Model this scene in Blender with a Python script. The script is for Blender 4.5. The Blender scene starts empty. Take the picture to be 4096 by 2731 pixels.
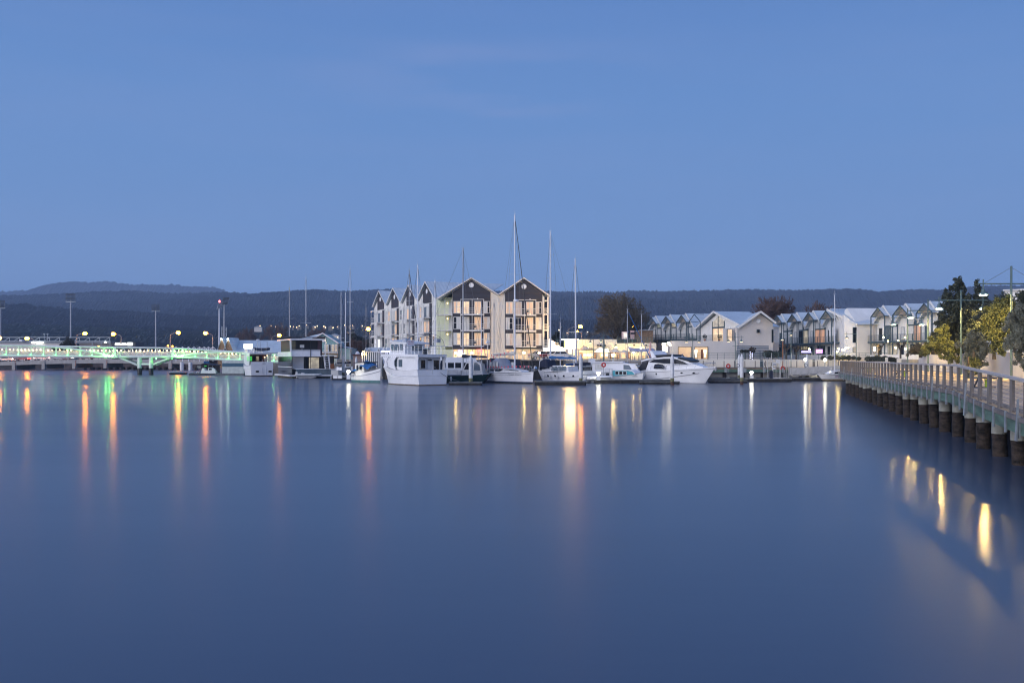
import bpy, math, random
from mathutils import Vector, Matrix, noise
rnd = random.Random(7)
F = 3982.0; HZ = 1432.0; H = 3.5
scene = bpy.context.scene
COL = scene.collection
pi = math.pi
def P(px, py, Y): return Vector(((px - 2048) / F * Y, Y, H - (py - HZ) / F * Y))
def PX(px, Y): return (px - 2048) / F * Y
def PZ(py, Y): return H - (py - HZ) / F * Y
def YW(py, z=0.0): return (H - z) * F / (py - HZ)      # distance of a point of height z seen at row py

# ------------------------------------------------------------------ mesh builder
class MB:
    def __init__(s): s.v = []; s.f = []; s.mi = []; s.cur = 0
    def add(s, vs, fs):
        o = len(s.v); s.v.extend([tuple(p) for p in vs])
        for f in fs: s.f.append([i + o for i in f]); s.mi.append(s.cur)
        return s
    def box(s, x0, x1, y0, y1, z0, z1):
        return s.add([(x0,y0,z0),(x1,y0,z0),(x1,y1,z0),(x0,y1,z0),(x0,y0,z1),(x1,y0,z1),(x1,y1,z1),(x0,y1,z1)],
              [(0,3,2,1),(4,5,6,7),(0,1,5,4),(1,2,6,5),(2,3,7,6),(3,0,4,7)])
    def bar(s, p, q, w, h=None):
        p = Vector(p); q = Vector(q); h = h or w
        d = (q - p)
        if d.length < 1e-6: return s
        d.normalize(); up = Vector((0,0,1))
        if abs(d.z) > .99: up = Vector((0,1,0))
        a = d.cross(up).normalized() * (w / 2); b = a.cross(d).normalized() * (h / 2)
        vs = [p-a-b, p+a-b, p+a+b, p-a+b, q-a-b, q+a-b, q+a+b, q-a+b]
        return s.add(vs, [(0,1,2,3),(7,6,5,4),(0,4,5,1),(1,5,6,2),(2,6,7,3),(3,7,4,0)])
    def tube(s, p, q, r, n=6, r2=None, caps=True):
        p = Vector(p); q = Vector(q); r2 = r if r2 is None else r2
        d = q - p
        if d.length < 1e-6: return s
        d.normalize(); up = Vector((0,0,1)) if abs(d.z) < .95 else Vector((1,0,0))
        a = d.cross(up).normalized(); b = a.cross(d)
        vs = []
        for c, rr in ((p, r), (q, r2)):
            for i in range(n):
                t = 2*pi*i/n; vs.append(c + a*(math.cos(t)*rr) + b*(math.sin(t)*rr))
        fs = [(i, i+n, (i+1)%n+n, (i+1)%n) for i in range(n)]
        if caps: fs += [tuple(range(n)), tuple(range(2*n-1, n-1, -1))]
        return s.add(vs, fs)
    def path(s, pts, r, n=5):
        for a, b in zip(pts[:-1], pts[1:]): s.tube(a, b, r, n)
        return s
    def prism(s, pts, off):
        n = len(pts); off = Vector(off); a = [Vector(p) for p in pts]; b = [p + off for p in a]
        return s.add(a + b, [tuple(range(n-1,-1,-1)), tuple(range(n, 2*n))] + [(i, (i+1)%n, (i+1)%n+n, i+n) for i in range(n)])
    def poly(s, pts): return s.add(pts, [tuple(range(len(pts)))])
    def lathe(s, prof, c=(0,0,0), n=12):
        vs = []; fs = []
        for r, z in prof:
            for i in range(n): vs.append((c[0]+r*math.cos(2*pi*i/n), c[1]+r*math.sin(2*pi*i/n), c[2]+z))
        m = len(prof)
        for k in range(m-1):
            for i in range(n): fs.append((k*n+i, k*n+(i+1)%n, (k+1)*n+(i+1)%n, (k+1)*n+i))
        fs.append(tuple(range(n-1,-1,-1))); fs.append(tuple(range((m-1)*n, m*n)))
        return s.add(vs, fs)
    def ball(s, c, r, n=10, sz=1.0, sx=1.0, sy=1.0):
        m = max(5, n//2); vs = []; fs = []
        for k in range(m+1):
            t = -pi/2 + pi*k/m
            for i in range(n):
                u = 2*pi*i/n; vs.append((c[0]+sx*r*math.cos(t)*math.cos(u), c[1]+sy*r*math.cos(t)*math.sin(u), c[2]+sz*r*math.sin(t)))
        for k in range(m):
            for i in range(n): fs.append((k*n+i, k*n+(i+1)%n, (k+1)*n+(i+1)%n, (k+1)*n+i))
        return s.add(vs, fs)
    def disc(s, c, r, axis='y', th=.03, n=20, rx=1.0):
        ps = []
        for i in range(n):
            t = 2*pi*i/n; a = r*rx*math.cos(t); b = r*math.sin(t)
            ps.append((c[0]+a, c[1], c[2]+b) if axis == 'y' else ((c[0], c[1]+a, c[2]+b) if axis == 'x' else (c[0]+a, c[1]+b, c[2])))
        off = {'y': (0, th, 0), 'x': (th, 0, 0), 'z': (0, 0, th)}[axis]
        return s.prism(ps, off)
    def torus(s, c, R, r, axis='y', n=18, m=7, a0=0, a1=2*pi):
        vs = []; fs = []; full = abs(a1-a0-2*pi) < 1e-6; N = n if full else n+1
        for i in range(N):
            u = a0 + (a1-a0)*i/n
            for j in range(m):
                w = 2*pi*j/m; q = R + r*math.cos(w); h = r*math.sin(w)
                p = (q*math.cos(u), q*math.sin(u), h)
                p = (p[0], p[2], p[1]) if axis == 'y' else ((p[2], p[0], p[1]) if axis == 'x' else p)
                vs.append((c[0]+p[0], c[1]+p[1], c[2]+p[2]))
        for i in range(n):
            for j in range(m): fs.append((i*m+j, ((i+1)%N)*m+j, ((i+1)%N)*m+(j+1)%m, i*m+(j+1)%m))
        return s.add(vs, fs)
    def slab(s, outline, wf):
        """a body with the side outline (x,z) and the half width wf(x,z)"""
        n = len(outline)
        L = [(x, wf(x,z), z) for x, z in outline]; R = [(x, -wf(x,z), z) for x, z in outline]
        return s.add(L + R, [tuple(range(n)), tuple(range(2*n-1, n-1, -1))] + [(i, i+n, (i+1)%n+n, (i+1)%n) for i in range(n)])
    def panel(s, outline, wf, sides=(1,-1), off=.015, th=.02):
        n = len(outline); s.two = len(s.v) == 0 and len(sides) == 2
        for sd in sides:
            A = [(x, sd*(wf(x,z)+off), z) for x, z in outline]; B = [(x, sd*(wf(x,z)+off-th-.02), z) for x, z in outline]
            s.add(A + B, [tuple(range(n)), tuple(range(2*n-1, n-1, -1))] + [(i, (i+1)%n, (i+1)%n+n, i+n) for i in range(n)])
        return s
    def build(s, name, mat, parent=None, smooth=False, loc=None, rotz=None, angle=40):
        if getattr(s, 'two', False):            # port and starboard panels are two objects
            s.two = False; k = len(s.v)//2; q = MB(); q.v = s.v[k:]; q.f = [[i-k for i in f] for f in s.f if f[0] >= k]; q.mi = [0]*len(q.f)
            s.f = [f for f in s.f if f[0] < k]; s.v = s.v[:k]; s.mi = [0]*len(s.f)
            q.build(name, mat, parent, smooth, loc, rotz, angle)
        me = bpy.data.meshes.new(name)
        me.from_pydata(s.v, [], s.f)
        mats = mat if isinstance(mat, (list, tuple)) else [mat]
        for m in mats: me.materials.append(m)
        if len(mats) > 1: me.polygons.foreach_set('material_index', s.mi)
        import bmesh
        bm = bmesh.new(); bm.from_mesh(me); bmesh.ops.recalc_face_normals(bm, faces=bm.faces); bm.to_mesh(me); bm.free()
        if smooth:
            me.polygons.foreach_set('use_smooth', [True]*len(me.polygons))
            me.set_sharp_from_angle(angle=math.radians(angle))
        me.update()
        o = bpy.data.objects.new(name, me); COL.objects.link(o)
        if parent is not None: o.parent = parent
        if loc is not None: o.location = loc
        if rotz is not None: o.rotation_euler.z = rotz
        return o

def tag(o, label, cat, group=None, kind=None):
    if label: o['label'] = label
    if cat: o['category'] = cat
    if group: o['group'] = group
    if kind: o['kind'] = kind
    return o
def thing(name, label, cat, loc=(0,0,0), rotz=0.0, group=None):
    o = bpy.data.objects.new(name, None); COL.objects.link(o)
    o.empty_display_size = .3; o.location = loc; o.rotation_euler = (0,0,rotz)
    return tag(o, label, cat, group)
def struct(o): o['kind'] = 'structure'; return o
def text(name, s, size, mat, parent, loc, rot, depth=.01, align='CENTER', sx=1.0, shear=0.0):
    cu = bpy.data.curves.new(name, 'FONT'); cu.body = s; cu.size = size; cu.extrude = depth
    cu.align_x = align; cu.align_y = 'CENTER'; cu.shear = shear; cu.resolution_u = 3
    t = bpy.data.objects.new(name, cu); COL.objects.link(t)
    bpy.context.view_layer.update()
    me = bpy.data.meshes.new_from_object(t.evaluated_get(bpy.context.evaluated_depsgraph_get()))
    bpy.data.objects.remove(t); me.materials.clear(); me.materials.append(mat)
    o = bpy.data.objects.new(name, me); COL.objects.link(o); o.parent = parent
    o.location = loc; o.rotation_euler = rot; o.scale = (sx, 1, 1)
    return o
R90 = pi/2
# ------------------------------------------------------------------ materials
def nodes(name):
    m = bpy.data.materials.new(name); m.use_nodes = True
    nt = m.node_tree; b = nt.nodes['Principled BSDF']
    return m, nt, b
def mat(name, col, rough=.6, metal=0.0, var=.12, scale=1.5, bump=0.0, bscale=None, spec=None, col2=None, stretch=None):
    m, nt, b = nodes(name)
    b.inputs['Roughness'].default_value = rough; b.inputs['Metallic'].default_value = metal
    if spec is not None: b.inputs['Specular IOR Level'].default_value = spec
    tc = nt.nodes.new('ShaderNodeTexCoord'); mp = nt.nodes.new('ShaderNodeMapping')
    nt.links.new(tc.outputs['Object'], mp.inputs['Vector'])
    if stretch: mp.inputs['Scale'].default_value = stretch
    no = nt.nodes.new('ShaderNodeTexNoise'); no.inputs['Scale'].default_value = scale; no.inputs['Detail'].default_value = 5
    nt.links.new(mp.outputs[0], no.inputs['Vector'])
    cr = nt.nodes.new('ShaderNodeValToRGB')
    c = Vector(col); c2 = Vector(col2) if col2 else c*(1-2*var)
    if not col2: c = c*(1+var*.6)
    cr.color_ramp.elements[0].position = .3; cr.color_ramp.elements[1].position = .7
    cr.color_ramp.elements[0].color = (*[min(1,max(0,x)) for x in c2], 1); cr.color_ramp.elements[1].color = (*[min(1,x) for x in c], 1)
    nt.links.new(no.outputs['Fac'], cr.inputs['Fac']); nt.links.new(cr.outputs[0], b.inputs['Base Color'])
    if bump:
        n2 = nt.nodes.new('ShaderNodeTexNoise'); n2.inputs['Scale'].default_value = bscale or scale*4; n2.inputs['Detail'].default_value = 4
        nt.links.new(mp.outputs[0], n2.inputs['Vector'])
        bp = nt.nodes.new('ShaderNodeBump'); bp.inputs['Strength'].default_value = bump; bp.inputs['Distance'].default_value = .05
        nt.links.new(n2.outputs['Fac'], bp.inputs['Height']); nt.links.new(bp.outputs[0], b.inputs['Normal'])
    return m
def ribbed(name, col, pitch=.2, axis=0, rough=.45, depth=.5, metal=0.0, var=.08):
    """sheet metal or boards: ribs every pitch metres along the object axis"""
    m = mat(name, col, rough, metal, var, .6)
    nt = m.node_tree; b = nt.nodes['Principled BSDF']
    tc = nt.nodes.new('ShaderNodeTexCoord'); sp = nt.nodes.new('ShaderNodeSeparateXYZ')
    nt.links.new(tc.outputs['Object'], sp.inputs[0])
    mu = nt.nodes.new('ShaderNodeMath'); mu.operation = 'MULTIPLY'; mu.inputs[1].default_value = 2*pi/pitch
    nt.links.new(sp.outputs[axis], mu.inputs[0])
    si = nt.nodes.new('ShaderNodeMath'); si.operation = 'SINE'; nt.links.new(mu.outputs[0], si.inputs[0])
    bp = nt.nodes.new('ShaderNodeBump'); bp.inputs['Strength'].default_value = depth; bp.inputs['Distance'].default_value = .03
    nt.links.new(si.outputs[0], bp.inputs['Height']); nt.links.new(bp.outputs[0], b.inputs['Normal'])
    return m
def emit(name, col, strength, col2=None, scale=3.0, stretch=(1,1,1), base=(.3,.3,.3)):
    m, nt, b = nodes(name)
    b.inputs['Base Color'].default_value = (*base, 1); b.inputs['Emission Color'].default_value = (*col, 1)
    b.inputs['Emission Strength'].default_value = strength; b.inputs['Roughness'].default_value = .3
    if col2:
        tc = nt.nodes.new('ShaderNodeTexCoord'); mp = nt.nodes.new('ShaderNodeMapping'); mp.inputs['Scale'].default_value = stretch
        no = nt.nodes.new('ShaderNodeTexNoise'); no.inputs['Scale'].default_value = scale; no.inputs['Detail'].default_value = 3
        cr = nt.nodes.new('ShaderNodeValToRGB'); cr.color_ramp.elements[0].position = .36; cr.color_ramp.elements[1].position = .62
        cr.color_ramp.elements[0].color = (*col2, 1); cr.color_ramp.elements[1].color = (*col, 1)
        nt.links.new(tc.outputs['Object'], mp.inputs['Vector']); nt.links.new(mp.outputs[0], no.inputs['Vector'])
        nt.links.new(no.outputs['Fac'], cr.inputs['Fac']); nt.links.new(cr.outputs[0], b.inputs['Emission Color'])
    return m
M = {}
M['white'] = mat('white_gelcoat', (.80,.81,.83), .28, var=.05, scale=.8)
M['hullwhite'] = mat('weathered_white_hull', (.74,.75,.76), .35, var=.10, scale=.6, stretch=(1,1,.25))
M['offwhite'] = mat('offwhite_paint', (.66,.66,.64), .5, var=.08)
M['deckgrey'] = mat('deck_grey', (.36,.39,.44), .6)
M['cream'] = mat('cream_render', (.74,.70,.61), .8, var=.05, scale=.4, bump=.1)
M['whitewall'] = mat('white_render', (.74,.73,.70), .8, var=.06, scale=.5, bump=.15)
M['wallrender'] = mat('garden_wall_render', (.56,.54,.52), .85, var=.08, scale=.5, bump=.15)
M['pinkwall'] = mat('pale_render', (.64,.60,.56), .85, var=.06, scale=.3, bump=.15)
M['charcoal'] = ribbed('charcoal_boards', (.032,.032,.042), .22, 2, .55, .6)
M['roof'] = ribbed('blue_grey_roof', (.52,.58,.62), .25, 0, .4, .5)
M['roofy'] = ribbed('blue_grey_roof_sheet', (.50,.57,.62), .25, 1, .4, .5)
M['steel'] = mat('teal_steel', (.045,.085,.11), .45, var=.1)
M['lampgreen'] = mat('green_grey_post', (.10,.16,.16), .45, metal=.2)
M['alu'] = mat('aluminium', (.55,.57,.6), .3, metal=.75, var=.05)
M['chrome'] = mat('stainless', (.6,.62,.65), .18, metal=1.0, var=.04)
M['mast'] = mat('white_mast', (.70,.72,.76), .35, var=.05)
M['mastgrey'] = mat('grey_mast', (.38,.39,.41), .4, var=.08)
M['wire'] = mat('rigging_wire', (.16,.17,.2), .4, metal=.4)
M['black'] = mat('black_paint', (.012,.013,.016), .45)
M['darkglass'] = mat('dark_glass', (.008,.010,.014), .12, var=.2, spec=.3)
M['glass'] = mat('bluish_glass', (.10,.14,.17), .08, var=.15, spec=.8)
M['curtain'] = mat('pale_curtain', (.66,.67,.65), .5, var=.15, scale=3, stretch=(4,4,.2))
M['navy'] = mat('navy_canvas', (.012,.018,.045), .8)
M['blue'] = mat('blue_canvas', (.02,.13,.36), .75, var=.2, scale=2)
M['teal'] = mat('teal_bottom_paint', (.08,.20,.21), .6, var=.2, scale=2)
M['turq'] = mat('turquoise_paint', (.08,.42,.52), .5)
M['darkgreen'] = mat('dark_green_hull', (.006,.035,.033), .3, var=.2)
M['stripe'] = mat('navy_stripe', (.008,.02,.06), .4)
M['grime'] = mat('waterline_grime', (.10,.09,.06), .8, var=.3, scale=3)
M['rusty'] = mat('rust_stain', (.26,.20,.12), .8, var=.3, scale=2)
M['red'] = mat('red_plastic', (.5,.03,.025), .5)
M['pink'] = mat('pink_flag', (.75,.10,.14), .7)
M['orange'] = mat('orange_brown', (.3,.12,.05), .7)
M['wood'] = mat('varnished_wood', (.16,.05,.02), .4, var=.25, scale=3)
M['timber'] = mat('weathered_timber', (.20,.18,.165), .8, var=.22, scale=3, bump=.3, stretch=(1,1,.3))
M['deckwood'] = ribbed('boardwalk_boards', (.58,.46,.32), .14, 1, .75, .7, var=.2)
M['dock'] = mat('dock_boards', (.15,.16,.165), .85, var=.2, scale=2, bump=.3)
M['dockside'] = mat('dock_fender', (.035,.034,.034), .9, var=.3, scale=2)
M['greenbeam'] = mat('green_treated_beam', (.105,.185,.145), .75, var=.25, scale=2.5, bump=.3, stretch=(.4,.4,2))
M['galv'] = mat('galvanised', (.33,.37,.40), .5, metal=.5, var=.15, scale=4)
M['concrete'] = mat('concrete', (.40,.39,.37), .85, var=.12, scale=1.2, bump=.2)
M['brownpile'] = mat('crusted_pile', (.042,.030,.024), .9, var=.5, scale=3.5, bump=.8, stretch=(1,1,2.2))
M['pilewhite'] = mat('white_pile_sleeve', (.66,.68,.70), .5, var=.12, scale=3)
M['algae'] = mat('algae_band', (.25,.22,.09), .85, col2=(.05,.09,.07), scale=4)
M['bark'] = mat('bark', (.075,.06,.048), .9, var=.3, scale=6)
M['twig'] = mat('bare_twigs', (.17,.135,.085), .9, var=.3, scale=.8)
M['twigred'] = mat('bare_reddish_twigs', (.14,.085,.065), .9, var=.3, scale=.8)
def leafmat(name, a, b_, sc=1.2):
    m = mat(name, a, .7, col2=b_, scale=sc)
    return m
M['evergreen'] = leafmat('evergreen_leaves', (.060,.075,.050), (.022,.030,.022))
M['olive'] = leafmat('olive_leaves', (.20,.21,.16), (.08,.09,.065))
M['hedge'] = leafmat('hedge_leaves', (.15,.16,.05), (.06,.075,.028))
M['drygreen'] = leafmat('dry_hedge_leaves', (.11,.085,.06), (.05,.05,.03))
M['treedark'] = leafmat('dark_tree_leaves', (.035,.045,.03), (.015,.02,.014))
M['grass'] = mat('grass_slope', (.075,.08,.045), .9, var=.3, scale=.05)
M['ground'] = mat('paving', (.26,.25,.23), .85, var=.15, scale=.4, bump=.2)
M['asphalt'] = mat('asphalt', (.06,.06,.062), .85, var=.15, scale=1)
M['bank'] = mat('muddy_bank', (.06,.055,.045), .95, var=.4, scale=.6)
M['brick'] = mat('warm_brick', (.30,.19,.11), .85, var=.25, scale=3)
M['turqwall'] = ribbed('turquoise_cladding', (.20,.36,.38), .3, 0, .6, .5)
M['bluewall'] = mat('blue_panel', (.03,.10,.16), .6)
M['canvas'] = mat('pale_canvas', (.66,.62,.55), .8, var=.08)
M['yellow'] = mat('yellow_green_panel', (.45,.62,.02), .5)
M['signwhite'] = mat('white_sign', (.78,.79,.80), .5, var=.03)
M['ink'] = mat('sign_ink', (.03,.04,.08), .6)
M['purple'] = mat('purple_lettering', (.24,.09,.28), .6)
M['pvc'] = mat('grey_inflatable', (.50,.52,.52), .5, var=.08)
M['soffit'] = mat('brown_grey_soffit', (.30,.26,.22), .7)
M['bridgepaint'] = mat('pale_bridge_steel', (.70,.71,.69), .4, var=.06)
M['fencepanel'] = mat('mesh_panel', (.55,.56,.57), .6)
M['whitecar'] = mat('white_car_paint', (.7,.7,.7), .25, var=.03)
M['silvercar'] = mat('silver_car_paint', (.42,.43,.45), .3, metal=.4)
M['redcar'] = mat('dark_red_car_paint', (.14,.02,.02), .25)
M['tyre'] = mat('tyre', (.015,.015,.015), .8)
M['stadium'] = mat('stand_roof', (.30,.33,.38), .6)
# things that give off light
E = {}
E['sodium'] = emit('sodium_lamp', (1,.29,.009), 200)
E['sodium_small'] = emit('sodium_lamp_small', (1,.30,.013), 40)
E['globe'] = emit('yellow_globe_lamp', (1,.68,.2), 120)
E['pendant'] = emit('pendant_lamp', (1,.66,.19), 1400)
E['pendantmid'] = emit('pendant_lamp_mid', (1,.66,.24), 300)
E['pendantlow'] = emit('pendant_lamp_dim', (1,.74,.38), 7)
E['dock'] = emit('dock_lamp', (1,.93,.72), 60)
E['flood'] = emit('flood_lamp', (1,.86,.62), 30)
E['warmwin'] = emit('lit_curtained_window', (1,.62,.27), .70, col2=(.72,.33,.10), scale=2.5, stretch=(4,4,.25))
E['warmwin2'] = emit('lit_window', (1,.70,.36), 1.0, col2=(.62,.36,.14), scale=1.2)
E['shop'] = emit('shop_interior', (1,.66,.24), 1.8, col2=(.50,.25,.06), scale=.9)
E['shopdim'] = emit('shop_interior_dim', (1,.62,.24), .8, col2=(.2,.1,.03), scale=.9)
E['sign'] = emit('backlit_sign', (1,.97,.88), 7)
E['kiosk'] = emit('kiosk_lightbox', (1,.60,.22), 48)
E['whitesign'] = emit('white_sign_lights', (.95,1,.92), 8)
E['redsign'] = emit('red_neon', (1,.12,.08), 4)
E['bluesign'] = emit('violet_neon', (.35,.30,1), 5)
E['warmdot'] = emit('handrail_lamp', (1,.66,.30), 80)
E['warmdim'] = emit('dim_curtained_window', (1,.62,.32), .36, col2=(.55,.28,.12), scale=2.5, stretch=(4,4,.25))
E['green'] = emit('green_floodlight', (.10,1,.16), 60)
E['greenlow'] = emit('green_tube', (.10,1,.20), 9)
E['bluestrip'] = emit('blue_led_strip', (.62,.64,1), 12)
E['beacon'] = emit('red_beacon', (1,.1,.1), 8)
E['dim'] = emit('dim_room', (1,.85,.52), .42, col2=(.35,.26,.12), scale=1.3)
E['town'] = emit('town_lights', (1,.66,.30), 12)
M['pilecap'] = mat('pale_pile_collar', (.36,.36,.31), .8, var=.2, scale=3, bump=.2)
M['galv2'] = mat('grey_crossbeam', (.22,.25,.27), .7, var=.2, scale=2)
M['railtop'] = mat('pale_weathered_rail', (.40,.39,.39), .7, var=.12, scale=3)
M['townwall'] = mat('distant_wall', (.20,.19,.18), .9)
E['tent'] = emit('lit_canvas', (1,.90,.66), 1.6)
E['coolwin'] = emit('cool_lit_window', (.85,.88,1), 1.6, col2=(.25,.25,.3), scale=2, stretch=(4,4,.3))
E['saloon'] = emit('lit_saloon', (1,.88,.62), .42, col2=(.42,.34,.2), scale=1.1)
E['greenwin'] = emit('green_lit_window', (.05,.8,.08), .6)

E['amberroom'] = emit('amber_opening', (1,.60,.20), .75, col2=(.75,.40,.12), scale=.8)
E['lantern'] = emit('tall_paper_lamp', (1,.84,.56), 2.2)
E['pinkneon'] = emit('pink_screen', (1,.25,.62), 2.2, col2=(.45,.35,1), scale=4)
# ------------------------------------------------------------------ camera, render, world, sun
cam = bpy.data.cameras.new('camera'); co = bpy.data.objects.new('camera', cam); COL.objects.link(co)
cam.lens = 35.0; cam.sensor_width = 36.0; cam.shift_y = 66.5/4096
co.location = (0, 0, H); co.rotation_euler = (R90, 0, 0); cam.clip_end = 40000; cam.clip_start = .1
scene.camera = co
scene.render.engine = 'CYCLES'
scene.cycles.use_denoising = True; scene.cycles.filter_width = 1.15
scene.cycles.max_bounces = 6; scene.cycles.volume_bounces = 0; scene.cycles.diffuse_bounces = 3; scene.cycles.glossy_bounces = 3
scene.cycles.caustics_reflective = False; scene.cycles.caustics_refractive = False
scene.cycles.sample_clamp_indirect = 6.0
scene.view_settings.view_transform = 'Standard'; scene.view_settings.look = 'None'
scene.view_settings.exposure = 0; scene.view_settings.gamma = 1
SUN_ROT = math.radians(-112)        # the afterglow lies to the left and behind the camera
W = bpy.data.worlds.new('World'); scene.world = W; W.use_nodes = True
nt = W.node_tree; bg = nt.nodes['Background']
sky = nt.nodes.new('ShaderNodeTexSky'); sky.sky_type = 'NISHITA'; sky.sun_disc = False
sky.sun_elevation = math.radians(2); sky.sun_rotation = SUN_ROT; sky.air_density = 1.5; sky.ozone_density = 3
def nn(t, **k):
    n = nt.nodes.new(t)
    for a, b in k.items(): setattr(n, a, b)
    return n
tc = nn('ShaderNodeTexCoord'); sep = nn('ShaderNodeSeparateXYZ'); nt.links.new(tc.outputs['Generated'], sep.inputs[0])
ramp = nn('ShaderNodeValToRGB'); nt.links.new(sep.outputs['Z'], ramp.inputs['Fac'])
els = ramp.color_ramp.elements
stops = [(0.0,(.232,.425,.77)),(.068,(.222,.412,.75)),(.107,(.188,.358,.685)),(.157,(.160,.318,.640)),(.25,(.131,.282,.610)),(.34,(.106,.237,.560)),(.6,(.11,.245,.59))]
els[0].position = 0; els[0].color = (*stops[0][1],1); els[1].position = 1; els[1].color = (.10,.23,.58,1)
for p_, c_ in stops[1:]:
    e = els.new(p_); e.color = (*c_, 1)
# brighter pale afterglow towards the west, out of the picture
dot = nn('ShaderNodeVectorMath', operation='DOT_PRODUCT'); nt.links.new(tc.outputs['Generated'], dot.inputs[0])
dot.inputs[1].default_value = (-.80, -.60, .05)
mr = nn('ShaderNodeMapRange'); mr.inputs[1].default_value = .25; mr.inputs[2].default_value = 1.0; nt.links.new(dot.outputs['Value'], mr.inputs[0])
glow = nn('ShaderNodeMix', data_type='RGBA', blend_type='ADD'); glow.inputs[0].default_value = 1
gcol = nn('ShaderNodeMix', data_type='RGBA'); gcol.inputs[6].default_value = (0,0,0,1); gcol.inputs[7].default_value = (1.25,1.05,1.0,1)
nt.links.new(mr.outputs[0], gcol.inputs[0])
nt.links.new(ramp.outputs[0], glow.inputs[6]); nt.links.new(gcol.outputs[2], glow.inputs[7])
# thin pinkish cirrus
mp = nn('ShaderNodeMapping'); mp.inputs['Scale'].default_value = (2.2, 2.2, 17); mp.inputs['Rotation'].default_value = (0, .07, 0); mp.inputs['Location'].default_value = (0.35, 0, -.2)
nt.links.new(tc.outputs['Generated'], mp.inputs['Vector'])
cl = nn('ShaderNodeTexNoise'); cl.inputs['Scale'].default_value = 1.6; cl.inputs['Detail'].default_value = 5; cl.inputs['Roughness'].default_value = .52
nt.links.new(mp.outputs[0], cl.inputs['Vector'])
cm = nn('ShaderNodeMapRange'); cm.inputs[1].default_value = .40; cm.inputs[2].default_value = .72; nt.links.new(cl.outputs['Fac'], cm.inputs[0])
def bump1(src, c, w, amp):
    a = nn('ShaderNodeMath', operation='SUBTRACT'); nt.links.new(src, a.inputs[0]); a.inputs[1].default_value = c
    b_ = nn('ShaderNodeMath', operation='ABSOLUTE'); nt.links.new(a.outputs[0], b_.inputs[0])
    r = nn('ShaderNodeMapRange'); r.interpolation_type = 'SMOOTHSTEP'; r.inputs[1].default_value = 0; r.inputs[2].default_value = w; r.inputs[3].default_value = amp; r.inputs[4].default_value = 0; nt.links.new(b_.outputs[0], r.inputs[0]); return r.outputs[0]
zb_ = bump1(sep.outputs['Z'], .262, .055, 1.0); xb_ = bump1(sep.outputs['X'], -.02, .22, .50)
q1 = nn('ShaderNodeMath', operation='MULTIPLY'); nt.links.new(zb_, q1.inputs[0]); nt.links.new(xb_, q1.inputs[1])
q2 = nn('ShaderNodeMath', operation='ADD'); nt.links.new(q1.outputs[0], q2.inputs[0]); q2.inputs[1].default_value = .06
zz = nn('ShaderNodeMath', operation='MULTIPLY'); nt.links.new(cm.outputs[0], zz.inputs[0]); nt.links.new(q2.outputs[0], zz.inputs[1])
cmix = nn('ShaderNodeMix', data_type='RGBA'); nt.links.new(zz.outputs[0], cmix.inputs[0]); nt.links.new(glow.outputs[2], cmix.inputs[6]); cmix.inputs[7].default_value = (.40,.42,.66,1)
# a little of the physical sky on top
sk = nn('ShaderNodeVectorMath', operation='SCALE'); nt.links.new(sky.outputs[0], sk.inputs[0]); sk.inputs['Scale'].default_value = .012
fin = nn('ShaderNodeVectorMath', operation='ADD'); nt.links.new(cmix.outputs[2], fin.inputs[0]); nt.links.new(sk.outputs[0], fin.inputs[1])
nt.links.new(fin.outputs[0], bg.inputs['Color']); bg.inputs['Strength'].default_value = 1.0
sl = bpy.data.lights.new('afterglow_sun', 'SUN'); sl.energy = 1.85; sl.angle = math.radians(45); sl.color = (.97, .97, 1)
so = bpy.data.objects.new('afterglow_sun', sl); COL.objects.link(so)
d = Vector((.78, .58, -.22)).normalized()
so.rotation_euler = d.to_track_quat('-Z', 'Y').to_euler()

# ------------------------------------------------------------------ water, ground, hills
m, nt2, b = nodes('river_water')
b.inputs['IOR'].default_value = 1.333
tcw = nt2.nodes.new('ShaderNodeTexCoord'); mpw = nt2.nodes.new('ShaderNodeMapping'); mpw.inputs['Scale'].default_value = (.012, .10, 1)
nw = nt2.nodes.new('ShaderNodeTexNoise'); nw.inputs['Scale'].default_value = 1.0; nw.inputs['Detail'].default_value = 6
nt2.links.new(tcw.outputs['Object'], mpw.inputs[0]); nt2.links.new(mpw.outputs[0], nw.inputs['Vector'])
rr = nt2.nodes.new('ShaderNodeMapRange'); rr.inputs[1].default_value = .3; rr.inputs[2].default_value = .7; rr.inputs[3].default_value = .30; rr.inputs[4].default_value = .34
nt2.links.new(nw.outputs['Fac'], rr.inputs[0]); nt2.links.new(rr.outputs[0], b.inputs['Roughness'])
b.inputs['Base Color'].default_value = (.046, .068, .114, 1)
mp3 = nt2.nodes.new('ShaderNodeMapping'); mp3.inputs['Scale'].default_value = (.5, 1.6, 1)
n3 = nt2.nodes.new('ShaderNodeTexNoise'); n3.inputs['Scale'].default_value = 1.3; n3.inputs['Detail'].default_value = 3
nt2.links.new(tcw.outputs['Object'], mp3.inputs[0]); nt2.links.new(mp3.outputs[0], n3.inputs['Vector'])
bpw = nt2.nodes.new('ShaderNodeBump'); bpw.inputs['Strength'].default_value = .05; bpw.inputs['Distance'].default_value = .05
nt2.links.new(n3.outputs['Fac'], bpw.inputs['Height']); nt2.links.new(bpw.outputs[0], b.inputs['Normal'])
b2 = nt2.nodes.new('ShaderNodeBsdfPrincipled')
for k in ('IOR','Base Color'): b2.inputs[k].default_value = b.inputs[k].default_value
b2.inputs['Roughness'].default_value = .135; nt2.links.new(bpw.outputs[0], b2.inputs['Normal'])
mxs = nt2.nodes.new('ShaderNodeMixShader'); mxs.inputs[0].default_value = .44
nt2.links.new(b.outputs[0], mxs.inputs[1]); nt2.links.new(b2.outputs[0], mxs.inputs[2]); nt2.links.new(mxs.outputs[0], nt2.nodes['Material Output'].inputs['Surface'])
M['water'] = m
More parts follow.
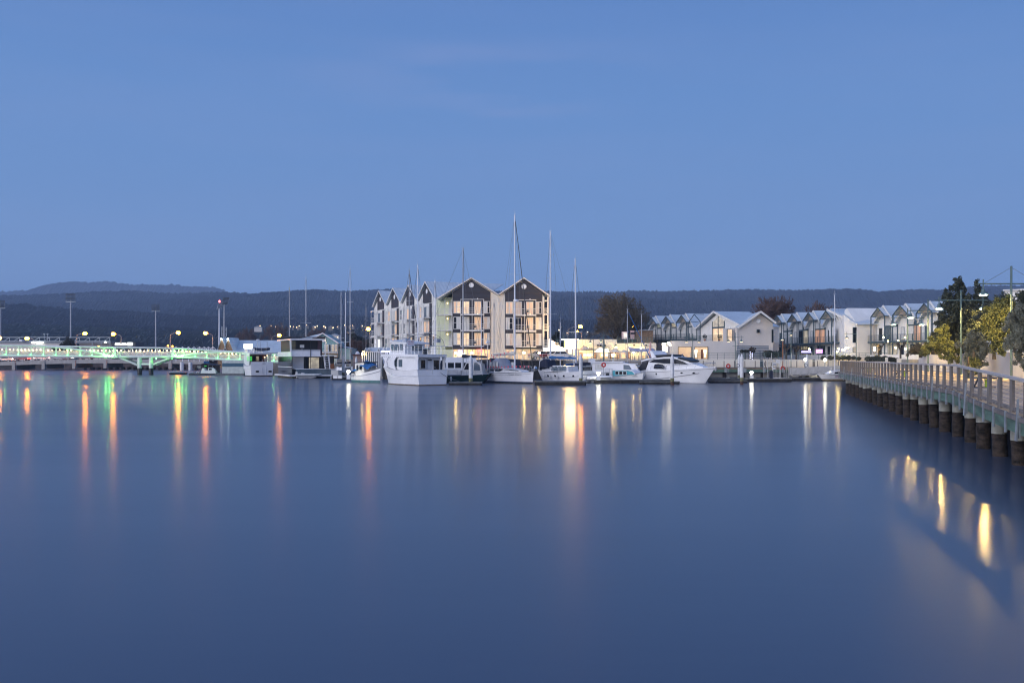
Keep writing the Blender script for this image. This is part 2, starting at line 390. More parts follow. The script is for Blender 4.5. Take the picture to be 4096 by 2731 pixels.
g = MB(); g.box(-900, 900, -80, 420, -1.2, 0); struct(g.build('river_water', M['water']))

GZ = 3.2
g = MB()
g.box(-21, 7000, 163.4, 900, -1.0, GZ)                 # the quay and everything behind it
g.box(-62, -21, 216, 900, -1.0, GZ)
g.box(-7000, -62, 318, 900, -1.0, 2.6)
g.poly([(-9000, 900, 2.9), (9000, 900, 2.9), (9000, 7600, 2.9), (-9000, 7600, 2.9)])
struct(g.build('ground', M['ground']))
g = MB(); g.box(8.5, 51.5, 156.2, 163.4, 1.75, 2.05); g.box(38.0, 51.5, 101.0, 156.2, 1.75, 2.05) if False else None
struct(g.build('promenade', M['deckwood']))
g = MB()
pr = random.Random(3)
pts = []
for i in range(60):
    x = -900 + i*13.6; y = 317 - 3*pr.random()
    pts.append((x, y))
for (x0,y0),(x1,y1) in zip(pts[:-1], pts[1:]):
    g.poly([(x0,y0-4,-.3),(x1,y1-4,-.3),(x1,y1+1.5,2.7),(x0,y0+1.5,2.7)])
struct(g.build('river_bank', M['bank']))

def lerp_profile(prof, x):
    for (x0,y0),(x1,y1) in zip(prof[:-1], prof[1:]):
        if x0 <= x <= x1: return y0 + (y1-y0)*(x-x0)/(x1-x0)
    return prof[0][1] if x < prof[0][0] else prof[-1][1]
def hill(name, prof, Yc, Yf, zf, mat_, rough_amp, step=4, rows=26, x0=-500, x1=4600, seed=0, tree=6.0, pw=1.0):
    """one hillside: crest at distance Yc along a measured skyline, falling towards the valley floor at Yf"""
    g = MB(); n = int((x1-x0)/step)+1; hr = random.Random(seed)
    for j in range(rows+1):
        t = j/rows
        for i in range(n):
            px = x0 + i*step
            Y = Yc + (Yf-Yc)*t
            X = PX(px, Yc) * (Y/Yc)**.6
            zc = PZ(lerp_profile(prof, px), Yc)
            s_ = (1-t)**pw
            z = zf + (zc-zf)*s_
            nz = noise.noise(Vector((X/420+seed, Y/420, seed))) * rough_amp * (1-s_)*s_*4
            tr = hr.uniform(-1,1)*tree*.5 + noise.noise(Vector((X/(tree*2.2), Y/(tree*2.2), seed+3)))*tree*.45
            g.v.append((X, Y, z + nz + tr*(1 if t < .97 else 0)))
    # behind the crest
    for i in range(n):
        px = x0+i*step; g.v.append((PX(px, Yc), Yc*1.25, 0))
    for j in range(rows):
        for i in range(n-1): g.f.append((j*n+i, j*n+i+1, (j+1)*n+i+1, (j+1)*n+i)); g.mi.append(0)
    for i in range(n-1): g.f.append(((rows+1)*n+i, (rows+1)*n+i+1, i+1, i)); g.mi.append(0)
    o = g.build(name, mat_, smooth=False)
    return struct(o)
def hillmat(name, a, b_, c_, s1=.012, s2=.09):
    m = mat(name, a, .95, col2=b_, scale=s2)
    nt = m.node_tree; bb = nt.nodes['Principled BSDF']; bb.inputs['Specular IOR Level'].default_value = 0.05
    cr = [n for n in nt.nodes if n.type == 'VALTORGB'][0]
    tc = [n for n in nt.nodes if n.type == 'TEX_COORD'][0]
    n2 = nt.nodes.new('ShaderNodeTexNoise'); n2.inputs['Scale'].default_value = s1; n2.inputs['Detail'].default_value = 4
    nt.links.new(tc.outputs['Object'], n2.inputs['Vector'])
    rp = nt.nodes.new('ShaderNodeMapRange'); rp.inputs[1].default_value = .48; rp.inputs[2].default_value = .62
    nt.links.new(n2.outputs['Fac'], rp.inputs[0])
    mx = nt.nodes.new('ShaderNodeMix'); mx.data_type = 'RGBA'; mx.inputs[7].default_value = (*c_, 1)
    nt.links.new(rp.outputs[0], mx.inputs[0]); nt.links.new(cr.outputs[0], mx.inputs[6]); nt.links.new(mx.outputs[2], bb.inputs['Base Color'])
    return m
M['hill1'] = hillmat('forest_hillside', (.034,.036,.040), (.012,.014,.017), (.044,.044,.042))
M['hill2'] = hillmat('far_forest', (.025,.03,.035), (.018,.022,.026), (.028,.03,.032))
mountain = [(-500,1172),(0,1166),(60,1163),(120,1160),(160,1147),(225,1133),(285,1127),(330,1129),(370,1128),(430,1125),(470,1130),(500,1134),(530,1140),(565,1135),(600,1140),(640,1139),(675,1138),(710,1138),(740,1145),(800,1147),(860,1148),(890,1156),(905,1167),(960,1186),(1100,1220),(1500,1260)]
ridge = [(-500,1196),(0,1184),(160,1180),(300,1174),(400,1166),(520,1163),(620,1168),(700,1173),(800,1171),(900,1168),(960,1172),(1010,1174),(1060,1172),(1150,1167),(1200,1163),(1290,1160),(1340,1165),(1400,1167),(1480,1164),(1600,1160),(1900,1163),(2100,1166),(2230,1164),(2300,1168),(2400,1164),(2450,1172),(2520,1162),(2600,1164),(2700,1165),(2800,1162),(2900,1160),(3000,1158),(3200,1161),(3320,1158),(3400,1160),(3450,1168),(3480,1174),(3530,1168),(3600,1162),(3700,1158),(3760,1162),(3850,1151),(3950,1143),(4060,1143),(4200,1146),(4600,1150)]
foot = [(-500,1212),(0,1217),(60,1220),(100,1215),(150,1226),(200,1230),(280,1237),(420,1245),(560,1248),(700,1262),(900,1272),(1100,1266),(1300,1262),(1480,1268),(1800,1290),(2200,1290),(2400,1284),(2700,1275),(3200,1290),(4600,1290)]
low = [(-500,1288),(0,1296),(300,1306),(560,1318),(800,1330),(1000,1318),(1300,1312),(1500,1322),(2300,1328),(4600,1330)]
hill('far_mountain', mountain, 5200, 3900, 150, M['hill2'], 60, step=5, rows=10, x1=1500, seed=4, tree=9)
hill('forest_ridge', ridge, 3000, 1750, 40, M['hill1'], 45, step=3, rows=46, seed=1, tree=7, pw=.9)
hill('forest_foothill', foot, 1700, 1050, 20, M['hill1'], 18, step=3, rows=40, seed=2, tree=6, pw=.9)
hill('low_hill', low, 1000, 560, 4, mat('grassy_hill', (.055,.058,.040), .95, col2=(.024,.027,.022), scale=.03), 6, step=4, rows=30, seed=5, tree=3.5)
# the air between here and the hills
g = MB(); g.box(-7500, 7500, -300, 6900, -3, 440)
hz = bpy.data.materials.new('evening_haze'); hz.use_nodes = True; hn = hz.node_tree
hn.nodes.remove(hn.nodes['Principled BSDF'])
pv = hn.nodes.new('ShaderNodeVolumePrincipled'); pv.inputs['Density'].default_value = 1.9e-4; pv.inputs['Color'].default_value = (.52,.70,1.0,1)
hn.links.new(pv.outputs[0], hn.nodes['Material Output'].inputs['Volume'])
ho = g.build('haze', hz); ho['kind'] = 'stuff'; ho['label'] = 'pale blue evening haze in front of the far hills'; ho['category'] = 'haze'
# ================================================================== FAR LEFT: stadium, bridges, sheds
def sodium_lamp(px, py, pole_px, Y, label, ground, group='orange street lamps along the road bridge', lampr=.58, e='sodium'):
    """a curved street lamp: pole, arm, lantern"""
    base = Vector((PX(pole_px, Y), Y, ground)); top = P(px, py, Y)
    t = thing('street_lamp', label, 'street lamp', base, 0, group)
    d = top - base; sgn = 1 if d.x > 0 else -1
    g = MB(); hz_ = d.z - .1; g.tube((0,0,0), (0,0,hz_-.8), .11, 6, .08); g.build('pole', M['galv'], t)
    g = MB(); pts = [(0,0,hz_-.8)]
    ax = d.x if abs(d.x) > .3 else 0
    for k in range(1, 7):
        a = k/6*pi/2; pts.append((ax*(1-math.cos(a))*.9, 0, hz_-.8 + .9*math.sin(a)))
    pts.append((ax, 0, hz_+.12)); g.path(pts, .06, 5); g.build('arm', M['galv'], t)
    g = MB(); g.ball((d.x, d.y, d.z), lampr, 10, .75); g.build('lantern', E[e], t, smooth=True)
    g = MB(); g.box(d.x-lampr*.8, d.x+lampr*.8, -.16, .16, d.z+lampr*.7, d.z+lampr*.7+.12); g.build('hood', M['galv'], t)
    return t
YB = 292
bridge_z = PZ(1430, YB)
desc = ['leftmost orange street lamp, cut by the left picture edge', 'orange street lamp left of the dark evergreen clump', 'orange street lamp leaning right beside the dark evergreen clump',
        'orange street lamp leaning left over the stadium stand end', 'orange street lamp leaning right, left of the lamp pair above the bridge piers', 'orange street lamp leaning left, left of the two floodlight masts']
for (a, b_, c_), l in zip([(-2,1352,-30),(108,1353,140),(340,1334,305),(453,1336,485),(713,1331,681),(822,1333,851)], desc):
    sodium_lamp(a, b_, c_, YB, l, bridge_z)
sodium_lamp(1117,1341,1087, 300, 'orange street lamp above the boat shed roof, left of the turquoise gable', 2.6)
for a, b_, l in [(672,1383,'left one of the small low orange lamps above the bridge piers'), (690,1384,'right one of the small low orange lamps above the bridge piers'), (395,1385,'single small low orange lamp behind the bridge under the stand')]:
    sodium_lamp(a, b_, a, 330, l, 2.6, 'small low orange lamps behind the footbridge', .24, 'sodium_small')
sodium_lamp(1473,1316,1480, 228, 'orange lamp on a bright orange pole at the left end of the apartment block', GZ, 'orange lamps on the quay', .46)
sodium_lamp(2322,1306,2272, 236, 'orange lamp with the biggest glow above the bright kiosk', GZ, 'orange lamps on the quay', .48)
sodium_lamp(2310,1326,2327, 240, 'small orange lamp just under the big glow above the kiosk', GZ, 'orange lamps on the quay', .16)
sodium_lamp(2530,1307,2537, 238, 'orange lamp in front of the bare willow above the two sign boards', GZ, 'orange lamps on the quay', .18)

# ---- floodlight masts of the stadium
def flood_mast(px, ytop, yhead, ybase, Y, wpx, label, matp, tilt=0, antennas=False, beacon=False, rows=6, cols=9):
    s = F/Y; base = Vector((PX(px,Y), Y, 2.6)); t = thing('floodlight_mast', label, 'floodlight mast', base, 0, 'stadium floodlight masts')
    zt = PZ(ytop,Y)-2.6; zh = PZ(yhead,Y)-2.6; w = wpx/s
    g = MB(); g.tube((0,0,0),(0,0,zh+.4), .42, 8, .26); g.build('pole', matp, t)
    g = MB()
    c_, s_ = math.cos(tilt), math.sin(tilt)
    def q(u, v): return (u*c_ + (v-zh)*s_*.35, u*s_, v)
    for k in range(rows):
        z = zh + .6 + (zt-zh-.6)*k/(rows-1)
        g.bar(q(-w/2,z), q(w/2,z), .07)
    for u in (-w/2, 0, w/2): g.bar(q(u,zh), q(u,zt), .12)
    g.bar(q(-w*.58,zh), q(w*.58,zh), .25)
    g.build('head_frame', M['galv'], t)
    g = MB()
    for k in range(rows):
        z = zh + .6 + (zt-zh-.6)*k/(rows-1)
        for i in range(cols):
            u = -w/2 + w*i/(cols-1); p = q(u, z); g.box(p[0]-.11, p[0]+.11, p[1]-.45, p[1]-.05, z-.12, z+.12)
    g.build('floodlights', M['black'] if not beacon else M['galv'], t)
    if antennas:
        g = MB()
        for dz, dx in ((0,.9),(0,-.9),(1.8,.9),(2.2,-.9),(-2,.6),(-2.5,-.5)): g.box(dx-.18, dx+.18, -.3, .1, 10+dz, 12+dz); g.bar((0,0,11+dz),(dx,0,11+dz),.1)
        g.build('antennas', M['galv'], t)
    if beacon: MB().ball(q(-w/2, zt+.3), .5, 8).build('beacon', E['beacon'], t)
flood_mast(2,1203,1233,1345,430,34,'floodlight mast cut by the left picture edge', M['mastgrey'], 0)
flood_mast(283,1175,1207,1340,430,35,'tall grey floodlight mast standing above the dark evergreen clump', M['mastgrey'])
flood_mast(623,1218,1245,1385,470,29,'grey floodlight mast with a broad head above the footbridge piers', M['mastgrey'])
flood_mast(877,1209,1237,1386,430,26,'white floodlight mast with a red beacon on its head', M['mast'], 1.15, beacon=True)
flood_mast(897,1191,1221,1352,420,30,'dark floodlight mast with antennas halfway up, right of the white mast', M['mastgrey'], 1.1, antennas=True)

# ---- stadium stand
Y = 400; z0 = 2.6
def sx(px): return PX(px, Y)
def sz(py): return PZ(py, Y)
t = thing('stadium_stand', 'long low stadium stand with a roof truss behind the footbridge', 'stadium stand', (sx(200), Y, z0)); X0 = sx(200)
g = MB(); g.box(sx(-60)-X0, sx(445)-X0, 0, 14, sz(1372)-z0, sz(1366)-z0); g.build('roof', M['stadium'], t)
g = MB(); zt = sz(1349)-z0; zb = sz(1364.5)-z0
g.bar((sx(-60)-X0,-.3,zt),(sx(444)-X0,-.3,zt),.28); g.bar((sx(-60)-X0,-.3,zb),(sx(444)-X0,-.3,zb),.28)
for i in range(13):
    x = sx(-40+i*40)-X0; g.bar((x,-.3,zb),(x,-.3,zt),.22); g.bar((x,-.3,zt),(x-(sx(23)-sx(0)),-.3,zb),.2)
g.build('roof_truss', M['galv'], t)
g = MB(); g.box(sx(-60)-X0, sx(250)-X0, .5, 12, 0, sz(1372.2)-z0); g.box(sx(300)-X0, sx(444)-X0, 4, 12, 0, sz(1372.2)-z0); g.build('wall', M['pinkwall'], t)
g = MB()
for px in (370, 407, 441): g.bar((sx(px)-X0,-.1,0),(sx(px)-X0,-.1,sz(1366)-z0),.3)
g.build('columns', M['galv'], t)
g = MB(); g.box(sx(131)-X0, sx(175)-X0, -.9, -.5, sz(1373)-z0, sz(1367)-z0); g.build('lit_sign', E['whitesign'], t)
g = MB(); g.ball((sx(424)-X0, -.6, sz(1369)-z0), .35, 8); g.build('lamp', E['whitesign'], t)
g = MB(); g.box(sx(85)-X0, sx(95)-X0, -1.5, 1, sz(1366)-z0, sz(1358)-z0); g.build('roof_box', M['white'], t)
g = MB()
for px in (163,177): g.tube((sx(px)-X0,3,sz(1366)-z0),(sx(px)-X0,3,sz(1336)-z0),.12,5); g.bar((sx(px-4)-X0,3,sz(1336)-z0),(sx(px+4)-X0,3,sz(1336)-z0),.3)
g.build('antennas', M['galv'], t)
t = thing('clubhouse', 'dark block with lit white screens behind the footbridge', 'building', (sx(495), Y, z0)); X0 = sx(495)
g = MB(); g.box(sx(447)-X0, sx(542)-X0, 0, 10, 0, sz(1368)-z0); g.build('wall', M['charcoal'], t)
for a, b_ in ((462,482),(488,505),(511,530)):
    MB().box(sx(a)-X0, sx(b_)-X0, -.4, -.1, sz(1381 if a > 500 else 1379.5)-z0, sz(1370 if a > 500 else 1373)-z0).build('lit_screen', E['whitesign'], t)

# ---- leaf crowns and bare trees
def leaves(g, c, r, n, size, rng, zs=1.0, shell=.55, flat=.0, xs=1.0, ys=1.0, cl=None):
    for _ in range(n):
        while True:
            p = Vector((rng.uniform(-1,1), rng.uniform(-1,1), rng.uniform(-1,1)))
            if .02 < p.length <= 1: break
        p = p.normalized() * (shell + (1-shell)*rng.random()**.6) if rng.random() < .8 else p
        q = Vector((c[0]+p.x*r*xs, c[1]+p.y*r*ys, c[2]+p.z*r*zs))
        a = Vector((rng.uniform(-1,1), rng.uniform(-1,1), rng.uniform(-1,1))).normalized()
        b_ = a.cross(Vector((rng.uniform(-1,1), rng.uniform(-1,1), rng.uniform(-1,1)))).normalized()
        s_ = size*(.6+.8*rng.random())
        g.add([q+a*s_, q+b_*s_*.55, q-a*s_, q-b_*s_*.55], [(0,1,2,3)])
def foliage_tree(name, label, cat, base, clumps, leafm, size, n, trunk_h, group=None, seed=1, zs=1.0, trunk_r=.22):
    rng = random.Random(seed); t = thing(name, label, cat, base, 0, group)
    g = MB(); g.tube((0,0,-.2),(0,0,trunk_h), trunk_r, 8, trunk_r*.5)
    for (x,y,z,r) in clumps: g.tube((0,0,trunk_h*.55),(x*.8,y*.8,z-.2*r), trunk_r*.4, 5, trunk_r*.12)
    g.build('trunk', M['bark'], t)
    g = MB(); tot = sum(c[3]**2 for c in clumps)
    for (x,y,z,r) in clumps:
        k = int(n*r*r/tot)
        for _ in range(7):
            o_ = Vector((rng.gauss(0,.42), rng.gauss(0,.42), rng.gauss(0,.42)))*r
            leaves(g, (x+o_.x, y+o_.y, z+o_.z*zs), r*rng.uniform(.42,.68), k//7, size, rng, zs, .35)
    g.build('crown', leafm, t)
    return t
def bare_tree(label, base, h, spread, seed, twigm, depth=6, group=None, name='bare_tree', droop=0.0, trunk_r=.3, fork=3, thick=.02, stems=1, lean=0.0):
    rng = random.Random(seed); t = thing(name, label, 'tree', base, 0, group)
    gt = MB(); gc = MB()
    def grow(p, d, ln, r, k):
        q = p + d*ln
        (gt if k >= depth-1 else gc).tube(p, q, max(r,thick), 5 if k >= depth-1 else 3, max(r*.7,thick), caps=False)
        if k == 0: return
        nb = fork if k > 1 else fork+1
        for i in range(nb):
            a = Vector((rng.gauss(0,1), rng.gauss(0,1), rng.gauss(0,.7)))
            nd = (d + a*spread + Vector((0,0,.18 - droop*(depth-k)*.12))).normalized()
            grow(p + d*ln*rng.uniform(.55,1.0), nd, ln*rng.uniform(.62,.86), r*.62, k-1)
    for s_ in range(stems):
        d0 = Vector((rng.gauss(0,.25 if stems > 1 else .05)+lean, rng.gauss(0,.2), 1)).normalized()
        grow(Vector((rng.gauss(0,.4) if stems > 1 else 0, 0, -.2)), d0, h*.27, trunk_r, depth)
    gt.build('trunk', M['bark'], t); gc.build('crown', twigm, t)
    return t
Y = 345
foliage_tree('evergreen_tree', 'dark evergreen clump behind the left half of the footbridge', 'tree', (PX(262,Y),Y,2.6),
    [(-3.2,0,1.9,1.7),(-1.8,0,3.2,1.9),(-.3,0,4.6,1.9),(1.4,0,4.8,1.9),(2.6,0,3.6,2.0),(3.6,0,2.4,1.6),(0,0,2.2,2.4),(.5,0,6.0,1.1),(2.0,0,6.2,.9)], M['treedark'], .32, 9000, 4, seed=3)
foliage_tree('evergreen_tree', 'small dark round evergreen behind the footbridge, left of the bridge piers', 'tree', (PX(583,Y),Y,2.6),
    [(-1.2,0,1.0,1.1),(0,0,1.7,1.2),(1.2,0,1.0,1.0)], M['treedark'], .28, 1500, 1.2, seed=4)
foliage_tree('evergreen_tree', 'dark bush at the foot of the two floodlit gables', 'tree', (PX(870,300),300,2.6),
    [(-1.2,0,1.2,1.0),(.2,0,1.6,1.2),(1.2,0,1.2,1.0)], M['treedark'], .28, 1500, 1.2, seed=5)
bare_tree('brownish bare bush behind the left end of the footbridge', (PX(20,340),340,2.6), 5.2, .55, 11, M['twigred'], 5, thick=.05, stems=3, trunk_r=.15)
bare_tree('low bare tree behind the footbridge, right of the evergreen clump', (PX(335,342),342,2.6), 4.6, .55, 12, M['twigred'], 5, thick=.05, stems=3, trunk_r=.15)
for i,(px,top,l,Yt) in enumerate([(985,1310,'faint rust-brown poplar above the boat shed roof',520),(1105,1295,'rust-brown poplar left of the turquoise gable building',520),(1262,1300,'rust-brown poplar behind the turquoise gable building',520)]):
    bare_tree(l, (PX(px,Yt),Yt,2.6), (PZ(top,Yt)-2.6)*1.15, .22, 20+i, M['twigred'], 6, 'rust-brown poplars on the far bank', thick=.045, stems=3, trunk_r=.25)
bare_tree('tangled bare tree behind the masts, left of the apartment block', (PX(1440,262),262,2.6), 7.5, .45, 31, M['twigred'], 6, thick=.035, stems=2)
foliage_tree('evergreen_tree', 'dark conifer behind the masts left of the apartment block', 'tree', (PX(1408,268),268,2.6),
    [(0,0,2.0,2.0),(-.6,0,4.2,1.9),(.5,0,6.0,1.6),(0,0,7.4,.9),(1.6,0,3.0,1.5),(-2.4,0,3.0,1.4)], M['treedark'], .26, 5000, 5, seed=6)
foliage_tree('evergreen_tree', 'dark conifer behind the left corner of the apartment block', 'tree', (PX(1480,275),275,2.6),
    [(0,0,2.0,2.0),(-1.2,0,4.0,1.6),(.8,0,5.0,1.6),(1.8,0,3.2,1.5)], M['treedark'], .26, 4000, 4, seed=8)
foliage_tree('evergreen_tree', 'dark conifer between the apartment block and the bright kiosk', 'tree', (PX(2222,232),232,GZ),
    [(0,0,2.0,1.6),(-.6,0,3.8,1.3),(.3,0,5.2,1.0),(.9,0,2.6,1.1)], M['treedark'], .24, 3500, 4, seed=9)

# ---- distant houses and lights on the slope
th = random.Random(5)
spots = [(1032,1313,30),(920,1372,34),(985,1375,26),(1085,1300,6),(1110,1303,8),(1125,1303,8),(1150,1301,6),(1177,1303,6),(1195,1308,10),(1209,1303,10),(1235,1301,8),(1252,1305,18),(1275,1303,8),(1290,1301,10),(1306,1303,6),(1330,1310,20),(1352,1303,8),(1380,1299,8),(1400,1302,8),(1420,1300,10),(1443,1296,8),(1338,1348,36),(2190,1300,10),(2240,1318,8),(2262,1326,12),(2300,1321,12),(2345,1323,10),(2385,1322,8)]
for i,(px,py,w) in enumerate(spots):
    Yh = 560 if py > 1340 else 780
    if i not in (0,1,2,21): px += th.uniform(-9,9); py += th.uniform(-3,3)
    s_ = F/Yh; ww = max(w,7)/s_
    lab = {0:'pale house with a lean-to roof alone on the slope', 1:'white house above the zigzag frames', 2:'low pale house right of the white house on the far slope', 21:'pale house cluster right of the turquoise gable'}.get(i, 'tiny lit house at the foot of the far hill')
    z = PZ(py+4, Yh)
    t = thing('distant_house', lab, 'house', (PX(px,Yh),Yh,z), th.uniform(-.3,.3), 'lit houses at the foot of the far hill')
    h_ = ww*.28
    g = MB(); g.box(-ww/2,ww/2,0,ww*.6,-2,h_); g.build('wall', M['townwall'] if i not in (0,1,2,21) else M['pinkwall'], t)
    g = MB(); g.prism([(-ww*.55,-.3,h_),(ww*.55,-.3,h_),(0,-.3,h_+ww*.2)],(0,ww*.7,0)); g.build('roof', M['stadium'], t)
    g = MB(); k = .16 if i in (0,2,21) else .26
    g.ball((th.uniform(-.6,.6)*ww, -.6, h_*th.uniform(-.5,2.2)), k*th.uniform(.5,1.25), 6); g.build('lamp', E['town'], t)

# ---- road bridge (concrete girder on piers, low rail, dark underside)
t = thing('road_bridge', 'low concrete road bridge behind the green footbridge', 'bridge', (PX(400,YB), YB, 0)); X0 = PX(400,YB)
def bz(px):  # top of girder: sags towards the left bank
    return PZ(lerp_profile([(-400,1462),(0,1447),(180,1440),(420,1437),(600,1437),(830,1441)], px), YB)
def bb(px): return PZ(lerp_profile([(-400,1478),(0,1462),(180,1456),(420,1452),(600,1453),(830,1457)], px), YB)
g = MB(); gr = MB(); st = [-400,-200,0,60,120,180,240,300,360,420,480,540,600,660,720,780,830]
for a, b_ in zip(st[:-1], st[1:]):
    xa, xb = PX(a,YB)-X0, PX(b_,YB)-X0
    g.add([(xa,0,bb(a)),(xb,0,bb(b_)),(xb,0,bz(b_)),(xa,0,bz(a)),(xa,13,bb(a)),(xb,13,bb(b_)),(xb,13,bz(b_)),(xa,13,bz(a))],
          [(0,1,2,3),(7,6,5,4),(3,2,6,7),(0,4,5,1)])
g.build('girder', M['concrete'], t)
g = MB()
for a, b_ in zip(st[:-1], st[1:]):
    xa, xb = PX(a,YB)-X0, PX(b_,YB)-X0
    g.bar((xa,.3,bz(a)+1.0),(xb,.3,bz(b_)+1.0),.10); g.bar((xa,.3,bz(a)+.5),(xb,.3,bz(b_)+.5),.06)
for i in range(60):
    px = -380+i*20.3; x = PX(px,YB)-X0; g.bar((x,.3,bz(px)),(x,.3,bz(px)+1.0),.08)
g.build('guard_rail', M['galv'], t)
for px, c in [(55,M['concrete']),(174,M['concrete']),(296,M['concrete']),(421,M['concrete']),(681,M['concrete'])]:
    x = PX(px,YB)-X0; g = MB(); g.box(x-.45,x+.45,-.25,.6,bb(px)-1.5,bz(px)-.1); g.add([(x-.3,.6,bb(px)),(x+.6,.6,bb(px)),(x+.6,12,bb(px)),(x-.3,12,bb(px)),(x-.3,.6,bb(px)-1.3),(x+.6,.6,bb(px)-1.3),(x+.6,12,bb(px)-1.3),(x-.3,12,bb(px)-1.3)],[(0,1,2,3),(7,6,5,4),(0,4,5,1),(1,5,6,2),(2,6,7,3),(3,7,4,0)]); g.build('pier_cap', c, t)
for i in range(22):
    px = 318+i*25; x = PX(px,YB)-X0
    if px > 840: break
    for dy in (4, 10): MB().tube((x,dy,-1),(x,dy,bb(px)-1.2),.42,8).build('pile', M['bank'], t)
for px in (764, 797):
    x = PX(px,YB)-X0; MB().tube((x,-8,-1),(x,-8,bb(px)+.6),.55,10).build('column', M['pilewhite'], t)
# warm glow of the underside lamp row on the far abutment
t2 = thing('abutment_lamp', 'small warm lamp low under the road bridge at the waterline', 'lamp', (PX(490,308),308,.8))
MB().box(-.3,.3,-.15,.15,0,.3).build('housing', M['galv'], t2); MB().ball((0,-.25,.2),.22,8).build('bulb', E['sodium_small'], t2)
def make_car(label, base, rz, paint, group=None, lit=True, L=4.4):
    t = thing('car', label, 'car', base, rz, group)
    w = lambda x, z: .86 - max(0, z-.85)*.28 - (max(0, abs(x)-1.7)*.18)
    MB().slab([(-L/2,.35),(-L/2-.03,.85),(-L/2+.15,1.0),(-1.55,1.02),(-1.0,1.45),(.55,1.46),(1.15,1.0),(2.0,.86),(L/2,.65),(L/2,.33)], w).build('body', paint, t, smooth=True, angle=30)
    MB().panel([(-1.38,1.03),(-.95,1.38),(.5,1.39),(.98,1.03)], w).build('side_windows', M['darkglass'], t)
    g = MB(); g.prism([(1.17,-.6,1.03),(1.17,.6,1.03),(.63,.52,1.42),(.63,-.52,1.42)],(.03,0,.02)); g.prism([(-1.57,-.6,1.05),(-1.57,.6,1.05),(-1.07,.52,1.42),(-1.07,-.52,1.42)],(-.03,0,.02)); g.build('screens', M['darkglass'], t)
    for x in (-1.35,1.35):
        for y in (-.86,.86):
            g = MB(); g.tube((x,y-.1,.32),(x,y+.1,.32),.32,12); wl = g.build('wheel', M['tyre'], t)
            MB().tube((x,y-.115 if y<0 else y-.09,.32),(x,y+.09 if y<0 else y+.115,.32),.18,10).build('rim', M['alu'], wl)
    for y in (-.6,.6):
        MB().box(-L/2-.08,-L/2+.02,y-.2,y+.2,.72,.9).build('tail_lamp', E['tail'] if lit else M['red'], t)
        MB().box(L/2-.08,L/2+.05,y-.18,y+.18,.6,.74).build('headlight', E['head'] if lit else M['chrome'], t)
    return t
E['tail'] = emit('tail_lamp', (1,.05,.04), 20); E['head'] = emit('headlight', (1,.9,.75), 25)
def road(px): return lerp_profile([(-400,PZ(1462,YB)),(0,PZ(1447,YB)),(180,PZ(1440,YB)),(420,PZ(1437,YB)),(830,PZ(1441,YB))], px)
for px,l,pt,rz,dy in ((22,'white car with red tail lamps, leftmost on the road bridge','whitecar',pi,4),(86,'dark red car on the road bridge below the second lit post','redcar',pi,4.2),(128,'silver car with headlights on the road bridge near the leftmost lamp','silvercar',0,8.5),
        (170,'white car on the road bridge below the third lit post','whitecar',pi,4),(232,'silver car with red tail lamps on the road bridge below the arch','silvercar',pi,4.1),(262,'white car with headlights on the road bridge under the bright green arch','whitecar',0,8.6),(345,'dark red car on the road bridge below the green arch foot','redcar',pi,4)):
    make_car(l, (PX(px,YB+dy),YB+dy,road(px)), rz, M[pt], 'cars on the road bridge')

# ---- green footbridge (steel truss)
YF = 208; X0 = PX(450, YF)
t = thing('footbridge', 'white steel truss footbridge lit green, standing on four columns', 'bridge', (X0, YF, 0)); FB = t
def fx(px): return PX(px, YF)-X0
def fz(py): return PZ(py, YF)
DEP = 2.6
bot = [(-260,1422),(0,1423.5),(200,1424.5),(445,1427),(500,1427),(692,1427),(712,1427.5),(830,1434),(960,1441.5),(1060,1446),(1340,1456)]
top = [(-260,1383),(0,1382),(120,1382.5),(180,1384),(445,1389),(692,1392),(760,1396),(840,1401),(960,1408.5),(1060,1414),(1340,1424)]
archL = [(160,1383.5),(230,1389),(290,1395),(340,1403),(400,1413),(445,1425)]
archR = [(712,1425),(760,1418),(810,1413),(860,1409),(910,1407),(960,1409)]
g = MB()
for (a,ya),(b_,yb) in zip(bot[:-1],bot[1:]): g.tube((fx(a),0,fz(ya)),(fx(b_),0,fz(yb)),.27,8,caps=False)
for (a,ya),(b_,yb) in zip(bot[:-1],bot[1:]): g.tube((fx(a),DEP,fz(ya)),(fx(b_),DEP,fz(yb)),.27,8,caps=False)
g.build('bottom_chord', M['bridgepaint'], t, smooth=True)
g = MB()
for dy in (0, DEP):
    for (a,ya),(b_,yb) in zip(top[:-1],top[1:]): g.tube((fx(a),dy,fz(ya)),(fx(b_),dy,fz(yb)),.17,8,caps=False)
g.build('top_chord', M['bridgepaint'], t, smooth=True)
for arc in (archL, archR):
    g = MB()
    for (a,ya),(b_,yb) in zip(arc[:-1],arc[1:]): g.tube((fx(a),-.05,fz(ya)),(fx(b_),-.05,fz(yb)),.22,8,caps=False)
    g.build('arch_tube', M['bridgepaint'], t, smooth=True)
pr = lerp_profile
posts = [-124,-74,-24,26,76,126,176,225,273,322,370,416,461] + [692,736,782,828,872,916,960,1005,1050,1096,1142,1190,1240,1290]
for k, px in enumerate(posts):
    MB().bar((fx(px),0,fz(pr(bot,px))),(fx(px),0,fz(pr(top,px))),.22 if px not in (461,692) else .5).build('post', M['bridgepaint'], t)
    if k+1 < len(posts) and px not in (461,):
        q = posts[k+1]; a, b_ = (px, q) if k % 2 else (q, px)
        MB().bar((fx(a),0,fz(pr(bot,a))),(fx(b_),0,fz(pr(top,b_))),.11).build('diagonal', M['bridgepaint'], t)
mid = [461+i*(692-461)/14 for i in range(15)]
